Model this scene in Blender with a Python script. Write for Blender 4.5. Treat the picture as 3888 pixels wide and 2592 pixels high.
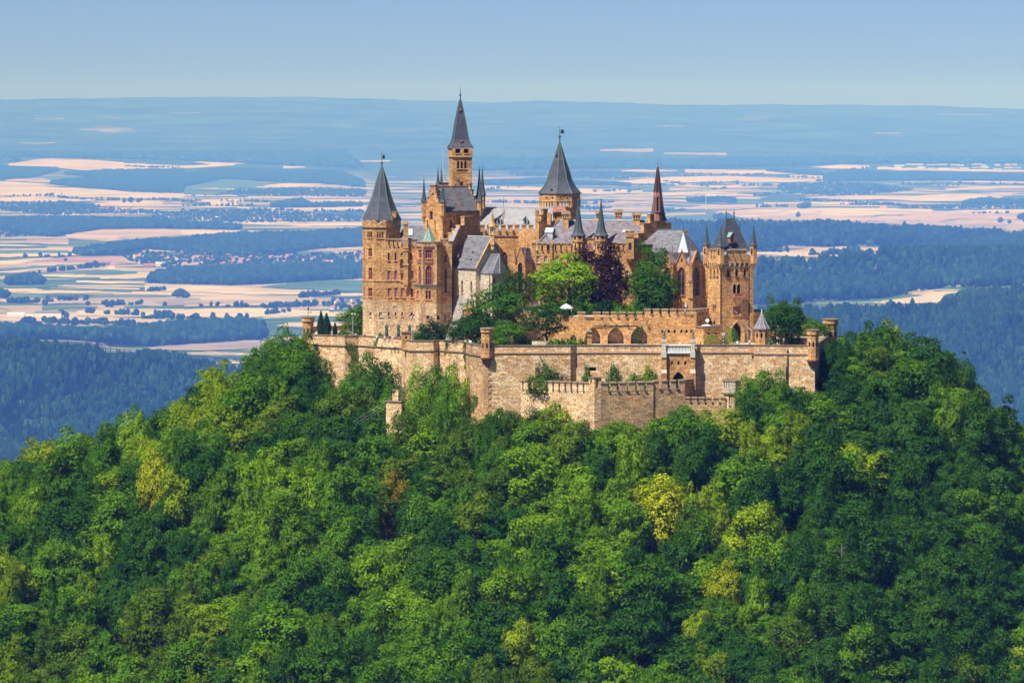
import bpy, bmesh, math, random
import numpy as np
from mathutils import Vector, Matrix

# ------------------------------------------------------------------ camera, sky, sun, exposure
D0, HC, FPX, CX, CY = 1100.0, 56.0, 18150.0, 1944.0, 1296.0      # camera stand-off, height, focal length in photo pixels
PITCH = math.atan((CY - 400.0) / FPX)
SUN_AZ, SUN_EL = 44.0, 57.0        # degrees left of the line from castle to camera, height of the sun
SUN_STRENGTH, SKY_STRENGTH, EXPOSURE = 5.0, 0.110, 0.42
HAZE_DENSITY = 1.0 / 28000.0
HAZE_COLOR = (0.115, 0.30, 1.0)       # blue light scatters most

for c in list(bpy.data.objects):
    bpy.data.objects.remove(c, do_unlink=True)
scene = bpy.context.scene
COL = scene.collection

cam_d = bpy.data.cameras.new('camera')
cam = bpy.data.objects.new('camera', cam_d)
COL.objects.link(cam)
cam.location = (0, -D0, HC)
cam.rotation_euler = (math.radians(90) - PITCH, 0, 0)
cam_d.sensor_width = 36.0
cam_d.lens = 36.0 * FPX / 3888.0
cam_d.clip_start = 1.0
cam_d.clip_end = 300000.0
scene.camera = cam

_az = math.radians(SUN_AZ); _el = math.radians(SUN_EL)
to_sun = Vector((-math.sin(_az) * math.cos(_el), -math.cos(_az) * math.cos(_el), math.sin(_el)))
world = bpy.data.worlds.new('World'); scene.world = world; world.use_nodes = True
wn = world.node_tree.nodes; wl = world.node_tree.links
for n in list(wn): wn.remove(n)
w_out = wn.new('ShaderNodeOutputWorld'); w_bg = wn.new('ShaderNodeBackground'); w_sky = wn.new('ShaderNodeTexSky')
w_sky.sky_type = 'NISHITA'; w_sky.sun_disc = False
w_sky.sun_elevation = _el
w_sky.sun_rotation = math.atan2(to_sun.x, to_sun.y)
w_sky.altitude = 0.0; w_sky.air_density = 0.19; w_sky.dust_density = 0.45; w_sky.ozone_density = 3.0
w_bg.inputs['Strength'].default_value = SKY_STRENGTH
wl.new(w_sky.outputs[0], w_bg.inputs['Color']); wl.new(w_bg.outputs[0], w_out.inputs['Surface'])

sun_d = bpy.data.lights.new('sun', 'SUN'); sun = bpy.data.objects.new('sun', sun_d); COL.objects.link(sun)
sun_d.energy = SUN_STRENGTH; sun_d.angle = math.radians(0.53); sun_d.color = (1.0, 0.975, 0.945)
sun.rotation_euler = to_sun.to_track_quat('Z', 'Y').to_euler()
sun.location = (-200, -400, 400)

scene.view_settings.view_transform = 'Standard'; scene.view_settings.look = 'None'
scene.view_settings.exposure = EXPOSURE; scene.view_settings.gamma = 1.0
scene.view_settings.use_curve_mapping = False
scene.render.engine = 'CYCLES'
scene.cycles.use_denoising = True
scene.cycles.max_bounces = 4; scene.cycles.diffuse_bounces = 2; scene.cycles.glossy_bounces = 2
scene.cycles.transmission_bounces = 3; scene.cycles.volume_bounces = 0; scene.cycles.transparent_max_bounces = 4
scene.cycles.use_adaptive_sampling = False

# ------------------------------------------------------------------ photo pixel -> direction -> point at a known depth
SP, CP = math.sin(PITCH), math.cos(PITCH)
def ray(px, py):
    u = (px - CX) / FPX; v = (CY - py) / FPX
    return Vector((u, CP + v * SP, -SP + v * CP))
def P(px, py, Y):
    r = ray(px, py); t = (Y + D0) / r.y
    return Vector((r.x * t, Y, HC + r.z * t))
def Z(py, Y): return P(CX, py, Y).z
def pt(px, Y, py=1120): p = P(px, py, Y); return Vector((p.x, p.y))
def project(x, y, z):
    dx, dy, dz = x, y + D0, z - HC
    f = dy * CP - dz * SP; u = dy * SP + dz * CP
    return CX + FPX * dx / f, CY - FPX * u / f
def y_at_level(py, z=0.85):      # depth at which a pixel row meets a level plane
    r = ray(CX, py); return r.y * (z - HC) / r.z - D0
def rbox(pl, pc, pr, Yc, th, py=1120):
    """plan of a box turned by th degrees: back-left, front corner, right, back"""
    B = pt(pc, Yc, py); th = math.radians(th); c, s = math.cos(th), math.sin(th)
    kr = ray(pr, py); kr = kr.x / kr.y; kl = ray(pl, py); kl = kl.x / kl.y
    w = (kr * (B.y + D0) - B.x) / (c - kr * s)
    v = (kl * (B.y + D0) - B.x) / (-s - kl * c)
    A = B + Vector((-s, c)) * v; C = B + Vector((c, s)) * w
    return [A, B, C, A + C - B]

# ------------------------------------------------------------------ mesh helpers
WL = {}           # world location of an object's origin
def wloc(o): return WL.get(o.name, Vector((0, 0, 0))) if o else Vector((0, 0, 0))

class M:
    def __init__(s): s.v = []; s.f = []; s.m = []
    def add(s, vs, fs, mi=0):
        b = len(s.v); s.v += [tuple(v) for v in vs]; s.f += [tuple(i + b for i in f) for f in fs]; s.m += [mi] * len(fs)
    def poly(s, vs, mi=0): s.add(vs, [range(len(vs))], mi)
    def prism(s, plan, z0, z1, mi=0, top=True, bottom=True, scale_top=None):
        n = len(plan); pl2 = plan
        if scale_top is not None:
            c = sum((Vector(p[:2]) for p in plan), Vector((0, 0))) / n
            pl2 = [c + (Vector(p[:2]) - c) * scale_top for p in plan]
        vs = [(p[0], p[1], z0) for p in plan] + [(p[0], p[1], z1) for p in pl2]
        fs = [(i, (i + 1) % n, n + (i + 1) % n, n + i) for i in range(n)]
        if top: fs.append(tuple(range(n, 2 * n)))
        if bottom: fs.append(tuple(range(n - 1, -1, -1)))
        s.add(vs, fs, mi)
    def box(s, c, d, rz=0, mi=0):
        cx, cy, cz = c; hx, hy, hz = d[0] / 2, d[1] / 2, d[2] / 2; ca, sa = math.cos(rz), math.sin(rz)
        pl = [(cx + x * ca - y * sa, cy + x * sa + y * ca) for x, y in ((-hx, -hy), (hx, -hy), (hx, hy), (-hx, hy))]
        s.prism(pl, cz - hz, cz + hz, mi)
    def loft(s, c, prof, n=8, rot=0, mi=0, cap=True, base_cap=True):
        """rings of n-gons: prof = [(radius, z), ...] bottom to top"""
        vs = []; fs = []
        for r, z in prof:
            for k in range(n):
                a = rot + 2 * math.pi * k / n; vs.append((c[0] + r * math.cos(a), c[1] + r * math.sin(a), z))
        for j in range(len(prof) - 1):
            for k in range(n):
                fs.append((j * n + k, j * n + (k + 1) % n, (j + 1) * n + (k + 1) % n, (j + 1) * n + k))
        if cap: fs.append(tuple(range((len(prof) - 1) * n, len(prof) * n)))
        if base_cap: fs.append(tuple(range(n - 1, -1, -1)))
        s.add(vs, fs, mi)
    def tube(s, a, b, r0, r1=None, n=6, mi=0):
        a, b = Vector(a), Vector(b); d = (b - a); r1 = r0 if r1 is None else r1
        if d.length < 1e-6: return
        q = d.to_track_quat('Z', 'Y'); vs = []
        for p, r in ((a, r0), (b, r1)):
            for k in range(n):
                w = 2 * math.pi * k / n; vs.append(p + q @ Vector((r * math.cos(w), r * math.sin(w), 0)))
        fs = [(k, (k + 1) % n, n + (k + 1) % n, n + k) for k in range(n)] + [tuple(range(n, 2 * n)), tuple(range(n - 1, -1, -1))]
        s.add(vs, fs, mi)
    def ball(s, c, r, n=8, m=5, mi=0, sz=1.0):
        s.loft((c[0], c[1]), [(max(1e-3, r * math.sin(math.pi * j / m)), c[2] - sz * r * math.cos(math.pi * j / m)) for j in range(m + 1)], n, 0, mi)

def add_uv(me):
    uv = me.uv_layers.new(name='uv')
    co = np.empty(len(me.vertices) * 3); me.vertices.foreach_get('co', co); co = co.reshape(-1, 3)
    li = np.empty(len(me.loops), dtype=np.int32); me.loops.foreach_get('vertex_index', li)
    nrm = np.empty(len(me.polygons) * 3); me.polygons.foreach_get('normal', nrm); nrm = nrm.reshape(-1, 3)
    tot = np.empty(len(me.polygons), dtype=np.int32); me.polygons.foreach_get('loop_total', tot)
    n = np.repeat(nrm, tot, axis=0)
    t = np.stack([-n[:, 1], n[:, 0], np.zeros(len(n))], 1); ln = np.linalg.norm(t, axis=1)
    flat = ln < 0.08; t[flat] = (1, 0, 0); ln[flat] = 1; t /= ln[:, None]
    b = np.cross(n, t); p = co[li]
    out = np.stack([(p * t).sum(1), (p * b).sum(1)], 1).astype(np.float32)
    uv.data.foreach_set('uv', out.ravel())

def mesh_from(m, name, mats, origin=(0, 0, 0), smooth=False):
    o = Vector(origin); me = bpy.data.meshes.new(name)
    me.from_pydata([(v[0] - o.x, v[1] - o.y, v[2] - o.z) for v in m.v], [], m.f)
    if not isinstance(mats, (list, tuple)): mats = [mats]
    for k in mats: me.materials.append(k)
    if len(mats) > 1: me.polygons.foreach_set('material_index', m.m)
    if smooth: me.polygons.foreach_set('use_smooth', [True] * len(me.polygons))
    me.update(); add_uv(me)
    return me

def link(name, me, parent=None, loc=(0, 0, 0), rz=0.0):
    """loc is in world coordinates"""
    o = bpy.data.objects.new(name, me); COL.objects.link(o)
    o.location = Vector(loc) - wloc(parent); o.rotation_euler = (0, 0, rz)
    if parent: o.parent = parent
    WL[o.name] = Vector(loc)
    return o
def build(m, name, mats, parent=None, smooth=False):
    org = wloc(parent)
    return link(name, mesh_from(m, name, mats, org, smooth), parent, org)
def tag(o, label=None, cat=None, group=None, kind=None):
    if label: o['label'] = label
    if cat: o['category'] = cat
    if group: o['group'] = group
    if kind: o['kind'] = kind
    return o
def thing(name, label, cat, loc=(0, 0, 0), group=None):
    o = bpy.data.objects.new(name, None); COL.objects.link(o); o.location = loc; o.empty_display_size = 0.5
    WL[o.name] = Vector(loc); return tag(o, label, cat, group)
def copy_tree(src, loc, rz=0.0, scale=None, label=None, group=None):
    r = src.copy(); COL.objects.link(r); r.location = loc; r.rotation_euler = (0, 0, rz)
    if scale is not None: r.scale = scale if hasattr(scale, '__len__') else (scale,) * 3
    WL[r.name] = Vector(loc)
    if label: r['label'] = label
    if group: r['group'] = group
    for ch in src.children:
        c = ch.copy(); COL.objects.link(c); c.parent = r
        for g in ch.children:
            d = g.copy(); COL.objects.link(d); d.parent = c
    return r

# ------------------------------------------------------------------ materials
def newmat(name, rough=0.8, spec=0.3):
    m = bpy.data.materials.new(name); m.use_nodes = True
    b = m.node_tree.nodes['Principled BSDF']; b.inputs['Roughness'].default_value = rough
    b.inputs['Specular IOR Level'].default_value = spec
    return m, m.node_tree.nodes, m.node_tree.links, b
def nd(N, t, **kw):
    n = N.new(t)
    for k, v in kw.items(): setattr(n, k, v)
    return n
def ramp(N, stops, interp='LINEAR'):
    r = N.new('ShaderNodeValToRGB'); e = r.color_ramp.elements; r.color_ramp.interpolation = interp
    while len(e) < len(stops): e.new(0.5)
    for k, (p, c) in enumerate(stops): e[k].position = p; e[k].color = (*c, 1) if len(c) == 3 else c
    return r
def mix(N, L, fac, a, b, mode='MIX'):
    n = N.new('ShaderNodeMix'); n.data_type = 'RGBA'; n.blend_type = mode
    for sock, v in ((n.inputs[0], fac), (n.inputs[6], a), (n.inputs[7], b)):
        if hasattr(v, 'is_linked'): L.new(v, sock)
        elif isinstance(v, (tuple, list)): sock.default_value = (*v[:3], 1)
        else: sock.default_value = v
    return n.outputs[2]
def noise(N, L, vec, scale, detail=4, rough=0.55):
    n = N.new('ShaderNodeTexNoise'); n.inputs['Scale'].default_value = scale; n.inputs['Detail'].default_value = detail
    n.inputs['Roughness'].default_value = rough
    if vec is not None: L.new(vec, n.inputs['Vector'])
    return n
def mapping(N, L, vec, sc):
    n = N.new('ShaderNodeMapping'); n.inputs['Scale'].default_value = sc; L.new(vec, n.inputs['Vector']); return n.outputs[0]

def stone(name, c1, c2, mortar, rust=0.0, grey=0.0, bw=0.85, rh=0.30, bump=0.5, rustc=(0.40, 0.13, 0.035), greyc=(0.17, 0.145, 0.125), contrast=0.5):
    m, N, L, b = newmat(name, 0.9, 0.15)
    uv = N.new('ShaderNodeTexCoord').outputs['UV']; geo = N.new('ShaderNodeNewGeometry').outputs['Position']
    w = noise(N, L, uv, 1.3, 2)
    wv = N.new('ShaderNodeVectorMath'); wv.operation = 'MULTIPLY_ADD'; L.new(w.outputs['Color'], wv.inputs[0])
    wv.inputs[1].default_value = (0.10, 0.10, 0); L.new(uv, wv.inputs[2])
    br = N.new('ShaderNodeTexBrick'); L.new(wv.outputs[0], br.inputs['Vector']); br.inputs['Scale'].default_value = 1.0
    br.inputs['Color1'].default_value = (*c1, 1); br.inputs['Color2'].default_value = (*c2, 1); br.inputs['Mortar'].default_value = (*mortar, 1)
    br.inputs['Brick Width'].default_value = bw; br.inputs['Row Height'].default_value = rh
    br.inputs['Mortar Size'].default_value = 0.022; br.inputs['Mortar Smooth'].default_value = 0.4; br.inputs['Bias'].default_value = -0.1
    col = br.outputs['Color']
    big = noise(N, L, geo, 0.22, 5, 0.6)
    r1 = ramp(N, [(0.3, (1 - contrast * 0.75,) * 3), (0.7, (1 + contrast * 0.45,) * 3)]); L.new(big.outputs['Fac'], r1.inputs[0])
    col = mix(N, L, 1.0, col, r1.outputs[0], 'MULTIPLY')
    med = noise(N, L, geo, 2.2, 3, 0.65)
    r2 = ramp(N, [(0.34, (0.50,) * 3), (0.5, (1, 1, 1)), (0.66, (1.35, 1.30, 1.22))]); L.new(med.outputs['Fac'], r2.inputs[0])
    col = mix(N, L, 0.85, col, r2.outputs[0], 'MULTIPLY')
    if grey > 0:
        g = noise(N, L, mapping(N, L, geo, (0.35, 0.35, 0.5)), 1.0, 6, 0.7)
        rg = ramp(N, [(0.62 - 0.25 * grey, (0, 0, 0)), (0.80 - 0.2 * grey, (1, 1, 1))]); L.new(g.outputs['Fac'], rg.inputs[0])
        col = mix(N, L, rg.outputs[0], col, greyc)
    if rust > 0:
        s = noise(N, L, mapping(N, L, uv, (1.1, 0.10, 1)), 1.0, 3, 0.6)
        rs = ramp(N, [(0.66 - 0.14 * rust, (0, 0, 0)), (0.80 - 0.1 * rust, (1, 1, 1))]); L.new(s.outputs['Fac'], rs.inputs[0])
        k = N.new('ShaderNodeMath'); k.operation = 'MULTIPLY'; L.new(rs.outputs[0], k.inputs[0]); k.inputs[1].default_value = 0.8
        col = mix(N, L, k.outputs[0], col, rustc)
    L.new(col, b.inputs['Base Color'])
    bp = N.new('ShaderNodeBump'); bp.inputs['Strength'].default_value = bump; bp.inputs['Distance'].default_value = 0.12
    ad = N.new('ShaderNodeMath'); ad.operation = 'SUBTRACT'; L.new(med.outputs['Fac'], ad.inputs[0]); L.new(br.outputs['Fac'], ad.inputs[1])
    L.new(ad.outputs[0], bp.inputs['Height']); L.new(bp.outputs[0], b.inputs['Normal'])
    return m

def plain(name, c, rough=0.7, var=0.15, spec=0.3, metal=0.0, nscale=1.5):
    m, N, L, b = newmat(name, rough, spec); b.inputs['Metallic'].default_value = metal
    geo = N.new('ShaderNodeNewGeometry').outputs['Position']
    n = noise(N, L, geo, nscale, 4)
    r = ramp(N, [(0.3, tuple(x * (1 - var) for x in c)), (0.7, tuple(min(1, x * (1 + var)) for x in c))]); L.new(n.outputs['Fac'], r.inputs[0])
    L.new(r.outputs[0], b.inputs['Base Color'])
    return m

def slate(name, c1, c2, patch=None, rough=0.5, amt=0.5, bw=0.45, rh=0.32):
    m, N, L, b = newmat(name, rough, 0.4)
    uv = N.new('ShaderNodeTexCoord').outputs['UV']
    br = N.new('ShaderNodeTexBrick'); L.new(uv, br.inputs['Vector']); br.inputs['Scale'].default_value = 1.0
    br.inputs['Color1'].default_value = (*c1, 1); br.inputs['Color2'].default_value = (*c2, 1); br.inputs['Mortar'].default_value = (*[x * 0.45 for x in c1], 1)
    br.inputs['Brick Width'].default_value = bw; br.inputs['Row Height'].default_value = rh; br.inputs['Mortar Size'].default_value = 0.02
    n = noise(N, L, uv, 0.5, 6, 0.7); r = ramp(N, [(0.3, (0.7,) * 3), (0.7, (1.25,) * 3)]); L.new(n.outputs['Fac'], r.inputs[0])
    col = mix(N, L, 0.9, br.outputs['Color'], r.outputs[0], 'MULTIPLY')
    if patch:
        n2 = noise(N, L, mapping(N, L, uv, (0.5, 1.6, 1)), 1.1, 4, 0.7); r2 = ramp(N, [(0.50, (0, 0, 0)), (0.60, (1, 1, 1))]); L.new(n2.outputs['Fac'], r2.inputs[0])
        k = N.new('ShaderNodeMath'); k.operation = 'MULTIPLY'; L.new(r2.outputs[0], k.inputs[0]); k.inputs[1].default_value = amt
        col = mix(N, L, k.outputs[0], col, patch)
    L.new(col, b.inputs['Base Color'])
    bp = N.new('ShaderNodeBump'); bp.inputs['Strength'].default_value = 0.35; bp.inputs['Distance'].default_value = 0.05
    L.new(br.outputs['Fac'], bp.inputs['Height']); bp.invert = True; L.new(bp.outputs[0], b.inputs['Normal'])
    return m

MT = {}
MT['ochre'] = stone('ochre_sandstone', (0.76, 0.43, 0.170), (0.46, 0.220, 0.075), (0.40, 0.21, 0.085), rust=0.12, contrast=0.40, bw=0.95, rh=0.36)
MT['ochre_rust'] = stone('ochre_sandstone_stained', (0.82, 0.62, 0.38), (0.54, 0.33, 0.15), (0.30, 0.19, 0.11), rust=0.95, grey=0.32, contrast=0.45, rustc=(0.50, 0.17, 0.035))
MT['rubble'] = stone('bastion_rubble', (1.0, 0.74, 0.44), (0.70, 0.36, 0.13), (0.32, 0.17, 0.08), rust=0.35, grey=0.30, bw=1.25, rh=0.46, bump=0.9, contrast=0.40, rustc=(0.52, 0.22, 0.06), greyc=(0.47, 0.37, 0.28))
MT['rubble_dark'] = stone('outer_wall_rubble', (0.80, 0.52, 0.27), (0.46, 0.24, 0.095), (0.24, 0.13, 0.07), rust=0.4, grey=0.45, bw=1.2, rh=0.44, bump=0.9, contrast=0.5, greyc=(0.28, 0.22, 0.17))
MT['trim'] = stone('dressed_sandstone', (0.708, 0.439, 0.195), (0.610, 0.354, 0.146), (0.512, 0.317, 0.159), bw=1.4, rh=0.5, bump=0.2, contrast=0.3)
MT['string'] = plain('pinkish_string_course', (0.52, 0.33, 0.22), 0.9, 0.25)
MT['cap'] = plain('weathered_coping_stone', (0.235, 0.165, 0.10), 0.9, 0.4)
MT['pale'] = stone('pale_limestone', (0.70, 0.60, 0.46), (0.60, 0.46, 0.31), (0.50, 0.40, 0.28), grey=0.25, bw=1.0, rh=0.4, contrast=0.35, greyc=(0.33, 0.25, 0.18))
MT['greystone'] = stone('grey_buttress_stone', (0.46, 0.41, 0.36), (0.36, 0.31, 0.27), (0.20, 0.17, 0.15), grey=0.4, bw=0.9, rh=0.4, contrast=0.4)
MT['redstone'] = plain('red_sandstone', (0.34, 0.145, 0.095), 0.85, 0.3)
MT['darkred'] = plain('dark_red_sandstone', (0.13, 0.058, 0.048), 0.85, 0.4, nscale=4)  # darker tone of the red sandstone, for the openwork spire
MT['slate'] = slate('dark_blue_slate', (0.070, 0.074, 0.094), (0.115, 0.118, 0.142), rough=0.36)
MT['slate_grey'] = slate('grey_slate', (0.235, 0.23, 0.245), (0.165, 0.160, 0.175), (0.075, 0.07, 0.075), 0.55, 0.75)
MT['slate_light'] = slate('pale_slate', (0.42, 0.41, 0.415), (0.34, 0.33, 0.335), (0.26, 0.23, 0.20), 0.5, 0.5)  # paler grey than the other slates
MT['slate_red'] = slate('mottled_red_slate', (0.27, 0.245, 0.265), (0.125, 0.118, 0.145), (0.24, 0.125, 0.11), 0.55, 0.55, 0.8, 0.5)
MT['lead'] = plain('lead_sheet', (0.46, 0.48, 0.51), 0.45, 0.15, 0.5)
MT['copper'] = plain('green_copper', (0.24, 0.38, 0.31), 0.6, 0.2)
MT['copper_rib'] = plain('tarnished_copper_rib', (0.13, 0.20, 0.165), 0.6, 0.3)
MT['copper_dark'] = plain('dark_copper', (0.075, 0.135, 0.115), 0.55, 0.3)
MT['red'] = plain('salmon_red_window_paint', (0.58, 0.16, 0.125), 0.6, 0.12)
MT['glass'], _n, _l, _b = newmat('window_glass', 0.12, 0.5); _b.inputs['Base Color'].default_value = (0.022, 0.024, 0.03, 1)
MT['curtain'] = plain('pale_blind_behind_glass', (0.42, 0.33, 0.31), 0.4, 0.25)
MT['dark'] = plain('dark_opening', (0.018, 0.014, 0.012), 0.9, 0.3)
MT['iron'] = plain('dark_iron', (0.03, 0.032, 0.035), 0.5, 0.2)
MT['steel'] = plain('painted_grey_steel', (0.45, 0.47, 0.5), 0.4, 0.1, 0.5)
MT['white'] = plain('white_paint', (0.80, 0.80, 0.78), 0.6, 0.05)
MT['black'] = plain('black_paint', (0.02, 0.02, 0.022), 0.5, 0.1)
MT['paving'] = plain('pale_gravel_paving', (0.50, 0.44, 0.37), 0.95, 0.15, nscale=0.8)
MT['bronze'] = plain('green_bronze', (0.055, 0.14, 0.115), 0.55, 0.7, nscale=3)
MT['statue'] = plain('weathered_statue_stone', (0.26, 0.20, 0.14), 0.9, 0.35, nscale=3)
MT['palestone'] = plain('pale_carved_stone', (0.62, 0.57, 0.46), 0.85, 0.2, nscale=2.5)
MT['bark'] = plain('bark', (0.095, 0.075, 0.06), 0.95, 0.35, nscale=3)
MT['deadwood'] = plain('bleached_dead_wood', (0.42, 0.37, 0.33), 0.9, 0.2)
MT['soil'] = plain('forest_floor', (0.055, 0.05, 0.028), 1.0, 0.4, nscale=0.15)
MT['lawn'] = plain('lawn', (0.12, 0.16, 0.045), 1.0, 0.3, nscale=0.5)

def leafmat(name, c, var=0.40, trans=0.27, spec=0.08, ns=0.9, drift=0.5):
    m, N, L, b = newmat(name, 0.6, spec)
    oi = N.new('ShaderNodeObjectInfo'); geo = N.new('ShaderNodeNewGeometry')
    n = noise(N, L, geo.outputs['Position'], ns, 4, 0.65)
    r = ramp(N, [(0.3, tuple(x * (1 - var) for x in c)), (0.72, tuple(x * (1 + var) for x in c))]); L.new(n.outputs['Fac'], r.inputs[0])
    n2 = noise(N, L, geo.outputs['Position'], ns * 0.22, 3, 0.6)
    r2 = ramp(N, [(0.42, (0, 0, 0)), (0.66, (1, 1, 1))]); L.new(n2.outputs['Fac'], r2.inputs[0])
    k = N.new('ShaderNodeMath'); k.operation = 'MULTIPLY'; L.new(r2.outputs[0], k.inputs[0]); k.inputs[1].default_value = drift
    col = mix(N, L, k.outputs[0], r.outputs[0], (c[0] * 1.45, c[1] * 1.12, c[2]))
    h = N.new('ShaderNodeHueSaturation'); L.new(col, h.inputs['Color'])
    mr = N.new('ShaderNodeMapRange'); L.new(oi.outputs['Random'], mr.inputs[0]); mr.inputs[3].default_value = 0.72; mr.inputs[4].default_value = 1.26; L.new(mr.outputs[0], h.inputs['Value'])
    mh = N.new('ShaderNodeMapRange'); L.new(oi.outputs['Random'], mh.inputs[0]); mh.inputs[3].default_value = 0.510; mh.inputs[4].default_value = 0.490; L.new(mh.outputs[0], h.inputs['Hue'])
    L.new(h.outputs[0], b.inputs['Base Color'])
    tr = N.new('ShaderNodeBsdfTranslucent'); L.new(h.outputs[0], tr.inputs['Color'])
    ms = N.new('ShaderNodeMixShader'); ms.inputs[0].default_value = trans
    L.new(b.outputs[0], ms.inputs[1]); L.new(tr.outputs[0], ms.inputs[2])
    L.new(ms.outputs[0], N['Material Output'].inputs['Surface'])
    return m
LEAF = dict(
    mid=leafmat('leaf_mid_green', (0.088, 0.218, 0.003)),
    bright=leafmat('leaf_fresh_green', (0.150, 0.300, 0.003)),
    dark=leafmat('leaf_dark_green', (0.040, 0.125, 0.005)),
    olive=leafmat('leaf_olive_green', (0.098, 0.185, 0.004)),
    yellow=leafmat('leaf_yellow_green', (0.205, 0.315, 0.003), drift=0.3),
    gold=leafmat('leaf_golden_yellow', (0.38, 0.43, 0.002), drift=0.1),
    rust=leafmat('leaf_rusty_orange', (0.33, 0.235, 0.004)),
    purple=leafmat('leaf_copper_purple', (0.042, 0.016, 0.020), trans=0.2),
    conifer=leafmat('needle_dark_green', (0.018, 0.050, 0.012), trans=0.1),
    ivy=leafmat('leaf_ivy', (0.070, 0.180, 0.008)))
# ------------------------------------------------------------------ masonry library
def arch_outline(s0, s1, z0, z1, arch, n=5):
    """closed outline, counter-clockwise seen from outside (s to the right, z up)"""
    if not arch: return [(s0, z0), (s1, z0), (s1, z1), (s0, z1)]
    w = s1 - s0; c = (s0 + s1) / 2
    if arch == 'r':
        h = min(w / 2, (z1 - z0) * 0.7); zs = z1 - h
        right = [(c + w / 2 * math.cos(a), zs + h * math.sin(a)) for a in [math.pi / 2 * k / n for k in range(n + 1)]]
        left = [(2 * c - s, z) for s, z in reversed(right[:-1])]
    else:
        h = min(w * 0.9, (z1 - z0) * 0.6); zs = z1 - h
        right = []
        for k in range(n + 1):
            a = math.radians(60) * k / n
            right.append((s0 + w * math.cos(a), zs + h * math.sin(a) / math.sin(math.radians(60))))
        right[-1] = (c, z1)
        left = [(2 * c - s, z) for s, z in reversed(right[:-1])]
    return [(s0, z0), (s1, z0)] + right + left

class Face:
    def __init__(s, p0, p1):
        s.p0 = Vector(p0[:2]); s.p1 = Vector(p1[:2]); d = s.p1 - s.p0; s.len = d.length; s.t = d / s.len
        s.n = Vector((s.t.y, -s.t.x)); s.holes = []
    def at(s, px, py):
        r = ray(px, py); C = Vector((0, -D0)); q = s.p0 - C
        tt = q.dot(s.n) / Vector((r.x, r.y)).dot(s.n)
        pnt = C + Vector((r.x, r.y)) * tt
        return (pnt - s.p0).dot(s.t), HC + r.z * tt
    def pos(s, a, z, off=0.0):
        p = s.p0 + s.t * a + s.n * off; return Vector((p.x, p.y, z))
    def rz(s): return math.atan2(s.t.y, s.t.x)
    def hole(s, px0, px1, py0, py1, arch=0):
        pym = (py0 + py1) / 2; pxm = (px0 + px1) / 2
        a, _ = s.at(px0, pym); b, _ = s.at(px1, pym); _, zt = s.at(pxm, py0); _, zb = s.at(pxm, py1)
        h = (max(0.06, a), min(s.len - 0.06, b), zb, zt, arch)
        if h[1] - h[0] < 0.15: h = (h[0], h[0] + 0.15, zb, zt, arch)
        s.holes.append(h); return h
    def emit(s, m, z0, z1, depth=0.32, mi=0, rmi=None):
        """wall sheet with real openings and reveals"""
        hs = [h for h in s.holes if h[2] < z1 and h[3] > z0]
        ss = sorted({0.0, s.len, *[h[0] for h in hs], *[h[1] for h in hs]})
        for a, b in zip(ss[:-1], ss[1:]):
            if b - a < 1e-5: continue
            c = (a + b) / 2; spans = sorted([(h[2], h[3]) for h in hs if h[0] < c < h[1]]); z = z0
            for lo, hi in spans:
                if lo > z: m.poly([s.pos(a, z), s.pos(b, z), s.pos(b, lo), s.pos(a, lo)], mi)
                z = max(z, hi)
            if z < z1: m.poly([s.pos(a, z), s.pos(b, z), s.pos(b, z1), s.pos(a, z1)], mi)
        for h in hs:
            ol = arch_outline(*h); n = len(ol)
            if h[4]:
                c = (h[0] + h[1]) / 2; top = h[3]
                rt = [p for p in ol[2:] if p[0] >= c - 1e-6]; lf = [p for p in ol[2:] if p[0] <= c + 1e-6]
                for a, b in zip(rt[:-1], rt[1:]): m.poly([s.pos(h[1], top), s.pos(*b), s.pos(*a)], mi)
                for a, b in zip(lf[:-1], lf[1:]): m.poly([s.pos(h[0], top), s.pos(*b), s.pos(*a)], mi)
            for k in range(n):
                a, b = ol[k], ol[(k + 1) % n]
                m.poly([s.pos(*a), s.pos(*a, -depth), s.pos(*b, -depth), s.pos(*b)], mi if rmi is None else rmi)

def inset(ol, k):
    cs = [p[0] for p in ol]; cz = [p[1] for p in ol]; c = ((min(cs) + max(cs)) / 2, (min(cz) + max(cz)) / 2)
    w, h = max(cs) - min(cs), max(cz) - min(cz); fx, fz = max(0.3, (w - 2 * k) / w), max(0.3, (h - 2 * k) / h)
    return [(c[0] + (p[0] - c[0]) * fx, c[1] + (p[1] - c[1]) * fz) for p in ol]

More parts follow.
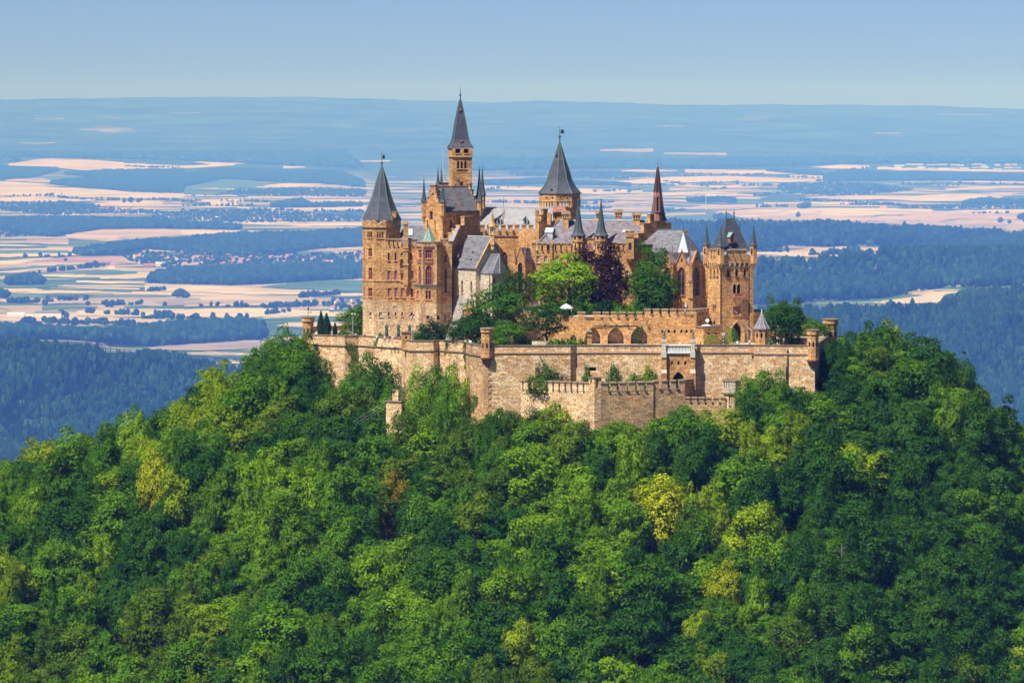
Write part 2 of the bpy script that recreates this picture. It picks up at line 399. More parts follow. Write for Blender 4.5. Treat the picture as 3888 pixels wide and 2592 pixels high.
def window(parent, face, h, frame='red', nx=2, ny=2, depth=0.32, sill=None, pane='glass', surround=None, name='window', fw=None):
    """a window set back in its opening: frame with mullions, pane, sill"""
    ol = arch_outline(*h); w, ht = h[1] - h[0], h[3] - h[2]; fw = fw or max(0.05, min(0.12, w * 0.12)); ii = inset(ol, fw)
    m = M(); n = len(ol); off = -depth + 0.10
    for k in range(n):
        a, b, c, d = ol[k], ol[(k + 1) % n], ii[(k + 1) % n], ii[k]
        m.poly([face.pos(*a, off), face.pos(*b, off), face.pos(*c, off), face.pos(*d, off)])
        m.poly([face.pos(*d, off), face.pos(*c, off), face.pos(*c, off - 0.08), face.pos(*d, off - 0.08)])
    bw = max(0.05, min(0.11, w * 0.10)); rz = face.rz()
    top = h[3] - (0.35 * w if h[4] else fw)
    for k in range(1, nx):
        a = h[0] + w * k / nx; p = face.pos(a, (h[2] + top) / 2, off - 0.03); m.box(p, (bw, 0.09, top - h[2]), rz)
    for k in range(1, ny):
        z = h[2] + (ht * (0.62 if ny == 2 else k / ny)); p = face.pos((h[0] + h[1]) / 2, z, off - 0.035); m.box(p, (w - fw, 0.085, bw), rz)
    if h[4] == 'g' and w > 0.9:      # tracery ring in the arch head
        c = (h[0] + h[1]) / 2; zc = h[3] - 0.62 * w; r = w * 0.2; pts = [(c + r * math.cos(q), zc + r * math.sin(q)) for q in [math.pi * 2 * j / 10 for j in range(10)]]
        for a, b in zip(pts, pts[1:] + pts[:1]): m.tube(face.pos(*a, off - 0.03), face.pos(*b, off - 0.03), 0.045, n=4)
    o = build(m, name, MT[frame], parent)
    g = M(); g.poly([face.pos(*p, -depth + 0.02) for p in ol]); build(g, 'pane', MT[pane], o)
    if sill:
        q = M(); q.box(face.pos((h[0] + h[1]) / 2, h[2] - 0.10, 0.05), (w + 0.25, 0.30, 0.16), rz); build(q, 'sill', MT[sill], o)
    if surround:
        q = M(); out = inset(ol, -0.16)
        for k in range(n):
            a, b, c, d = out[k], out[(k + 1) % n], ol[(k + 1) % n], ol[k]
            m2 = [face.pos(*a, 0.07), face.pos(*b, 0.07), face.pos(*c, 0.07), face.pos(*d, 0.07)]
            q.poly(m2); q.poly([face.pos(*a, -0.01), face.pos(*b, -0.01), face.pos(*b, 0.07), face.pos(*a, 0.07)])
            q.poly([face.pos(*d, 0.07), face.pos(*c, 0.07), face.pos(*c, -0.02), face.pos(*d, -0.02)])
        build(q, 'surround', MT[surround], o)
    return o

_mer = {}
def merlon_mesh(w, th, h, mat, over=0.10, slope=0.25):
    k = (round(w, 2), round(th, 2), round(h, 2), mat)
    if k not in _mer:
        m = M(); m.box((0, th / 2, h / 2), (w, th, h), 0, 0)
        a = w / 2 + over; y0, y1 = -over - 0.05, th + over; zt = h; zf = h - slope * 0.2
        vs = [(-a, y0, zf), (a, y0, zf), (a, y1, zt + 0.02), (-a, y1, zt + 0.02), (-a, y0, zf + 0.16), (a, y0, zf + 0.16), (a, y1, zt + slope + 0.10), (-a, y1, zt + slope + 0.10)]
        m.add(vs, [(3, 2, 1, 0), (0, 1, 5, 4), (1, 2, 6, 5), (2, 3, 7, 6), (3, 0, 4, 7), (4, 5, 6, 7)], 1)
        _mer[k] = mesh_from(m, 'merlon', [MT[mat], MT['cap']])
    return _mer[k]
def merlons(parent, p0, p1, z, h, spans, th=0.55, mat='ochre', sill=True):
    """merlons on the wall head from p0 to p1; spans = (start, end) along it in metres; plus a small sloped sill in each gap"""
    f = Face(p0, p1); rz = f.rz()
    for a, b in spans:
        p = f.pos((a + b) / 2, z - 0.02, 0.03); link('merlon', merlon_mesh(b - a, th, h, mat), parent, p, rz)
    if sill and len(spans) > 1:
        m = M()
        for (a, b), (c, d) in zip(spans[:-1], spans[1:]): m.box(f.pos((b + c) / 2, z - 0.06, -th / 2 + 0.15), (c - b - 0.02, th + 0.3, 0.2), rz)
        build(m, 'embrasure_sills', MT['cap'], parent)
def even(L, n, gap, lead=0.0, tail=0.0):
    w = (L - lead - tail - gap * (n - 1)) / n
    return [(lead + k * (w + gap), lead + k * (w + gap) + w) for k in range(n)]
def px_spans(f, spans, py):
    return [(f.at(a, py)[0], f.at(b, py)[0]) for a, b in spans]

def walls(parent, plan, z0, z1, holes=None, mat='ochre', depth=0.32, cap='lead', zlow=None, lowmat='ochre_rust', name='wall'):
    """outer walls of a block with window openings; returns the faces. holes[i] = [dict(px=(..), arch=..., ...)]"""
    m = M(); faces = []; n = len(plan); wins = []
    for i in range(n):
        f = Face(plan[i], plan[(i + 1) % n]); faces.append(f)
        for hd in (holes or {}).get(i, []):
            hh = f.hole(*hd['px'], hd.get('arch', 0)); wins.append((f, hh, hd))
        if zlow is not None and zlow > z0:
            f.emit(m, zlow, z1, depth, 0); f.emit(m, z0, zlow, depth, 1)
        else: f.emit(m, z0, z1, depth, 0)
    if cap: m.poly([(p[0], p[1], z1) for p in plan], 2)
    o = build(m, name, [MT[mat], MT[lowmat], MT[cap or 'lead']], parent)
    for f, hh, hd in wins:
        window(parent, f, hh, hd.get('frame', 'red'), hd.get('nx', 2), hd.get('ny', 2), depth, hd.get('sill', 'trim'), hd.get('pane', 'glass'), hd.get('surround'), hd.get('name', 'window'))
    return faces
def W(px0, px1, py0, py1, arch=0, frame='red', nx=2, ny=2, sill='trim', pane='glass', surround=None, name='window'):
    return dict(px=(px0, px1, py0, py1), arch=arch, frame=frame, nx=nx, ny=ny, sill=sill, pane=pane, surround=surround, name=name)

def band(parent, plan, z, h=0.25, out=0.15, mat='trim', closed=True, name='string_course'):
    """projecting moulding round a plan"""
    m = M(); n = len(plan); rng = range(n if closed else n - 1)
    c = sum((Vector(p[:2]) for p in plan), Vector((0, 0))) / n
    for i in rng:
        f = Face(plan[i], plan[(i + 1) % n]); L = f.len
        m.box(f.pos(L / 2, z, out / 2 - 0.03 + 0.003 * (i % 2)), (L + out * 1.3, out + 0.1, h + 0.006 * (i % 2)), f.rz())
    return build(m, name, MT[mat], parent)

def ngon(c, r, n, rot=0): return [Vector((c[0] + r * math.cos(rot + 2 * math.pi * k / n), c[1] + r * math.sin(rot + 2 * math.pi * k / n))) for k in range(n)]

def spire(parent, c, prof, n=8, rot=0, mat='slate', rib='copper', rib_r=0.09, finial=None, name='spire', rib_len=1.0):
    """flared spire roof; prof bottom to top [(r,z)..]; finial=(ball_z, top_z, ball_r)"""
    m = M(); pr = [(prof[0][0], prof[0][1] - 0.14)] + prof
    m.loft(c, pr, n, rot); o = build(m, name, MT[mat], parent)
    if rib:
        q = M()
        for k in range(n):
            a = rot + 2 * math.pi * k / n; pts = [(c[0] + (r + 0.02) * math.cos(a), c[1] + (r + 0.02) * math.sin(a), z) for r, z in prof]
            for u, v in zip(pts[:-1], pts[1:]): q.tube(u, v, rib_r, n=5)
        build(q, 'hip_rib', MT[rib], o)
    if finial:
        bz, tz, br = finial; q = M(); zt = prof[-1][1] - 0.2
        q.tube((*c, zt), (*c, bz), br * 0.55, br * 0.4, 8); q.ball((*c, bz), br); q.loft(c, [(br * 0.9, zt + 0.15), (br * 0.9, zt + 0.35)], 8)
        q.tube((*c, bz), (*c, tz), br * 0.28, 0.03, 6); build(q, 'finial', MT['copper_dark'], o)
    return o

def gable_steps(parent, f, z0, steps, th=0.6, mat='ochre', capmat='cap', base=None):
    """stepped gable wall standing over face f: steps = [(s0, s1, ztop)] widest first"""
    m = M(); q = M(); prev = z0
    for s0, s1, zt in steps:
        a, b = f.pos(s0, 0), f.pos(s1, 0); i0, i1 = f.pos(s0, 0, -th), f.pos(s1, 0, -th)
        m.prism([a.xy, b.xy, i1.xy, i0.xy], prev - 0.01, zt, 0)
        prev = zt
    for k, (s0, s1, zt) in enumerate(steps):
        nx = steps[k + 1] if k + 1 < len(steps) else None
        segs = [(s0, s1)] if nx is None else [(s0, nx[0]), (nx[1], s1)]
        for u, v in segs:
            if v - u > 0.05: q.box(f.pos((u + v) / 2, zt + 0.08, -th / 2), (v - u + 0.24, th + 0.3, 0.2), f.rz())
    build(m, 'stepped_gable', MT[mat], parent); build(q, 'gable_coping', MT[capmat], parent)

def pinnacle(parent, p, z0, z1, r=0.22, mat='redstone'):
    m = M(); c = (p[0], p[1]); h = z1 - z0
    m.loft(c, [(r, z0), (r, z0 + h * 0.45), (r * 1.35, z0 + h * 0.46), (r * 1.35, z0 + h * 0.52), (r * 0.8, z0 + h * 0.54), (0.05, z1 - 0.1), (0.12, z1 - 0.05), (0.03, z1)], 4, math.pi / 4)
    for j in range(4):
        for k in range(4):
            a = math.pi / 4 + math.pi / 2 * k; t = 0.58 + 0.1 * j; rr = r * 0.8 * (1 - (t - 0.54) / 0.46) + 0.03
            m.ball((c[0] + rr * math.cos(a), c[1] + rr * math.sin(a), z0 + h * t), 0.09, 5, 3)
    return build(m, 'pinnacle', MT[mat], parent)

def pepper_turret(parent, c, r, zbot, zeave, ztop, n=8, rot=0.39, mat='ochre', prof=None, corbel=1.6, fin=True, slots=None, smat='slate', eave=1.22, name='corner_turret'):
    """small engaged turret: corbelled foot, shaft, flared spire"""
    m = M(); m.loft(c, [(r * 0.15, zbot - corbel), (r * 0.75, zbot - corbel * 0.35), (r * 1.05, zbot - 0.12), (r * 1.05, zbot + 0.12), (r, zbot + 0.14), (r, zeave)], n, rot)
    o = build(m, name, MT[mat], parent)
    h = ztop - zeave; R = r * eave
    spire(o, c, prof or [(R, zeave), (R * 0.72, zeave + h * 0.14), (R * 0.50, zeave + h * 0.32), (R * 0.30, zeave + h * 0.60), (0.07, ztop)], n, rot, smat, 'copper_dark', 0.045,
          (ztop + 0.35, ztop + 1.5, 0.17) if fin else None)
    if slots:
        q = M()
        for a in slots[2]:
            d = Vector((math.cos(a), math.sin(a))); pc = Vector(c) + d * (r * math.cos(math.pi / n) + 0.012)
            t = Vector((-d.y, d.x)); hw = slots[3] if len(slots) > 3 else 0.16; z0, z1 = slots[0], slots[1]
            f = Face(pc - t * hw, pc + t * hw); q.poly([f.pos(*u) for u in arch_outline(0, 2 * hw, z0, z1, 'r')])
        build(q, 'turret_opening', MT['dark'], o)
    return o

def watch_turret(c, r, z0, zshaft, zband, ztop, label, corbel, n=8, rot=0.39, win=None, group='watch turrets of the bastion'):
    """flat-capped bartizan of the bastion"""
    t = thing('watch_turret', label, 'turret', (c[0], c[1], z0), group)
    m = M(); m.loft(c, [(r * 1.0, z0), (r, zshaft)], n, rot); build(m, 'shaft', MT['ochre'], t)
    m = M(); m.loft(c, [(r, zshaft), (r * 1.16, zshaft + 0.25), (r * 1.16, zband)], n, rot); build(m, 'head', MT['ochre'], t)
    m = M(); m.loft(c, [(r * 1.26, zband), (r * 1.28, zband + 0.12), (r * 1.1, ztop)], n, rot); build(m, 'cap_slab', MT['cap'], t)
    m = M(); m.loft(c, [(r * 1.04, zband - 0.02), (r * 1.07, zband + 0.1)], n, rot); build(m, 'cap_bedding', MT['lead'], t)
    if corbel:
        m = M(); m.loft(c, [(0.25, z0 - corbel), (r * 0.8, z0 - corbel * 0.35), (r * 1.12, z0 - 0.45), (r * 1.12, z0 - 0.3), (r * 1.2, z0 - 0.25), (r * 1.2, z0)], n, rot); build(m, 'corbel', MT['redstone'], t)
    for k in range(n):
        a = rot + 2 * math.pi * (k + 0.5) / n; d = Vector((math.cos(a), math.sin(a)))
        if d.y > 0.3: continue
        pc = Vector(c) + d * (r * math.cos(math.pi / n) + 0.015); tt = Vector((-d.y, d.x)); f = Face(pc - tt * 0.23, pc + tt * 0.23)
        zc = win if win else z0 + (zshaft - z0) * 0.5
        q = M(); q.poly([f.pos(*u) for u in arch_outline(0, 0.46, zc - 0.6, zc + 0.6, 'g')]); build(q, 'lookout_slit', MT['dark'], t)
    return t
# ------------------------------------------------------------------ the land: castle hill, plain, foothills, far ridge
rng = np.random.default_rng(7); random.seed(7)
CRX = [-2400, -700, -300, -200, -150, -123, -92, -84, -76, -64, -59, -51, -45, -20, 0, 40, 58, 72, 91, 106, 113, 116, 122, 150, 200, 300, 700, 2400]
CRZ = [-1040, -290, -118, -84, -60, -46, -39, -34, -29, -24, -17, -14, -15, -22, -24, -24, -19, -15, -17, -22, -29, -33, -38, -54, -80, -120, -290, -1040]
FRX = [-2400, -150, -70, -51, -25, -14, -8, 0, 18, 30, 40, 60, 72, 80, 150, 2400]
FRY = [40, 40, 46, 46, 28, 10, -4, -8, -14, -10, -8, -6, -2, 14, 25, 25]
def hill(x, y):
    hc = np.interp(x, CRX, CRZ); yf = np.interp(x, FRX, FRY)
    front = np.maximum(0, yf - y); back = np.maximum(0, y - 105)
    h = hc - 0.50 * front - 0.0006 * front ** 1.5 - 0.48 * back
    h = h + 1.3 * np.sin(x * 0.071 + 1) * np.sin(y * 0.083) + 0.8 * np.sin(x * 0.19 + y * 0.13)
    return np.maximum(h, -1030)

def grid_mesh(name, Xg, Yg, Zg, mat):
    ny, nx = Xg.shape; co = np.stack([Xg, Yg, Zg], -1).reshape(-1, 3)
    idx = np.arange(nx * ny).reshape(ny, nx)
    f = np.stack([idx[:-1, :-1], idx[:-1, 1:], idx[1:, 1:], idx[1:, :-1]], -1).reshape(-1, 4)
    me = bpy.data.meshes.new(name); me.from_pydata(co.tolist(), [], f.tolist()); me.materials.append(mat)
    me.polygons.foreach_set('use_smooth', [True] * len(me.polygons)); me.update()
    o = link(name, me); return o
hx = np.unique(np.concatenate([np.linspace(-2390, -200, 32), np.linspace(-200, 200, 90), np.linspace(200, 2390, 32)]))
hy = np.unique(np.concatenate([np.linspace(-1900, -220, 28), np.linspace(-220, 130, 80), np.linspace(130, 2300, 32)]))
Xg, Yg = np.meshgrid(hx, hy)
tag(grid_mesh('castle_hill', Xg, Yg, hill(Xg, Yg), MT['soil']), kind='structure')

# far land: distance read per pixel column and row from the rows where woods, fields and ridges meet
SC_ = 1.9          # depth scale of the valley
ZP = HC - 566.0 * SC_
def dplain(py): return (HC - ZP) * FPX / (py - 400.0)
FARROWS = [(700, None), (640, 40000 * SC_), (560, 46000 * SC_), (500, 51000 * SC_)]
def prof_left(crest):
    return [(2700, 3500 * SC_), (crest + 560, 6500 * SC_), (crest + 380, 7300 * SC_), (crest + 18, 7800 * SC_), (crest, 7900 * SC_), (crest - 14, dplain(crest - 14))]
def prof_plain(): return [(2700, 3500 * SC_), (1700, dplain(1700))]
def prof_right(c1, c3):
    r = [(2700, 3500), (1720, 6700), (1600, 7050), (c1 + 18, 7800), (c1, 7900), (c1 - 8, 9400), (max(c1 - 90, 1000), 9900), (985, 10100), (972, 12400), (940, 13800), (c3 + 6, 14800), (c3, 14900)]
    return [(a, d * SC_) for a, d in r] + [(c3 - 8, dplain(c3 - 8))]
COLS = [(-3500, prof_left(1270)), (0, prof_left(1300)), (500, prof_left(1338)), (900, prof_left(1398)), (1300, prof_left(1520)), (1700, prof_plain()), (2350, prof_plain()),
        (2560, prof_right(1230, 846)), (3040, prof_right(1182, 848)), (3400, prof_right(1166, 860)), (3560, prof_right(1158, 868)), (3690, prof_right(1118, 876)), (3888, prof_right(1102, 888)), (7400, prof_right(1060, 900))]
PYS = np.concatenate([np.arange(2700, 1320, -20), np.arange(1320, 640, -2), np.arange(640, 499, -10)]).astype(float)
TAB = []
for cpx, pr in COLS:
    pr = list(pr); last = pr[-1][0]
    pr += [(p, dplain(p)) for p in np.arange(last - 1, 699, -6)] + [(p, d) for p, d in FARROWS[1:]]
    a = np.array(pr, float); TAB.append(np.interp(-PYS, -a[:, 0], a[:, 1]))
TAB = np.array(TAB); CPX = np.array([c[0] for c in COLS], float)
def dist(px, py):
    px = np.asarray(px, float); py = np.asarray(py, float)
    i = np.clip(np.searchsorted(CPX, px) - 1, 0, len(CPX) - 2); t = np.clip((px - CPX[i]) / (CPX[i + 1] - CPX[i]), 0, 1)
    j = np.clip(np.searchsorted(-PYS, -py) - 1, 0, len(PYS) - 2); s = np.clip((py - PYS[j]) / (PYS[j + 1] - PYS[j]), 0, 1)
    a = TAB[i, j] * (1 - s) + TAB[i, j + 1] * s; b = TAB[i + 1, j] * (1 - s) + TAB[i + 1, j + 1] * s
    return a * (1 - t) + b * t
def land(px, py, lift=0.0):
    """points of the far land seen at these pixels"""
    d = dist(px, py); u = (np.asarray(px, float) - CX) / FPX; v = (CY - np.asarray(py, float)) / FPX
    ry = CP + v * SP; rz = -SP + v * CP; t = d / ry
    return np.stack([u * t, d - D0, HC + rz * t + lift], -1)
HZX = [-3500, -600, 0, 660, 1160, 1850, 2080, 2430, 2575, 2890, 3270, 3600, 3888, 4600, 7400]
HZY = [395, 384, 377, 369, 368, 389, 383, 392, 400, 397, 399, 404, 416, 410, 405]
gpx = np.unique(np.concatenate([np.linspace(-3500, -100, 40), np.linspace(-100, 4000, 150), np.linspace(4000, 7400, 40)]))
gpy = np.concatenate([np.arange(2700, 1700, -100), np.arange(1700, 820, -8), np.arange(820, 500, -12), [500]]).astype(float)
PXg, PYg = np.meshgrid(gpx, gpy); L0 = land(PXg, PYg)
far = []
hz = np.interp(gpx, HZX, HZY) + 1.2 * np.sin(gpx * 0.021) + 0.8 * np.sin(gpx * 0.057 + 1)
for k, dd in ((0.3, 53000. * SC_), (0.6, 55000. * SC_), (0.85, 57000. * SC_), (1.0, 59000. * SC_)):
    py = 500 + (hz - 500) * k; u = (gpx - CX) / FPX; v = (CY - py) / FPX; t = dd / (CP + v * SP)
    far.append(np.stack([u * t, np.full_like(u, dd - D0), HC + (-SP + v * CP) * t], -1))
b = far[-1].copy(); b[:, 1] += 3500; b[:, 0] *= 1.06; b[:, 2] -= 350; far.append(b)
near = land(gpx, np.full_like(gpx, 2700)); near2 = near.copy(); near2[:, 1] = -D0 - 900; near2[:, 0] *= 1.0; near2[:, 2] = -1045
G = np.concatenate([near2[None], L0, np.array(far)], 0)
gm, N, L, b = newmat('valley_farmland', 0.95, 0.1)
geo = N.new('ShaderNodeNewGeometry').outputs['Position']
vo = N.new('ShaderNodeTexVoronoi'); vo.inputs['Scale'].default_value = 1.0; L.new(mapping(N, L, geo, (1 / 760, 1 / 480, 0)), vo.inputs['Vector'])
sepc = N.new('ShaderNodeSeparateColor'); L.new(vo.outputs['Color'], sepc.inputs[0])
rc = ramp(N, [(0.0, (0.05, 0.085, 0.025)), (0.25, (0.055, 0.10, 0.03)), (0.42, (0.075, 0.13, 0.035)), (0.55, (0.12, 0.16, 0.05)), (0.64, (0.40, 0.30, 0.17)), (0.84, (0.52, 0.39, 0.22))], 'CONSTANT'); L.new(sepc.outputs[0], rc.inputs[0])
n1 = noise(N, L, mapping(N, L, geo, (1 / 1300, 1 / 3800, 0)), 1.0, 6, 0.65); r1 = ramp(N, [(0.55, (0, 0, 0)), (0.60, (1, 1, 1))]); L.new(n1.outputs['Fac'], r1.inputs[0])
col = mix(N, L, r1.outputs[0], rc.outputs[0], (0.045, 0.08, 0.025))
sp = N.new('ShaderNodeSeparateXYZ'); L.new(geo, sp.inputs[0])
mr = N.new('ShaderNodeMapRange'); L.new(sp.outputs['Y'], mr.inputs[0]); mr.inputs[1].default_value = 66000; mr.inputs[2].default_value = 75000
n2 = noise(N, L, mapping(N, L, geo, (1 / 2200, 1 / 7200, 0)), 1.0, 5, 0.6); r2 = ramp(N, [(0.62, (0.030, 0.055, 0.022)), (0.70, (0.10, 0.10, 0.06))]); L.new(n2.outputs['Fac'], r2.inputs[0])
n3 = noise(N, L, mapping(N, L, geo, (1 / 1300, 1 / 1300, 1 / 430)), 1.0, 5, 0.6); r3 = ramp(N, [(0.38, (0.35,) * 3), (0.62, (1.9,) * 3)]); L.new(n3.outputs['Fac'], r3.inputs[0])
col = mix(N, L, mr.outputs[0], col, mix(N, L, 1.0, r2.outputs[0], r3.outputs[0], 'MULTIPLY'))
mf = N.new('ShaderNodeMapRange'); L.new(sp.outputs['Y'], mf.inputs[0]); mf.inputs[1].default_value = 13950; mf.inputs[2].default_value = 14250      # wooded foothills: dark forest floor
col = mix(N, L, mf.outputs[0], (0.016, 0.030, 0.012), col)
L.new(col, b.inputs['Base Color'])
tag(grid_mesh('ground', G[..., 0], G[..., 1], G[..., 2], gm), kind='structure')

# fields: sheets a few metres above the general ground, each with its own crop
def cropmat(name, c, stripe=0.22):
    m, N, L, b = newmat(name, 0.95, 0.1); geo = N.new('ShaderNodeNewGeometry').outputs['Position']
    n = noise(N, L, mapping(N, L, geo, (1 / 1000, 1 / 170, 0)), 1.0, 6, 0.7)
    r = ramp(N, [(0.3, tuple(x * (1 - stripe) for x in c)), (0.7, tuple(min(1, x * (1 + stripe)) for x in c))]); L.new(n.outputs['Fac'], r.inputs[0])
    v = N.new('ShaderNodeTexVoronoi'); v.inputs['Scale'].default_value = 1; L.new(mapping(N, L, geo, (1 / 480, 1 / 380, 0)), v.inputs['Vector'])
    sc = N.new('ShaderNodeSeparateColor'); L.new(v.outputs['Color'], sc.inputs[0]); rv = ramp(N, [(0.0, (0.66, 0.70, 0.66)), (0.22, (0.9, 0.86, 0.82)), (0.5, (1, 1, 1)), (0.8, (1.12, 1.1, 1.06))], 'CONSTANT'); L.new(sc.outputs[1], rv.inputs[0])
    L.new(mix(N, L, 0.8, r.outputs[0], rv.outputs[0], 'MULTIPLY'), b.inputs['Base Color']); return m
CROP = dict(w=cropmat('ripe_wheat', (0.58, 0.455, 0.27)), p=cropmat('stubble', (0.48, 0.345, 0.22)), r=cropmat('bare_reddish_soil', (0.40, 0.235, 0.165)), b=cropmat('dry_brown_soil', (0.36, 0.28, 0.21)), g=cropmat('green_crop', (0.085, 0.16, 0.05)), m=cropmat('meadow', (0.17, 0.22, 0.07)))
WORDS = dict(w='pale ripe wheat', p='cut stubble', r='reddish bare soil', b='dry brown soil', g='dark green crop', m='light green meadow')
def field(kind, x0, x1, top, bot, lift=3.0):
    """top, bot: list of image rows at even steps from x0 to x1"""
    n = max(6, int((x1 - x0) / 30)); t = np.linspace(0, 1, n + 1); px = x0 + (x1 - x0) * t
    jit = 0.7 * np.sin(px * 0.05 + x0) + rng.normal(0, .5, len(px))
    yt = np.interp(t, np.linspace(0, 1, len(top)), top) + jit; yb = np.interp(t, np.linspace(0, 1, len(bot)), bot) + jit
    yb = np.maximum(yb, yt + 0.2); k = max(2, int((yb - yt).max() / 6) + 1)
    rows = [land(px, yb + (yt - yb) * j / k, lift) for j in range(k + 1)]
    A = np.array(rows); o = grid_mesh('field', A[..., 0], A[..., 1], A[..., 2], CROP[kind]); tag(o, kind='structure'); return o
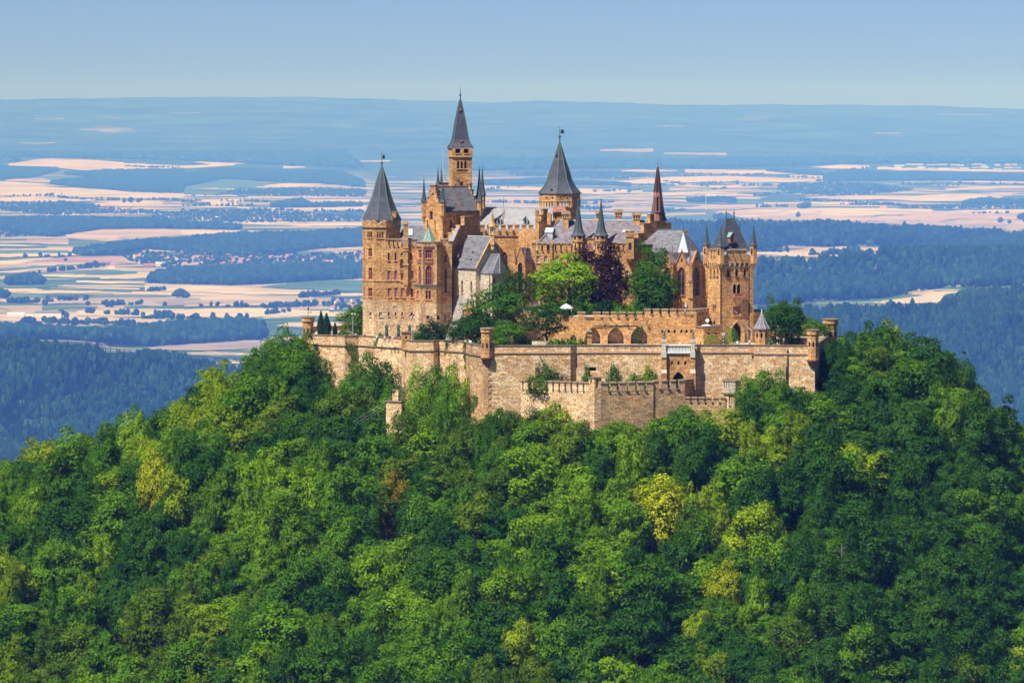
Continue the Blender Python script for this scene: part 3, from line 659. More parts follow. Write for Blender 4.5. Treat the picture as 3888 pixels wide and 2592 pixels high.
FIELDS = [
 # left far
 ('w', 30, 470, [622, 602, 606, 617], [630, 634, 648, 650]), ('w', 200, 690, [628, 620, 622, 630], [636, 646, 646, 640]), ('w', 740, 930, [611, 612, 617], [618, 628, 622]), ('w', 680, 890, [630, 627, 622], [641, 636, 628]),
 ('w', 1075, 1160, [631, 633], [641, 636]), ('p', 20, 190, [678, 684], [687, 694]), ('w', -40, 175, [688, 692, 699], [712, 712, 702]), ('w', -60, 700, [712, 708, 716, 727, 735], [742, 744, 750, 752, 752]), ('g', 0, 55, [717, 718], [722, 720]),
 ('w', 0, 360, [747, 752, 758], [764, 768, 764]), ('w', 360, 620, [772, 768, 766], [783, 784, 776]), ('g', 170, 350, [676, 668, 668], [684, 680, 672]), ('g', 600, 1080, [712, 690, 680, 690, 700], [735, 724, 718, 712, 706]),
 ('w', 710, 1000, [712, 716, 722], [715, 721, 725]), ('w', 970, 1215, [709, 696, 700], [711, 712, 703]), ('g', 680, 1000, [722, 728, 736], [737, 740, 742]), ('w', 640, 900, [739, 741, 742], [745, 746, 746]), ('w', 940, 1230, [745, 748, 750], [752, 753, 753]),
 ('w', 690, 950, [759, 756, 757], [766, 769, 766]), ('w', 800, 900, [769, 770], [780, 780]), ('w', 1160, 1400, [760, 758, 758], [770, 770, 768]), ('w', 900, 1390, [788, 790, 788, 784], [792, 800, 800, 796]), ('w', 950, 1380, [845, 848, 846], [853, 860, 858]),
 ('p', 250, 690, [880, 872, 870, 872], [905, 918, 905, 892]), ('m', 440, 700, [905, 902, 895], [912, 908, 900]), ('w', 690, 985, [872, 874, 878], [893, 890, 884]), ('p', 100, 260, [912, 908], [924, 930]), ('p', 540, 700, [944, 934], [958, 956]), ('g', 540, 690, [938, 930], [944, 936]),
 ('w', 1170, 1380, [944, 939], [952, 950]),
 # left middle
 ('p', -60, 180, [943, 945, 950], [950, 953, 954]), ('g', 0, 260, [951, 950, 952], [962, 961, 962]), ('w', 0, 300, [963, 961, 963], [978, 974, 970]), ('g', -20, 110, [985, 979], [992, 984]), ('w', -20, 200, [993, 985, 979], [1006, 1000, 984]),
 ('r', 110, 480, [990, 975, 974], [1000, 1000, 1004]), ('p', -60, 330, [1006, 1000, 999], [1022, 1012, 1003]), ('g', -20, 330, [1024, 1008, 1002], [1032, 1018, 1006]), ('w', -20, 330, [1034, 1020, 1007], [1039, 1026, 1012]), ('r', 20, 340, [1038, 1024, 1012], [1040, 1034, 1020]),
 ('p', 420, 490, [992, 984], [1006, 1002]), ('g', 140, 520, [1040, 1027, 1030], [1044, 1046, 1042]), ('w', 360, 600, [1022, 1026, 1030], [1024, 1029, 1032]), ('w', 120, 430, [1044, 1040, 1048], [1048, 1054, 1054]), ('w', 380, 580, [1056, 1042, 1040], [1060, 1060, 1056]), ('g', 130, 550, [1050, 1056, 1060], [1053, 1062, 1066]),
 ('w', 290, 550, [1067, 1068, 1069], [1075, 1078, 1076]), ('g', 250, 550, [1079, 1080, 1079], [1083, 1084, 1083]), ('w', 220, 545, [1087, 1084, 1084], [1090, 1090, 1089]), ('w', 190, 530, [1094, 1094, 1096], [1096, 1098, 1101]), ('g', -20, 240, [1088, 1086, 1082], [1097, 1095, 1090]), ('g', 160, 500, [1098, 1100, 1104], [1102, 1106, 1110]),
 ('w', -20, 140, [1097, 1096], [1115, 1108]), ('w', 100, 430, [1102, 1104, 1110], [1116, 1115, 1114]), ('w', 550, 1290, [1080, 1085, 1094, 1100, 1104], [1105, 1110, 1118, 1120, 1112]), ('g', 990, 1390, [1090, 1072, 1064, 1066], [1092, 1096, 1102, 1114]), ('w', 1230, 1390, [1113, 1116], [1126, 1126]),
 ('b', 250, 760, [1137, 1130, 1129, 1132], [1152, 1156, 1163, 1158]), ('p', 0, 330, [1136, 1134, 1133], [1146, 1156, 1150]), ('p', 700, 1270, [1145, 1138, 1140, 1146], [1164, 1162, 1158, 1160]), ('g', 470, 730, [1163, 1163, 1166], [1168, 1171, 1171]), ('g', 160, 370, [1162, 1164], [1180, 1168]), ('w', 290, 700, [1182, 1172, 1173, 1174], [1200, 1202, 1204, 1206]),
 ('w', 640, 1250, [1178, 1172, 1170, 1178, 1182], [1200, 1206, 1212, 1206, 1198]), ('w', 1040, 1360, [1192, 1186], [1206, 1208]), ('p', -40, 630, [1203, 1204, 1208, 1213], [1220, 1224, 1230, 1222]), ('r', 130, 210, [1228, 1230], [1246, 1236]), ('m', 170, 400, [1246, 1235, 1240], [1250, 1250, 1262]), ('g', 520, 950, [1228, 1216, 1212, 1210], [1236, 1232, 1232, 1226]), ('m', 640, 760, [1232, 1233], [1238, 1240]),
 ('g', 930, 1300, [1208, 1198, 1204], [1214, 1216, 1222]), ('b', 560, 1010, [1322, 1304, 1290, 1296], [1328, 1332, 1330, 1322]), ('w', 640, 1010, [1342, 1338, 1346], [1350, 1352, 1350]), ('g', 800, 960, [1352, 1354], [1360, 1362]), ('w', 880, 990, [1376, 1372], [1382, 1378]),
 # middle, seen between the towers
 ('w', 1180, 1480, [614, 610], [616, 614]), ('w', 1840, 2070, [705, 709, 712], [716, 722, 724]), ('p', 1840, 2050, [752, 756], [760, 764]), ('w', 2200, 2440, [716, 718, 724], [736, 738, 730]), ('g', 2190, 2480, [706, 708, 712], [715, 716, 720]), ('w', 2210, 2500, [752, 752, 756], [756, 757, 758]), ('p', 2230, 2480, [766, 764, 766], [774, 776, 772]), ('w', 2230, 2340, [778, 778], [783, 782]), ('p', 2240, 2500, [790, 788, 790], [800, 800, 798]),
 ('w', 2360, 2570, [647, 645, 648], [652, 653, 650]), ('w', 2600, 3060, [644, 646, 650], [656, 660, 662]), ('w', 2340, 3130, [690, 672, 668, 676, 684], [700, 694, 690, 692, 690]), ('w', 2560, 2880, [700, 706, 700], [706, 716, 712]), ('g', 2580, 2760, [683, 682], [688, 690]), ('w', 2520, 2800, [732, 728, 732], [744, 736, 736]), ('w', 2680, 2860, [736, 738], [746, 744]), ('g', 2390, 2540, [710, 712], [726, 724]),
 ('p', 2510, 2760, [760, 758, 762], [764, 768, 772]), ('g', 2690, 2880, [760, 764], [770, 772]), ('p', 2560, 2900, [790, 778, 776], [796, 792, 788]), ('g', 2500, 2700, [800, 798], [808, 806]), ('p', 2520, 2680, [810, 808], [816, 815]), ('g', 2520, 2800, [820, 818], [834, 832]), ('w', 2550, 2740, [843, 842], [847, 846]), ('p', 2720, 3120, [806, 796, 792, 800], [812, 834, 838, 828]),
 # right far
 ('w', 3080, 3300, [634, 626, 628], [636, 642, 640]), ('w', 3330, 3888, [634, 640, 644, 646], [644, 648, 652, 654]), ('w', 3000, 3150, [664, 668], [676, 680]), ('g', 3190, 3420, [687, 690], [696, 698]), ('w', 3620, 3950, [690, 688, 690], [694, 694, 694]), ('w', 3590, 3900, [716, 708, 706], [722, 718, 712]), ('w', 3060, 3460, [748, 744, 746], [752, 760, 754]), ('w', 3340, 3810, [752, 744, 738, 748], [756, 766, 764, 760]), ('p', 2900, 3060, [770, 768], [780, 776]),
 ('w', 3080, 3320, [768, 770], [776, 778]), ('w', 2820, 3540, [808, 794, 790, 792, 796], [822, 828, 826, 816, 806]), ('p', 2990, 3888, [826, 808, 806, 802, 806], [838, 846, 852, 850, 846]), ('g', 3280, 3430, [820, 812], [826, 820]), ('r', 3380, 3500, [818, 812], [822, 816]), ('w', 3460, 3890, [812, 798, 800], [814, 806, 810]), ('g', 3480, 3888, [838, 832, 836], [842, 838, 838]), ('b', 3300, 3888, [832, 836, 842, 846], [848, 856, 866, 872]), ('p', 3820, 3960, [846, 840], [872, 886]),
 ('w', 2860, 3110, [960, 958, 964], [966, 974, 978]), ('p', 2980, 3340, [954, 942, 938, 944], [966, 974, 966, 954]), ('w', 3120, 3260, [970, 972], [980, 976]), ('m', 3100, 3400, [1150, 1146], [1158, 1154]), ('w', 3320, 3590, [1148, 1142, 1141], [1156, 1154, 1150]), ('w', 3545, 3730, [1103, 1099], [1107, 1103]), ('g', 3540, 3850, [1092, 1087], [1102, 1096]),
 ('b', 70, 210, [543, 542], [545, 546]), ('b', 380, 460, [448, 448], [451, 451]), ('b', 300, 500, [487, 485, 487], [494, 500, 496]), ('b', 640, 760, [428, 428], [432, 432]), ('b', 2280, 2480, [568, 563], [574, 578]), ('b', 2520, 2760, [578, 582], [584, 592]), ('b', 3560, 3760, [432, 436], [437, 440]), ('b', 130, 240, [450, 449], [455, 454]), ('b', 3320, 3420, [505, 504], [508, 508]), ('b', 2490, 2600, [476, 478], [481, 481])]
for f in FIELDS: field(*f)

# ------------------------------------------------------------------ scattering of far woods (one mass each)
def blob_mesh(name, mat, seed, kind):
    r = random.Random(seed); bm = bmesh.new()
    if kind == 'broad':
        for k in range(3):
            q = bmesh.ops.create_icosphere(bm, subdivisions=2, radius=1.0)['verts']
            c = Vector((r.uniform(-.45, .45), r.uniform(-.45, .45), r.uniform(0.55, 0.95))); s = r.uniform(.42, .62)
            for v in q:
                j = 1 + 0.22 * math.sin(v.co.x * 7 + k) * math.sin(v.co.y * 6 + seed) + r.uniform(-.10, .10)
                v.co = c + v.co * s * j
        bmesh.ops.create_cone(bm, segments=5, radius1=.09, radius2=.05, depth=.6, matrix=Matrix.Translation((0, 0, .2)))
    else:
        for k in range(4):
            z0 = 0.18 + k * 0.24; rr = 0.40 * (1 - k * 0.21)
            q = bmesh.ops.create_cone(bm, segments=7, radius1=rr, radius2=0.02, depth=0.44, matrix=Matrix.Translation((0, 0, z0 + .22)))['verts']
            for v in q: v.co.x *= r.uniform(.8, 1.2); v.co.y *= r.uniform(.8, 1.2)
    me = bpy.data.meshes.new(name); bm.to_mesh(me); bm.free(); me.materials.append(mat); return bpy.data.objects.new(name, me)
FARM = dict(a=leafmat('far_leaf_green', (0.019, 0.052, 0.016), trans=0, spec=0.0, ns=0.011, var=0.5), b=leafmat('far_leaf_dark', (0.011, 0.034, 0.013), trans=0, spec=0.0, ns=0.011, var=0.5), c=leafmat('far_needle', (0.007, 0.021, 0.010), trans=0, spec=0.0, ns=0.011, var=0.5), d=leafmat('far_leaf_light', (0.036, 0.078, 0.022), trans=0, spec=0.0, ns=0.011, var=0.5))
def proto_collection(name, objs):
    c = bpy.data.collections.new(name)
    for o in objs: c.objects.link(o)
    return c
FARCOL = proto_collection('far_tree_forms', [blob_mesh('form_%02d' % k, FARM[m], k, t) for k, (m, t) in enumerate([('a', 'broad'), ('a', 'broad'), ('b', 'broad'), ('b', 'broad'), ('d', 'broad'), ('c', 'con'), ('c', 'con'), ('b', 'con')])])
def scatter(name, pts, idx, rot, scl, coll):
    me = bpy.data.meshes.new(name); me.vertices.add(len(pts)); me.vertices.foreach_set('co', np.asarray(pts, np.float32).ravel())
    for nm, ty, dat, key in (('idx', 'INT', idx, 'value'), ('rot', 'FLOAT', rot, 'value'), ('scl', 'FLOAT_VECTOR', scl, 'vector')):
        a = me.attributes.new(nm, ty, 'POINT'); a.data.foreach_set(key, np.asarray(dat).ravel())
    me.update(); o = link(name, me)
    g = bpy.data.node_groups.new(name, 'GeometryNodeTree')
    g.interface.new_socket('Geometry', in_out='INPUT', socket_type='NodeSocketGeometry'); g.interface.new_socket('Geometry', in_out='OUTPUT', socket_type='NodeSocketGeometry')
    N, L = g.nodes, g.links; gi = N.new('NodeGroupInput'); go = N.new('NodeGroupOutput'); iop = N.new('GeometryNodeInstanceOnPoints')
    ci = N.new('GeometryNodeCollectionInfo'); ci.inputs['Collection'].default_value = coll; ci.inputs['Separate Children'].default_value = True; ci.inputs['Reset Children'].default_value = True
    def na(nm, ty):
        n = N.new('GeometryNodeInputNamedAttribute'); n.data_type = ty; n.inputs['Name'].default_value = nm; return n.outputs['Attribute']
    cx = N.new('ShaderNodeCombineXYZ'); L.new(na('rot', 'FLOAT'), cx.inputs['Z']); er = N.new('FunctionNodeEulerToRotation'); L.new(cx.outputs[0], er.inputs[0])
    L.new(gi.outputs[0], iop.inputs['Points']); L.new(ci.outputs[0], iop.inputs['Instance']); iop.inputs['Pick Instance'].default_value = True
    L.new(na('idx', 'INT'), iop.inputs['Instance Index']); L.new(er.outputs[0], iop.inputs['Rotation']); L.new(na('scl', 'FLOAT_VECTOR'), iop.inputs['Scale'])
    L.new(iop.outputs[0], go.inputs[0])
    md = o.modifiers.new('scatter', 'NODES'); md.node_group = g
    return o
def in_poly(px, py, poly):
    ins = np.zeros(len(px), bool); n = len(poly)
    for k in range(n):
        x0, y0 = poly[k]; x1, y1 = poly[(k + 1) % n]
        c = ((y0 > py) != (y1 > py)) & (px < (x1 - x0) * (py - y0) / (y1 - y0 + 1e-9) + x0); ins ^= c
    return ins
def fill(poly, spacing):
    """random points of the land inside an image polygon, even per square metre"""
    xs = [p[0] for p in poly]; ys = [p[1] for p in poly]; K = 60
    gx, gy = np.meshgrid(np.linspace(min(xs), max(xs), K), np.linspace(min(ys), max(ys), K)); c = land(gx, gy)
    a = np.abs(np.cross((c[1:, :-1] - c[:-1, :-1])[..., :2], (c[:-1, 1:] - c[:-1, :-1])[..., :2])).ravel()
    n = int(a.sum() / spacing ** 2)
    n = min(n, 60000); cell = rng.choice(len(a), n, p=a / a.sum()); i, j = np.divmod(cell, K - 1)
    s, t = rng.random(n), rng.random(n); dx = (max(xs) - min(xs)) / (K - 1); dy = (max(ys) - min(ys)) / (K - 1)
    px = min(xs) + (j + s) * dx; py = min(ys) + (i + t) * dy
    k = in_poly(px, py, poly); return px[k], py[k]
WOODS = []   # arrays of (points, idx, scale)
def wood(poly, spacing, h, w, mixw, jit=0.25):
    spacing *= SC_; h *= SC_; w *= SC_; px, py = fill(poly, spacing); hp = h * FPX / dist(px, py)     # the outline is that of the tree tops
    k = in_poly(px, py - hp * .8, poly); px, py = px[k], py[k]; n = len(px)
    if n == 0: return
    p = land(px, py); cl = np.sin(p[:, 0] * 0.013 + 2 * np.sin(p[:, 1] * 0.004)) + rng.normal(0, .7, n)
    idx = np.where(cl > mixw, rng.integers(5, 8, n), rng.choice([0, 1, 2, 3, 4], n, p=[.27, .25, .2, .14, .14]))
    hh = h * rng.uniform(1 - jit, 1 + jit, n); ww = np.where(idx >= 5, w * 0.8, w) * rng.uniform(.8, 1.25, n)
    WOODS.append((p, idx, np.stack([ww, ww, hh], 1)))
def hedge(x0, y0, x1, y1, n, h=11, w=9, bend=0):
    t = rng.random(n); px = x0 + (x1 - x0) * t; py = y0 + (y1 - y0) * t + bend * np.sin(t * math.pi) + rng.normal(0, .4, n)
    h *= SC_; w *= SC_; p = land(px, py); hh = h * rng.uniform(.5, 1.35, n); ww = w * rng.uniform(.6, 1.3, n)
    WOODS.append((p, rng.integers(0, 5, n), np.stack([ww, ww, hh], 1)))
# near foothill woods
wood([(-700, 1280), (0, 1302), (500, 1340), (900, 1400), (1100, 1450), (1150, 1750), (-700, 1800)], 6.6, 15, 7.5, 0.35)
wood([(2880, 1186), (3040, 1183), (3400, 1167), (3560, 1159), (3690, 1119), (3888, 1103), (4700, 1090), (4700, 1720), (2880, 1640)], 6.8, 15, 7.5, 0.5)
wood([(2520, 986), (2870, 984), (3130, 986), (3350, 960), (3888, 890), (4700, 894), (4700, 1090), (3888, 1088), (3530, 1100), (3330, 1136), (3100, 1146), (2860, 1160), (2520, 1160)], 8.5, 17, 10, 1.0)
wood([(2520, 848), (2700, 847), (3040, 850), (3262, 856), (3494, 868), (3888, 888), (3700, 925), (3350, 936), (3000, 938), (2860, 952), (2520, 960)], 9, 19, 10, 0.1)
# woods on the plain: (spacing, height, width)
for poly in [[(0, 1240), (200, 1250), (420, 1264), (600, 1240), (900, 1222), (1000, 1230), (1000, 1290), (560, 1318), (250, 1290), (-100, 1290), (-100, 1230)],
             [(380, 938), (430, 926), (600, 915), (900, 890), (1150, 885), (1390, 872), (1390, 936), (1200, 948), (1000, 974), (800, 968), (560, 948), (430, 972), (300, 970), (240, 955)],
             [(555, 1076), (570, 1050), (640, 1025), (800, 1020), (1100, 1008), (1390, 1010), (1390, 1056), (1100, 1074), (900, 1084), (700, 1080)],
             [(0, 1070), (60, 1056), (120, 1046), (180, 1070), (290, 1066), (290, 1078), (200, 1080), (0, 1084)], [(150, 1130), (260, 1120), (700, 1114), (1100, 1128), (1100, 1137), (700, 1133), (300, 1130)],
             [(0, 1160), (130, 1156), (130, 1152), (0, 1146)], [(0, 1110), (60, 1116), (140, 1130), (0, 1132)],
             [(176, 700), (200, 690), (330, 676), (700, 650), (690, 735), (500, 730), (300, 712)], [(0, 630), (60, 636), (220, 640), (225, 650), (120, 676), (0, 684)], [(200, 660), (400, 648), (700, 645), (700, 680), (340, 672)],
             [(0, 830), (120, 828), (350, 830), (700, 842), (690, 868), (380, 872), (200, 900), (0, 880)], [(690, 660), (860, 650), (1290, 650), (1380, 690), (1380, 712), (1200, 696), (1000, 690), (850, 680), (700, 710)],
             [(1000, 790), (1050, 772), (1140, 756), (1180, 775), (1370, 772), (1370, 786), (1100, 790)], [(690, 850), (780, 852), (900, 858), (960, 872), (900, 874), (690, 870)],
             [(960, 1180), (1150, 1170), (1160, 1178), (1000, 1184)], [(3130, 664), (3200, 648), (3360, 656), (3888, 660), (3888, 690), (3560, 684), (3130, 690)], [(2780, 640), (3060, 650), (3120, 656), (3120, 668), (3060, 664), (2900, 650)],
             [(1840, 690), (2050, 680), (2180, 690), (2400, 700), (2400, 708), (2150, 702), (1840, 704)], [(2610, 755), (2740, 752), (2800, 758), (2790, 770), (2610, 768)], [(2660, 828), (2740, 818), (2820, 824), (2760, 836)],
             [(3640, 770), (3740, 756), (3888, 762), (3888, 778), (3660, 780)], [(3000, 790), (3060, 775), (3090, 786), (3050, 792)], [(2980, 822), (3040, 812), (3030, 826)], [(3830, 830), (3888, 815), (3900, 836)], [(0, 612), (110, 600), (60, 616)]]:
    wood(poly, 13 if max(p[1] for p in poly) > 1000 else 17, 17, 15, 1.25)
# the same country goes on outside the frame and behind the castle
wood([(-2700, 1262), (-1500, 1276), (-690, 1282), (-690, 1800), (-2700, 1800)], 7.5, 15, 8.5, 0.35)
wood([(4690, 1092), (6500, 1070), (6500, 1720), (4690, 1720)], 7.5, 15, 8.5, 0.5); wood([(4690, 896), (6500, 898), (6500, 1060), (4690, 1086)], 10, 17, 12, 1.0); wood([(1150, 1420), (1500, 1500), (2300, 1400), (2900, 1200), (2900, 1640), (1150, 1740)], 8, 15, 9, 0.5)
rw = random.Random(21)
for k_ in range(120):
    x0, x1 = rw.choice([(-2700, -60), (-2700, -60), (1420, 2540), (3960, 6500), (3960, 6500)]); cx_ = rw.uniform(x0, x1); lo_, hi_ = (930, 1290) if x0 == 1420 else (650, 1250) if x0 < 0 else (650, 860); cy_ = rw.uniform(lo_, hi_); ry_ = rw.uniform(8, 26) * (cy_ / 900) ** 2; rx_ = rw.uniform(60, 330)
    if x0 == 1420: cx_ = min(max(cx_, x0 + rx_), x1 - rx_)
    elif x0 < 0: cx_ = min(cx_, -60 - rx_)
    else: cx_ = max(cx_, 3960 + rx_)
    wood([(cx_ + rx_ * math.cos(a) * (1 + .25 * math.sin(3 * a + k_)), cy_ + ry_ * math.sin(a)) for a in [j * math.pi / 7 for j in range(14)]], 19, 17, 17, 1.2)
# a broken wooded belt below the far ridge
for poly in [[(-2700, 560), (400, 580), (1300, 575), (1380, 640), (700, 612), (380, 600), (-2700, 600)], [(1800, 600), (2400, 610), (3100, 600), (6500, 590), (6500, 625), (3300, 622), (2700, 640), (2300, 640), (1800, 650)]]:
    wood(poly, 46, 26, 46, 1.25)
for a in [(330, 1190, 660, 1206, 40), (540, 1212, 940, 1216, 34), (160, 1226, 330, 1234, 30), (330, 1228, 520, 1240, 30), (330, 972, 90, 978, 12), (140, 1040, 300, 1022, 18), (300, 1020, 400, 1014, 26), (20, 1150, 150, 1152, 26), (180, 1148, 330, 1140, 12), (390, 1160, 470, 1158, 18), (600, 1152, 480, 1160, 6), (735, 1166, 950, 1166, 10),
          (1000, 1170, 1200, 1162, 50), (1140, 1130, 1290, 1120, 50), (1010, 1196, 1110, 1184, 10), (10, 750, 240, 742, 20), (170, 745, 330, 760, 40), (330, 758, 480, 762, 26), (560, 760, 700, 764, 50), (690, 770, 760, 764, 20), (840, 766, 1020, 768, 30), (690, 782, 960, 784, 40), (720, 745, 860, 742, 10), (940, 800, 1380, 806, 70), (690, 815, 1000, 806, 40),
          (470, 632, 600, 640, 40), (560, 636, 690, 640, 26), (2250, 730, 2440, 722, 24), (2700, 722, 2760, 716, 12), (2660, 700, 2790, 694, 30), (2400, 668, 2700, 662, 40), (2600, 672, 2780, 664, 30), (2420, 706, 2600, 704, 26), (2520, 690, 2700, 712, 26), (2770, 668, 2900, 664, 30), (2810, 708, 2980, 706, 40), (2950, 672, 3120, 678, 30), (2860, 745, 3010, 736, 30), (3030, 762, 3260, 768, 40), (3260, 770, 3450, 786, 60), (3100, 690, 3180, 686, 24), (3460, 790, 3640, 786, 40), (3420, 700, 3640, 706, 50), (3640, 696, 3700, 702, 20), (3180, 778, 3420, 782, 40), (2870, 788, 2990, 786, 26), (2860, 954, 3000, 962, 12), (3080, 972, 3240, 966, 26), (3220, 952, 3260, 954, 10), (3820, 796, 3888, 790, 20), (2240, 776, 2330, 770, 14), (2230, 800, 2330, 790, 20), (2500, 806, 2600, 800, 20), (3690, 812, 3840, 812, 16), (3740, 700, 3888, 704, 26), (3200, 646, 3330, 640, 20), (620, 1104, 560, 1106, 14), (270, 1236, 290, 1236, 3), (1840, 720, 1990, 712, 8), (1850, 770, 2050, 772, 60), (2200, 790, 2280, 796, 30)]:
    hedge(*a)
for px, py, s in [(172, 1160, 30), (337, 1160, 22), (235, 1204, 34), (250, 1206, 26), (337, 1232, 24), (628, 1163, 22), (246, 992, 20), (362, 1004, 24), (346, 1006, 18), (100, 1238, 40), (80, 1240, 34), (120, 1236, 40), (140, 1244, 30), (25, 1240, 24), (2800, 700, 46), (3550, 690, 26), (3890, 846, 30), (3800, 846, 44), (3830, 850, 36), (3240, 964, 30), (3194, 964, 20), (2660, 668, 26), (2390, 732, 36), (500, 770, 60), (530, 770, 50), (470, 770, 46), (150, 975, 20), (420, 1165, 26), (410, 1166, 26), (430, 1166, 30)]:
    p = land(np.array([px]), np.array([py])); WOODS.append((p, rng.integers(0, 4, 1), np.array([[s * .8, s * .8, s * .8]])))

# ------------------------------------------------------------------ villages
def house_mesh(name, wl, dp, h, rh, wallm, roofm, gables=True):
    m = M(); x, y = wl / 2, dp / 2; m.prism([(-x, -y), (x, -y), (x, y), (-x, y)], 0, h, 0, top=False)
    o = 0.5; m.add([(-x - o, -y - o, h - .3), (x + o, -y - o, h - .3), (x + o, 0, h + rh), (-x - o, 0, h + rh), (x + o, y + o, h - .3), (-x - o, y + o, h - .3)], [(0, 1, 2, 3), (3, 2, 4, 5)], 1)
    m.add([(-x, -y, h), (-x, y, h), (-x, 0, h + rh - .2), (x, -y, h), (x, y, h), (x, 0, h + rh - .2)], [(0, 2, 1), (3, 4, 5)], 0)
    m.box((x * 0.3, 0.6, h + rh), (.8, .8, 1.6), 0, 1)
    for k in range(3): m.box((-x + wl * (k + .5) / 3, -y - .03, h * .55), (1.2, .1, 1.5), 0, 2)
    return mesh_from(m, name, [wallm, roofm, MT['glass']])
WALLM = [plain('white_render', (0.78, 0.75, 0.70), 0.9, 0.06), plain('cream_render', (0.62, 0.52, 0.40), 0.9, 0.08), plain('timber_brown', (0.24, 0.17, 0.12), 0.9, 0.2)]
ROOFM = [plain('red_tiles', (0.48, 0.12, 0.07), 0.85, 0.2), plain('orange_tiles', (0.58, 0.20, 0.11), 0.85, 0.2), plain('brown_tiles', (0.24, 0.11, 0.085), 0.85, 0.25), plain('grey_tiles', (0.16, 0.15, 0.155), 0.85, 0.2)]
HM = [house_mesh('house', 13, 10, 6, 5, WALLM[0], ROOFM[0]), house_mesh('house', 12, 10, 5.5, 5, WALLM[0], ROOFM[1]), house_mesh('house', 16, 11, 6, 6, WALLM[1], ROOFM[2]), house_mesh('house', 12, 9, 6.5, 4.5, WALLM[0], ROOFM[3]), house_mesh('house', 20, 12, 5, 6.5, WALLM[2], ROOFM[0]), house_mesh('house', 14, 11, 6.5, 5.5, WALLM[1], ROOFM[1])]
HW = ['white house under a red tiled roof', 'white house under an orange tiled roof', 'cream house under a brown tiled roof', 'white house under a grey roof', 'brown timber barn house under a red roof', 'cream house under an orange roof']
VILL = [('wooded village beside the left foothill fields', [(690, 952), (820, 962), (960, 976), (1390, 962), (1390, 1002), (1200, 998), (960, 1002), (800, 1012), (690, 996)], 95, 0.5), ('hamlet at the edge of the reddish field', [(430, 960), (640, 966), (690, 975), (690, 1014), (540, 1014)], 12, .4),
        ('small village with red roofs below the far wood', [(0, 866), (150, 870), (270, 874), (260, 890), (60, 900), (0, 900)], 22, .5), ('village of the white church tower', [(520, 838), (700, 800), (960, 800), (1370, 822), (1370, 840), (1000, 846), (760, 848), (540, 848)], 52, .4), ('village by the grain silos', [(0, 770), (260, 768), (480, 800), (640, 806), (640, 816), (400, 812), (200, 820), (0, 800)], 26, .4),
        ('far village left of the round spired tower', [(900, 720), (1240, 716), (1390, 722), (1390, 748), (1150, 746), (840, 738)], 30, .3), ('far village behind the round tower', [(1930, 655), (2200, 652), (2400, 656), (2480, 668), (2380, 680), (2200, 676), (1940, 666)], 34, .3),
        ('village on the far right plain', [(2960, 700), (3140, 694), (3300, 698), (3470, 720), (3400, 732), (3160, 746), (3000, 736), (2950, 722)], 48, .4), ('roadside hamlet at the right edge', [(3480, 790), (3600, 786), (3888, 772), (3900, 792), (3640, 794), (3500, 793)], 16, .4), ('farmsteads behind the dark conifers', [(1180, 1150), (1390, 1140), (1390, 1178), (1230, 1176)], 9, .5)]
for vn, poly, n, tr in VILL:
    xs = [p[0] for p in poly]; ys = [p[1] for p in poly]; k = 0; guard = 0
    while k < n and guard < 5000:
        guard += 1; px, py = random.uniform(min(xs), max(xs)), random.uniform(min(ys), max(ys))
        if not in_poly(np.array([px]), np.array([py]), poly)[0]: continue
        q = random.choices(range(6), [4, 4, 2, 2, 1, 2])[0]; p = land(np.array([px]), np.array([py]))[0]
        o = link('house', HM[q], None, p, random.choice([0, 0.3, -0.3, 1.4, 0.9]) + random.uniform(-.15, .15)); s = random.uniform(1.35, 2.0); o.scale = (s, s, s)
        tag(o, HW[q] + ', ' + vn, 'house', 'houses: ' + vn); k += 1
    px, py = fill(poly, 84); p = land(px, py); m_ = len(p); s = rng.uniform(10, 21, m_); WOODS.append((p, rng.integers(0, 5, m_), np.stack([s, s, s], 1)))
PT = np.concatenate([w[0] for w in WOODS]); ID = np.concatenate([w[1] for w in WOODS]); SC = np.concatenate([w[2] for w in WOODS])
tag(scatter('distant_woodland', PT, ID, rng.uniform(0, 6.28, len(PT)), SC, FARCOL), 'hazy blue woods, copses and hedgerows on the plain and foothills', 'woodland', kind='stuff')

def P1(px, py): return Vector(land(np.array([px]), np.array([py]))[0])
# church, barns, silos, factory halls, turbine, pylon
p = P1(770, 846); K_ = SC_ / 1.31; t = thing('village_church', 'white church tower with long red nave roof in the far village', 'church', p)
m = M(); m.box(p + Vector((-4, 0, 20)), (13, 13, 49)); build(m, 'tower', WALLM[0], t)
m = M(); m.loft((p.x - 4, p.y), [(9.4, p.z + 45), (0.2, p.z + 61)], 4, math.pi / 4); build(m, 'tower_roof', WALLM[0], t)
m = M(); m.box(p + Vector((29, 0, 6)), (55, 20, 14)); build(m, 'nave', WALLM[0], t)
m = M(); a = p + Vector((0, 0, 13)); m.add([a + Vector(v) for v in ((1, -11.5, 0), (58, -11.5, 0), (58, 0, 13), (1, 0, 13), (58, 11.5, 0), (1, 11.5, 0))], [(0, 1, 2, 3), (3, 2, 4, 5), (0, 3, 5), (1, 4, 2)]); build(m, 'nave_roof', ROOFM[1], t)
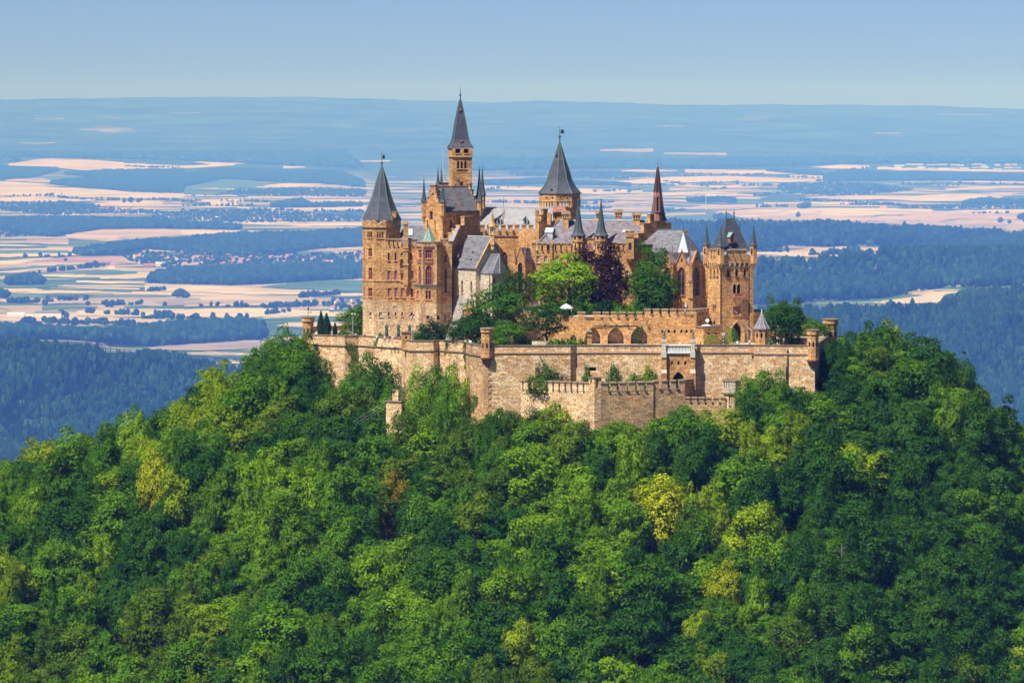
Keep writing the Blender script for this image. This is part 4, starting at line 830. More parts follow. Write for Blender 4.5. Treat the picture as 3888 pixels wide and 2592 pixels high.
def hall(px0, px1, py0, py1, label, wallm, roofm, name='barn', rows=0, group=None):
    a, b = P1(px0, py1), P1(px1, py1); c = (a + b) / 2; w = (b - a).length; h = (py1 - py0) / FPX * (c.y + D0); t = thing(name, label, 'building', c, group)
    m = M(); m.box(c + Vector((0, 0, h * .32)), (w, 22, h * .64 + .1)); build(m, 'wall', wallm, t)
    m = M(); m.add([c + Vector(v) for v in ((-w / 2 - 1, -9, h * .6), (w / 2 + 1, -9, h * .6), (w / 2 + 1, 0, h), (-w / 2 - 1, 0, h), (w / 2 + 1, 9, h * .6), (-w / 2 - 1, 9, h * .6))], [(0, 1, 2, 3), (3, 2, 4, 5), (0, 3, 5), (1, 4, 2)]); build(m, 'roof', roofm, t)
    for r in range(rows):
        for k in range(6):
            m = M(); m.box(c + Vector((-w / 2 + w * (k + .7) / 6.6, -8.1, h * (.18 + .26 * r))), (w * .07, .4, h * .13)); build(m, 'window', MT['glass'], t)
    return t
hall(134, 233, 1181, 1205, 'long white farm building with grey roof and two rows of windows', WALLM[0], ROOFM[3], 'farm_building', 2)
hall(28, 92, 1186, 1203, 'low white farm hall with a pale shallow roof', WALLM[0], MT['white'], 'farm_hall')
hall(100, 126, 1194, 1203, 'small white shed between the two farm halls', WALLM[0], MT['white'], 'farm_shed')
hall(545, 590, 1000, 1017, 'wooden barn with dull red roof beside the orchard', WALLM[2], ROOFM[0]); hall(590, 615, 994, 1012, 'white barn with pale roof beside the orchard', WALLM[0], MT['lead']); hall(412, 436, 1004, 1020, 'field barn with red roof among the roadside trees', WALLM[0], ROOFM[0])
hall(376, 412, 788, 797, 'long red roofed barn near the silos', WALLM[1], ROOFM[0]); hall(3340, 3366, 780, 790, 'orange roofed barn on the right plain', WALLM[1], ROOFM[1])
hall(812, 838, 822, 832, 'bright white hall with curved pale roof beside the village church', WALLM[0], MT['white'])
for k in range(24):
    x = 3400 + (k % 12) * 41 + random.uniform(-8, 8); y = 630 + (k // 12) * 12 + random.uniform(-3, 4) - (x - 3400) * 0.004
    hall(x, x + random.uniform(18, 44), y - random.uniform(4, 7), y, 'pale flat factory hall of the industrial estate below the far ridge', WALLM[k % 2], MT['lead'], 'factory_hall', group='factory halls of the industrial estate')
for k in range(5):
    a, b = P1(440 + 11 * k, 797), P1(449 + 11 * k, 797); c = (a + b) / 2; r = (b - a).length / 2; t = thing('grain_silo', 'round pale grain silo in the row of five', 'silo', c, 'row of grain silos')
    m = M(); m.loft(c.xy, [(r, c.z), (r, c.z + 22)], 10); build(m, 'drum', MT['palestone'], t); m = M(); m.loft(c.xy, [(r * 1.03, c.z + 22), (r * .4, c.z + 26), (.3, c.z + 27)], 10); build(m, 'roof', MT['lead'], t)
p = P1(497, 798); t = thing('elevator_tower', 'brown elevator tower with red top beside the grain silos', 'tower', p); m = M(); m.box(p + Vector((0, 0, 15)), (16, 13, 31)); build(m, 'shaft', WALLM[2], t); m = M(); m.box(p + Vector((0, 0, 33.6)), (16.6, 13.6, 6.4)); build(m, 'head', ROOFM[0], t)
p = P1(2681, 797); hh = 75 / FPX * (p.y + D0); t = thing('wind_turbine', 'white three bladed wind turbine standing on the plain', 'wind turbine', p)
m = M(); m.tube(p, p + Vector((-4, 0, hh)), 3.2, 1.8, 10); build(m, 'tower', MT['white'], t); m = M(); m.box(p + Vector((-4, 2, hh)), (5, 10, 4.5)); build(m, 'nacelle', MT['white'], t)
for k, an in enumerate((100, -8, 218)):
    a = math.radians(an); c = p + Vector((-4, -5, hh)); d = Vector((math.cos(a), 0, math.sin(a))); m = M(); m.tube(c, c + d * 12, 1.2, 2.0, 6); m.tube(c + d * 12, c + d * (26 if k else 20), 2.0, .35, 6); build(m, 'blade', MT['white'], t)
p = P1(587, 1300); t = thing('power_pylon', 'grey lattice power pylon standing in the hazy valley wood', 'pylon', p); hh = 38
m = M(); 
for sx in (-1, 1):
    for sy in (-1, 1): m.tube(p + Vector((sx * 3.2, sy * 3.2, 0)), p + Vector((sx * .6, sy * .6, hh)), .3, .2, 4)
for k in range(7):
    z0, z1 = hh * k / 7, hh * (k + 1) / 7; w0, w1 = 3.2 - 2.6 * k / 7, 3.2 - 2.6 * (k + 1) / 7; m.tube(p + Vector((-w0, -w0, z0)), p + Vector((w1, -w1, z1)), .15, n=4); m.tube(p + Vector((w0, -w0, z0)), p + Vector((-w1, -w1, z1)), .15, n=4)
build(m, 'lattice', MT['steel'], t)
for z, w in ((hh * .72, 7), (hh * .9, 9)): m = M(); m.box(p + Vector((0, 0, z)), (2 * w, .5, .6)); build(m, 'cross_arm', MT['steel'], t)
# ------------------------------------------------------------------ terraces and bastion
PZ = 0.85           # parapet top
TZ = -0.25          # terrace floor
SZ = Z(1337, 0)     # string course of the front wall
def lv(px, py, z=PZ): Y = y_at_level(py, z); p = P(px, py, Y); return Vector((p.x, p.y))
BL = [lv(1158, 1269.5), lv(1308, 1275), lv(1361, 1274), lv(1525, 1284), lv(1557, 1293.5), lv(1646, 1294), lv(1665, 1292.5), lv(1768, 1299), lv(1786, 1306), lv(1838, 1312.5)]
BR = [pt(2166, -2.0, 1310), pt(2188, -0.6, 1310), pt(2512, -0.6, 1310), pt(2512, -1.4, 1310), pt(2637, -1.4, 1310), pt(2637, 0.2, 1310), pt(2864, 0.2, 1313), pt(2866, -0.5, 1313), pt(3094, -2.5, 1316)]
BB = [pt(3150, 46, 1285), pt(3150, 80, 1285), pt(2900, 112, 1280), pt(1700, 112, 1280), pt(1180, 90, 1270)]
m = M(); m.poly([(p.x, p.y, TZ) for p in BL + BR + BB]); m.poly([(p.x, p.y, TZ - 1.2) for p in reversed(BL + BR + BB)]); tag(build(m, 'terrace', MT['paving']), kind='structure')

def bastion(name, label, pts, zb, mat, sz=None, batter=0.0, coping=True, holes=None, group='bastion walls', string_mat='string', openings=True):
    """a thick retaining wall with parapet, coping and string course along a run of points"""
    c = sum((Vector(p) for p in pts), Vector((0, 0))) / len(pts); t = thing(name, label, 'wall', (pts[0].x, pts[0].y, zb), group)
    m = M(); st = M(); cp = M()
    for i, (a, b) in enumerate(zip(pts[:-1], pts[1:])):
        f = Face(a, b); e = 0.35
        for hd in (holes or {}).get(i, []): hd['h'] = f.hole(*hd['px'], hd.get('arch', 0))
        f.emit(m, zb, PZ - 0.1, 0.7, 0)
        L = f.len
        m.poly([f.pos(0, PZ - .1), f.pos(L, PZ - .1), f.pos(L, PZ - .1, -.6), f.pos(0, PZ - .1, -.6)]); m.poly([f.pos(L, PZ - .1, -.6), f.pos(L, TZ - 1, -.6), f.pos(0, TZ - 1, -.6), f.pos(0, PZ - .1, -.6)])
        cp.box(f.pos(L / 2, PZ + 0.02 + .004 * (i % 2), -0.3), (L + 0.12, 0.85, 0.22), f.rz())
        if sz is not None: st.box(f.pos(L / 2, sz + .004 * (i % 2), 0.06), (L + 0.2, 0.28, 0.32), f.rz()); st.box(f.pos(L / 2, sz - .22, 0.02), (L + 0.1, 0.16, 0.16), f.rz())
        for hd in (holes or {}).get(i, []):
            q = M(); q.poly([f.pos(*u, -0.68) for u in arch_outline(*hd['h'])]); o = build(q, hd.get('name', 'loophole'), MT['dark'], t)
            s = M(); h = hd['h']; s.add([f.pos(h[0], h[2], .03), f.pos(h[1], h[2], .03), f.pos(h[1], h[2] + .22, -.5), f.pos(h[0], h[2] + .22, -.5)], [(0, 1, 2, 3)]); build(s, 'sloped_sill', MT['trim'], o)
    build(m, 'masonry', MT[mat], t)
    if coping: build(cp, 'coping', MT['cap'], t)
    if sz is not None: build(st, 'string_course', MT[string_mat], t)
    return t
SZL = PZ - 2.4
bastion('bastion_wall', 'tall ochre bastion wall below the statues, draped with ivy', BL[:5], -34, 'rubble', SZL, string_mat='cap')
bastion('bastion_wall', 'ochre bastion wall between the ivy and the square pier', BL[4:8], -34, 'rubble', SZL, string_mat='cap')
bastion('bastion_wall', 'dark stained salient flank beside the corner turret', BL[7:], -34, 'rubble_dark', SZL, string_mat='cap')
bastion('bastion_wall', 'pale rubble bastion front with grey tree shadows under the corner turret', [BL[-1], BR[0], BR[1]], -34, 'rubble', SZ)
bastion('bastion_wall', 'rubble bastion front with one wide rectangular loophole', BR[1:3], -34, 'rubble', SZ, holes={0: [dict(px=(2235, 2263, 1394, 1411))]})
GH = [dict(px=(2548, 2555, 1371, 1388)), dict(px=(2573, 2580, 1371, 1388)), dict(px=(2598, 2606, 1371, 1388)), dict(px=(2549, 2603, 1411, 1500), arch='g', name='gate_passage')]
gb = bastion('gate_bastion', 'ochre gate bastion with pointed doorway and three loopholes under the white balustrade', BR[2:6], -34, 'ochre', None, holes={1: GH}, coping=False)
bastion('bastion_wall', 'rough rubble bastion front right of the white balustrade', BR[5:7], -34, 'rubble', SZ, holes={0: [dict(px=(2856, 2862, 1348, 1365))]})
bastion('bastion_wall', 'pale rubble bastion front with drainpipe ending at the right turret', BR[6:], -34, 'rubble', SZ - .3)
bastion('bastion_wall', 'bastion flank wall running back between two right turrets', [BR[-1], BB[0]], -30, 'rubble_dark', None)
bastion('bastion_wall', 'rear bastion parapet wall behind the castle', [BB[0], BB[1], BB[2], BB[3], BB[4], BL[0]], -20, 'rubble_dark', None)
# gate bastion details
f = Face(BR[3], BR[4])
m = M(); h = f.hole(2540, 2612, 1399, 1500, 'g'); ol = arch_outline(*h, n=8); il = arch_outline(*f.hole(2549, 2603, 1411, 1500, 'g'), n=8)
for k in range(1, len(ol) - 1):
    a, b, c, d = ol[k], ol[k + 1], il[k + 1], il[k]
    m.poly([f.pos(*a, .14), f.pos(*b, .14), f.pos(*c, .05), f.pos(*d, .05)]); m.poly([f.pos(*a, 0), f.pos(*b, 0), f.pos(*b, .14), f.pos(*a, .14)])
build(m, 'arch_moulding', MT['trim'], gb)
for x0, x1 in ((2511, 2530), (2620, 2639)):
    a, b = f.at(x0, 1400)[0], f.at(x1, 1400)[0]; c = (a + b) / 2; w = b - a
    m = M(); zz = Z(1415, -1.5)
    m.box(f.pos(c, (-34 + zz) / 2, .55), (w * 1.12, 1.1, zz + 34), f.rz(), 0); m.box(f.pos(c, (zz + Z(1352, -1.5)) / 2, .4), (w, .8, Z(1352, -1.5) - zz), f.rz(), 0)
    m.add([f.pos(c - w * .56, zz, 1.1), f.pos(c + w * .56, zz, 1.1), f.pos(c + w * .5, zz + .8, .8), f.pos(c - w * .5, zz + .8, .8)], [(0, 1, 2, 3)], 1)
    build(m, 'buttress', [MT['ochre'], MT['palestone']], gb)
    m = M(); z0, z1, z2 = Z(1350, -1.5), Z(1300, -1.5), Z(1288, -1.5)
    m.box(f.pos(c, (z0 + z1) / 2, .2), (w * .85, 1.0, z1 - z0), f.rz()); m.box(f.pos(c, z0 + .3, .35), (w * .98, 1.3, 1.4), f.rz()); m.box(f.pos(c, (z1 + z2) / 2, .2), (w * 1.02, 1.15, z2 - z1), f.rz())
    for s_ in (-.2, .2): m.poly([f.pos(*u, .72) for u in arch_outline(c + s_ * w - .14, c + s_ * w + .14, z0 + 1.2, z1 - .3, 'g')])
    build(m, 'statue_pedestal', MT['palestone'], gb)
# balustrade: own thing on the gate bastion
a, b = f.at(2531, 1320)[0], f.at(2620, 1320)[0]; z0, z1 = Z(1341, -1.5), Z(1309, -1.5)
bt = thing('balustrade', 'white stone balustrade between two statue pedestals over the gate', 'balustrade', f.pos((a + b) / 2, z0))
m = M(); m.box(f.pos((a + b) / 2, z1 - .1, .1), (b - a, .5, .25), f.rz()); build(m, 'handrail', MT['white'], bt)
m = M(); m.box(f.pos((a + b) / 2, z0 + .25, .1), (b - a, .55, .5), f.rz()); build(m, 'base', MT['white'], bt)
bm_ = M(); bm_.loft((0, 0), [(.13, 0), (.10, .12), (.15, .42), (.09, .75), (.13, z1 - z0 - .7)], 8); bme = mesh_from(bm_, 'baluster', MT['white'], smooth=True)
for k in range(16): link('baluster', bme, bt, f.pos(a + (b - a) * (k + .5) / 16, z0 + .5, .1))
# quoins of the left corner
q = thing('corner_quoins', 'pale dressed quoin stones of the bastion corner under the turret', 'quoins', (BL[-1].x, BL[-1].y, -20))
ft = Face(BL[-1], BR[0]); fl = Face(BL[-2], BL[-1])
zz = Z(1395, -2.5); k = 0
while zz > -20:
    h = 0.72; w = 1.6 if k % 2 else 1.05; m = M(); m.box(ft.pos(w / 2 - .05, zz - h / 2, 0.0), (w, .3, h - .05), ft.rz()); w2 = 0.6 if k % 2 else 1.0; m.box(fl.pos(fl.len - w2 / 2 + .05, zz - h / 2, .0), (w2, .3, h - .06), fl.rz()); build(m, 'quoin', MT['trim'], q); zz -= h; k += 1
# square pier on the left wall
p0 = lv(1541, 1289); t = thing('wall_pier', 'square ochre pier with dark loophole on the left parapet', 'pier', (p0.x, p0.y, SZL)); plan = [p0 + Vector(v) for v in ((-1.0, -.9), (1.0, -.9), (1.0, 1.0), (-1.0, 1.0))]
ff = walls(t, plan, SZL, Z(1262, p0.y), {0: [W(1538, 1546, 1276, 1286, 0, 'cap', 1, 1, None, 'dark', name='loophole')]}, 'ochre', cap=None); m = M(); m.box((p0.x, p0.y + .05, Z(1261, p0.y)), (2.4, 2.3, .25)); build(m, 'cap_slab', MT['cap'], t)
# small pier with cap on the front parapet
p0 = pt(2238, -.3, 1310); t = thing('parapet_pier', 'slender capped stone pier standing on the front parapet', 'pier', (p0.x, p0.y, PZ)); m = M(); m.box((p0.x, p0.y, (PZ + Z(1260, 0)) / 2), (1.05, .8, Z(1260, 0) - PZ)); build(m, 'shaft', MT['ochre'], t); m = M(); m.loft(p0, [(.85, Z(1262, 0)), (.9, Z(1258, 0)), (.3, Z(1250, 0))], 4, math.pi / 4); build(m, 'cap', MT['cap'], t); m = M(); m.box((p0.x, p0.y, Z(1274, 0)), (1.25, 1.0, .3)); build(m, 'collar', MT['ochre'], t)
# watch turrets
c = pt(1849, BL[-1].y + .15, 1310); watch_turret(c, 1.42, Z(1354, -2), Z(1264, -2), Z(1248, -2), Z(1243, -2), 'octagonal ochre watch turret corbelled over the left bastion corner', 2.4)
c = pt(3087, -2.45, 1310); watch_turret(c, 1.32, Z(1364, -2), Z(1274, -2), Z(1254, -2), Z(1250, -2), 'octagonal ochre watch turret corbelled over the right front corner', 2.0, win=Z(1305, -2))
c = pt(3153, 47, 1280); watch_turret(c, 1.72, Z(1300, 46), Z(1233, 46), Z(1214, 46), Z(1210, 46), 'octagonal watch turret at the far end of the right flank wall', 2.0, win=Z(1268, 46))
c = lv(1170, 1269) + Vector((0, .1)); watch_turret(c, 1.42, Z(1306, 50), Z(1226, 50), Z(1207, 50), Z(1203, 50), 'watch turret with weather vane at the left end of the bastion', 2.5, win=Z(1255, 50))
t = thing('weather_vane', 'small dark weather instrument mast on the left watch turret', 'mast', (*c, Z(1203, 50))); zt = Z(1203, 50); m = M(); m.tube((*c, zt), (*c, zt + 2.1), .05); build(m, 'mast', MT['iron'], t); m = M(); m.tube((c.x - .1, c.y, zt + 1.1), (c.x + .65, c.y, zt + .95), .05); m.ball((c.x + .65, c.y, zt + 1.1), .14); build(m, 'arm', MT['iron'], t); m = M(); m.ball((c.x, c.y, zt + 2.0), .22); m.box((c.x + .1, c.y, zt + 1.7), (.3, .3, .25)); build(m, 'sensor', MT['iron'], t)
# gazebo turret on the terrace
c = pt(2892, 2.2, 1290); t = thing('garden_pavilion', 'octagonal stone pavilion with concave lead spire on the front terrace', 'pavilion', (*c, TZ)); R = 1.72
pl = ngon(c, R, 8, math.radians(-90 - 22.5)); ze = Z(1248, 2)
hol = {0: [W(2887.5, 2896.5, 1262, 1284, 'g', 'redstone', 1, 1, None, 'dark')], 1: [W(2906, 2913, 1262, 1284, 'g', 'redstone', 1, 1, None, 'dark')], 7: [W(2871, 2878, 1262, 1284, 'g', 'redstone', 1, 1, None, 'dark')]}
walls(t, pl, TZ, ze, hol, 'ochre'); band(t, pl, Z(1252, 2), .3, .12); band(t, pl, TZ + .5, .9, .2)
sp = spire(t, c, [(2.0, ze), (1.5, ze + .75), (.95, ze + 1.7), (.5, ze + 2.7), (.16, ze + 3.6)], 8, math.radians(-90 - 22.5), 'slate_red', 'lead', .06)
m = M(); m.loft(c, [(.22, ze + 3.5), (.12, ze + 3.7), (.25, ze + 3.9), (.1, ze + 4.05), (.2, ze + 4.25), (.02, ze + 4.5)], 8); build(m, 'finial', MT['lead'], t)

# ------------------------------------------------------------------ lower outer crenellated wall
LZ = Z(1441, 0)
A, B, C, Dp, E = pt(1966, -2.2, 1441), lv(2250, 1453, LZ), lv(2481, 1449, LZ), lv(2600, 1446.5, LZ), pt(2640, -1.2, 1440)
nz = LZ - 1.85; OUT = 'outer_wall'
def outer(label, a, b, n, mat, gap=.42, zb=-40, holes=None, mz=None, h=1.7):
    f = Face(a, b); t = thing(OUT, label, 'wall', (a.x, a.y, zb), 'lower outer walls'); m = M(); z = mz or nz
    f.emit(m, zb, z, .5, 0); L = f.len; m.poly([f.pos(0, z), f.pos(L, z), f.pos(L, z, -.8), f.pos(0, z, -.8)]); m.poly([f.pos(L, z, -.8), f.pos(L, zb, -.8), f.pos(0, zb, -.8), f.pos(0, z, -.8)])
    build(m, 'masonry', MT[mat], t); merlons(t, a, b, z, h, even(L, n, gap, .0, .05), .7, mat); return t
B0, B1 = pt(2237, B.y + .4, 1453), pt(2282, B.y + .28, 1453)
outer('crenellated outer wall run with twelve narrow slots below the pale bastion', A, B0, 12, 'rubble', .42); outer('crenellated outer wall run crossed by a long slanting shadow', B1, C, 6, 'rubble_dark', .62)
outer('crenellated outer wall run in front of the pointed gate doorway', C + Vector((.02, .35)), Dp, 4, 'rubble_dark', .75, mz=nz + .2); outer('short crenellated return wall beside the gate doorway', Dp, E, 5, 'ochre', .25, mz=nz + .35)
t = thing('wall_pier', 'corner pier with two pointed niches on the lower outer wall', 'pier', (B.x, B.y, -40)); pl = [pt(2236, B.y + .45, 1453), pt(2256, B.y - .35, 1453), pt(2283, B.y + .25, 1453), pt(2283, B.y + 2, 1453), pt(2236, B.y + 2, 1453)]
walls(t, pl, -40, Z(1434, B.y), {0: [W(2241, 2249, 1441, 1462, 'g', 'trim', 1, 1, None, 'trim', name='niche')], 1: [W(2262, 2274, 1441, 1476, 'g', 'trim', 1, 1, None, 'trim', name='niche')]}, 'rubble', cap='cap'); band(t, pl, Z(1434, B.y), .25, .14, 'cap')
# lower run to the right and its turret
L2 = Z(1523, -6); F0, F1 = pt(2600, -7, 1520), pt(2756, -8, 1520); outer('low crenellated wall fragment half hidden by the trees under the gate', F0, F1, 6, 'rubble_dark', .5, mz=L2, h=.75)
c = pt(2777, -6.5, 1470); t = thing('wall_tower', 'octagonal rubble tower with pale crenellated head among the trees', 'tower', (*c, -40), None); pl = ngon(c, 1.85, 8, math.radians(-112.5))
walls(t, pl, -40, Z(1492, -8), {0: [W(2762, 2771, 1507, 1535, 0, 'palestone', 2, 2, 'palestone', 'dark')]}, 'rubble'); pl2 = ngon(c, 2.12, 8, math.radians(-112.5)); walls(t, pl2, Z(1492, -8), Z(1476, -8), None, 'pale'); band(t, pl2, Z(1493, -8), .3, .1, 'cap')
for k in range(8):
    ff = Face(pl2[k], pl2[(k + 1) % 8]); merlons(t, pl2[k], pl2[(k + 1) % 8], Z(1477, -8), Z(1446, -8) - Z(1477, -8), even(ff.len, 3, .22, .02, .02), .4, 'pale', sill=False)
# stair wall pieces in the wood under the left bastion
a, b = pt(1466, 12, 1560), pt(1524, 9, 1560); f = Face(a, b); t = thing('garden_wall', 'stepped fragment of ochre wall standing among trees under the left bastion', 'wall', (a.x, a.y, -26)); m = M(); m.prism([a, b, b + Vector((.3, 1)), a + Vector((.3, 1))], -26, Z(1524, 11)); build(m, 'masonry', MT['rubble'], t); m = M(); m.prism([pt(1490, 11.9, 1500), pt(1512, 11, 1500), pt(1512, 13.5, 1500), pt(1490, 13.5, 1500)], -26, Z(1482, 12)); build(m, 'upper_masonry', MT['rubble'], t)
m = M(); m.box(f.pos(f.len / 2, Z(1523, 11), -.4), (f.len + .2, 1.3, .25), f.rz()); build(m, 'coping', MT['cap'], t); m = M(); m.box((*pt(1501, 12.4, 1500), Z(1481, 12)), (1.7, 2.2, .25)); build(m, 'upper_coping', MT['cap'], t)
a, b = pt(2490, -9, 1600), pt(2526, -9, 1600); t = thing('garden_wall', 'short pale capped wall stub among the trees under the gate', 'wall', (a.x, a.y, -30)); m = M(); m.prism([a, b, b + Vector((0, 1)), a + Vector((0, 1))], -30, Z(1597, -9)); build(m, 'masonry', MT['pale'], t); m = M(); m.box(((a.x + b.x) / 2, a.y + .5, Z(1596, -9)), (2.6, 1.3, .25)); build(m, 'coping', MT['cap'], t)

# ------------------------------------------------------------------ retaining wall of the upper terrace, three arches
UZ = 6.2; RY = 26
a, b, c = pt(2160, RY + 1, 1240), pt(2644, RY, 1240), pt(2692, RY + 5.5, 1240)
up = [pt(1925, 38, 1240), pt(2160, 34, 1240), a, b, c, pt(2692, 75, 1180), pt(1925, 75, 1180)]
m = M(); m.poly([(p.x, p.y, UZ) for p in up]); m.poly([(p.x, p.y, UZ - 1) for p in reversed(up)]); tag(build(m, 'upper_terrace', MT['paving']), kind='structure')
t = thing('retaining_wall', 'crenellated ochre retaining wall with three pointed arch recesses', 'wall', (a.x, a.y, TZ)); f = Face(a, b); m = M()
AR = [f.hole(2221, 2279, 1241, 1312, 'g'), f.hole(2307, 2368, 1241, 1312, 'g'), f.hole(2395, 2458, 1240, 1312, 'g')]
sm = [f.hole(x - 4, x + 4, 1252, 1267) for x in (2515, 2539, 2562, 2587, 2607, 2625)]
zt = Z(1204, RY); f.emit(m, TZ, zt, 2.4); f2 = Face(b, c); f2.emit(m, TZ, Z(1192, RY)); f3 = Face(pt(1925, 38, 1240), pt(2160, 34, 1240)); f3.emit(m, TZ, UZ + .6); f4 = Face(pt(2160, 34, 1240), a); f4.emit(m, TZ, UZ + .6)
m.poly([f.pos(0, zt), f.pos(f.len, zt), f.pos(f.len, zt, -.7), f.pos(0, zt, -.7)]); build(m, 'masonry', MT['ochre'], t)
for h in AR:
    q = M(); q.poly([f.pos(*u, -2.38) for u in arch_outline(*h)]); o = build(q, 'arch_recess', MT['rubble_dark'], t)
    q = M(); ol = arch_outline(*h, n=8); o2 = inset(ol, -.28)
    for k in range(1, len(ol) - 1): q.poly([f.pos(*o2[k], .03), f.pos(*o2[k + 1], .03), f.pos(*ol[k + 1], .03), f.pos(*ol[k], .03)])
    build(q, 'voussoirs', MT['trim'], o)
for h in sm:
    q = M(); q.poly([f.pos(*u, -.85) for u in arch_outline(*h)]); o = build(q, 'loophole', MT['dark'], t); s = M(); s.add([f.pos(h[0], h[2], .02), f.pos(h[1], h[2], .02), f.pos(h[1], h[2] + .3, -.5), f.pos(h[0], h[2] + .3, -.5)], [(0, 1, 2, 3)]); build(s, 'sloped_sill', MT['trim'], o)
merlons(t, a, b, zt, Z(1189, RY) - zt, px_spans(f, [(2193, 2222), (2252, 2279), (2288, 2311), (2320, 2342), (2351, 2374), (2385, 2406), (2417, 2438)], 1196), .6)
zs = Z(1200, RY); q = M(); s0, s1 = f.at(2447, 1196)[0], f.len; q.prism([f.pos(s0, 0).xy, f.pos(s1, 0).xy, f.pos(s1, 0, -.7).xy, f.pos(s0, 0, -.7).xy], zt, Z(1192, RY)); build(q, 'raised_head', MT['ochre'], t)
merlons(t, a, b, Z(1192, RY), Z(1177, RY) - Z(1192, RY), px_spans(f, [(2447, 2470), (2480, 2503), (2512, 2536), (2544, 2568), (2576, 2598), (2604, 2622), (2628, 2643)], 1185), .6)
merlons(t, b, c, Z(1192, RY), Z(1176, RY) - Z(1192, RY), even(f2.len, 4, .5), .6)
q = M(); q.box(f.pos((f.at(2250, 1237)[0] + f.at(2430, 1237)[0]) / 2, Z(1237, RY), .1), (f.at(2430, 1237)[0] - f.at(2250, 1237)[0], .2, .16)); build(q, 'drain_gutter', MT['iron'], t)
for x in (2296, 2340, 2384): q = M(); q.box(f.pos(f.at(x, 1237)[0], Z(1236, RY), .2), (.35, .4, .5)); build(q, 'bracket', MT['iron'], t)
# low building with dish in front of the gate tower
a, b, c = pt(2644, RY - .3, 1260), pt(2671, RY - 4.0, 1260), pt(2741, RY - 1.2, 1260); t = thing('gatehouse_annex', 'low flat roofed stone annex with loopholes beside the gate tower', 'building', (*b, TZ)); pl = [a, b, c, c + Vector((-.6, 6)), a + Vector((0, 6))]
walls(t, pl, TZ, Z(1240, RY - 3), {0: [W(2648, 2652, 1253, 1267, 0, 'trim', 1, 1, None, 'dark', name='loophole'), W(2659, 2662, 1254, 1267, 0, 'trim', 1, 1, None, 'dark', name='loophole')], 1: [W(2688, 2697, 1261, 1270, 0, 'trim', 1, 1, None, 'dark', name='loophole'), W(2714, 2723, 1261, 1270, 0, 'trim', 1, 1, None, 'dark', name='loophole')]}, 'ochre', cap='cap'); band(t, pl, Z(1240, RY - 3), .4, .22, 'cap')
p0 = pt(2686, RY - .5, 1230); zt = Z(1238, RY - 1); t = thing('satellite_dish', 'round white satellite dish standing on the flat annex roof', 'satellite dish', (*p0, zt)); m = M(); m.tube((*p0, zt), (*p0, zt + .9), .08); build(m, 'mast', MT['steel'], t); m = M(); m.loft((0, 0), [(.06, 0), (.28, .05), (.46, .16)], 16, cap=False); me = mesh_from(m, 'dish', MT['white']); o = link('dish', me, t, (p0.x, p0.y, zt + 1.35)); o.rotation_euler = (math.radians(78), 0, math.radians(-10)); 
m = M(); m.ball((p0.x - .3, p0.y - .3, zt + .1), 1.15, 14, 6, sz=.28); t = tag(build(m, 'dome_tent', MT['white']), 'shallow white domed cover lying on the annex roof', 'cover')
# small sheds and walls of the right terrace
a = pt(2858, 34, 1230); t = thing('annex_block', 'plain shaded stone block adjoining the gate tower on the right', 'building', (*a, TZ)); pl = [pt(2850, 33.5, 1230), pt(2899, 36.5, 1230), pt(2899, 44, 1230), pt(2850, 44, 1230)]; walls(t, pl, TZ, Z(1183, 36), None, 'ochre', cap='cap'); band(t, pl, Z(1182, 36), .25, .15, 'cap')
for lab, x0, x1, Y, y0 in (('low rubble bench wall under the terrace tree', 2990, 3064, 12, 1286), ('pale capped inner parapet wall behind the terrace tree', 2990, 3130, 30, 1281), ('square rubble block with slot beside the terrace tree', 2958, 3004, 22, 1276)):
    a, b = pt(x0, Y, 1290), pt(x1, Y, 1290); t = thing('garden_wall', lab, 'wall', (a.x, a.y, TZ)); m = M(); m.prism([a, b, b + Vector((0, 1.5)), a + Vector((0, 1.5))], TZ, Z(y0, Y)); build(m, 'masonry', MT['rubble'], t); m = M(); m.box(((a.x + b.x) / 2, Y + .75, Z(y0, Y) + .06), (b.x - a.x + .2, 1.8, .2)); build(m, 'coping', MT['pale'], t)
a, b = pt(2900, 60, 1270), pt(3120, 60, 1270); t = thing('garden_wall', 'long inner terrace wall behind the visitors on the right', 'wall', (a.x, a.y, TZ)); m = M(); m.prism([a, b, b + Vector((0, 1)), a + Vector((0, 1))], TZ, TZ + 3); build(m, 'masonry', MT['ochre'], t)
# low walls and hedge strip behind the front parapet
a, b = pt(2020, 4, 1300), pt(2175, 4, 1300); t = thing('planter_wall', 'pale low planter wall under the small terrace tree', 'wall', (a.x, a.y, TZ)); m = M(); m.box(((a.x + b.x) / 2, 4, TZ + .9), (b.x - a.x, .7, 1.8)); build(m, 'masonry', MT['pale'], t)
a, b = pt(1930, 27, 1290), pt(2170, 27, 1290); t = thing('garden_wall', 'ochre terrace wall seen behind the small tree trunk', 'wall', (a.x, a.y, TZ)); m = M(); m.box(((a.x + b.x) / 2, 27.4, TZ + 2.6), (b.x - a.x, .8, 5.2)); build(m, 'masonry', MT['ochre'], t)
# ------------------------------------------------------------------ castle buildings
R8 = math.radians(-112.5)
def circ_plan(cpx, Rpx, Y0, offs):
    """plan points on a circle given by pixel offsets, front half then mirrored back"""
    k = (Y0 + D0) / FPX; cx = (cpx - CX) * k; R = Rpx * k
    fr = [Vector((cx + o * k, Y0 - math.sqrt(max(0, R * R - (o * k) ** 2)))) for o in offs]
    return fr, Vector((cx, Y0)), R
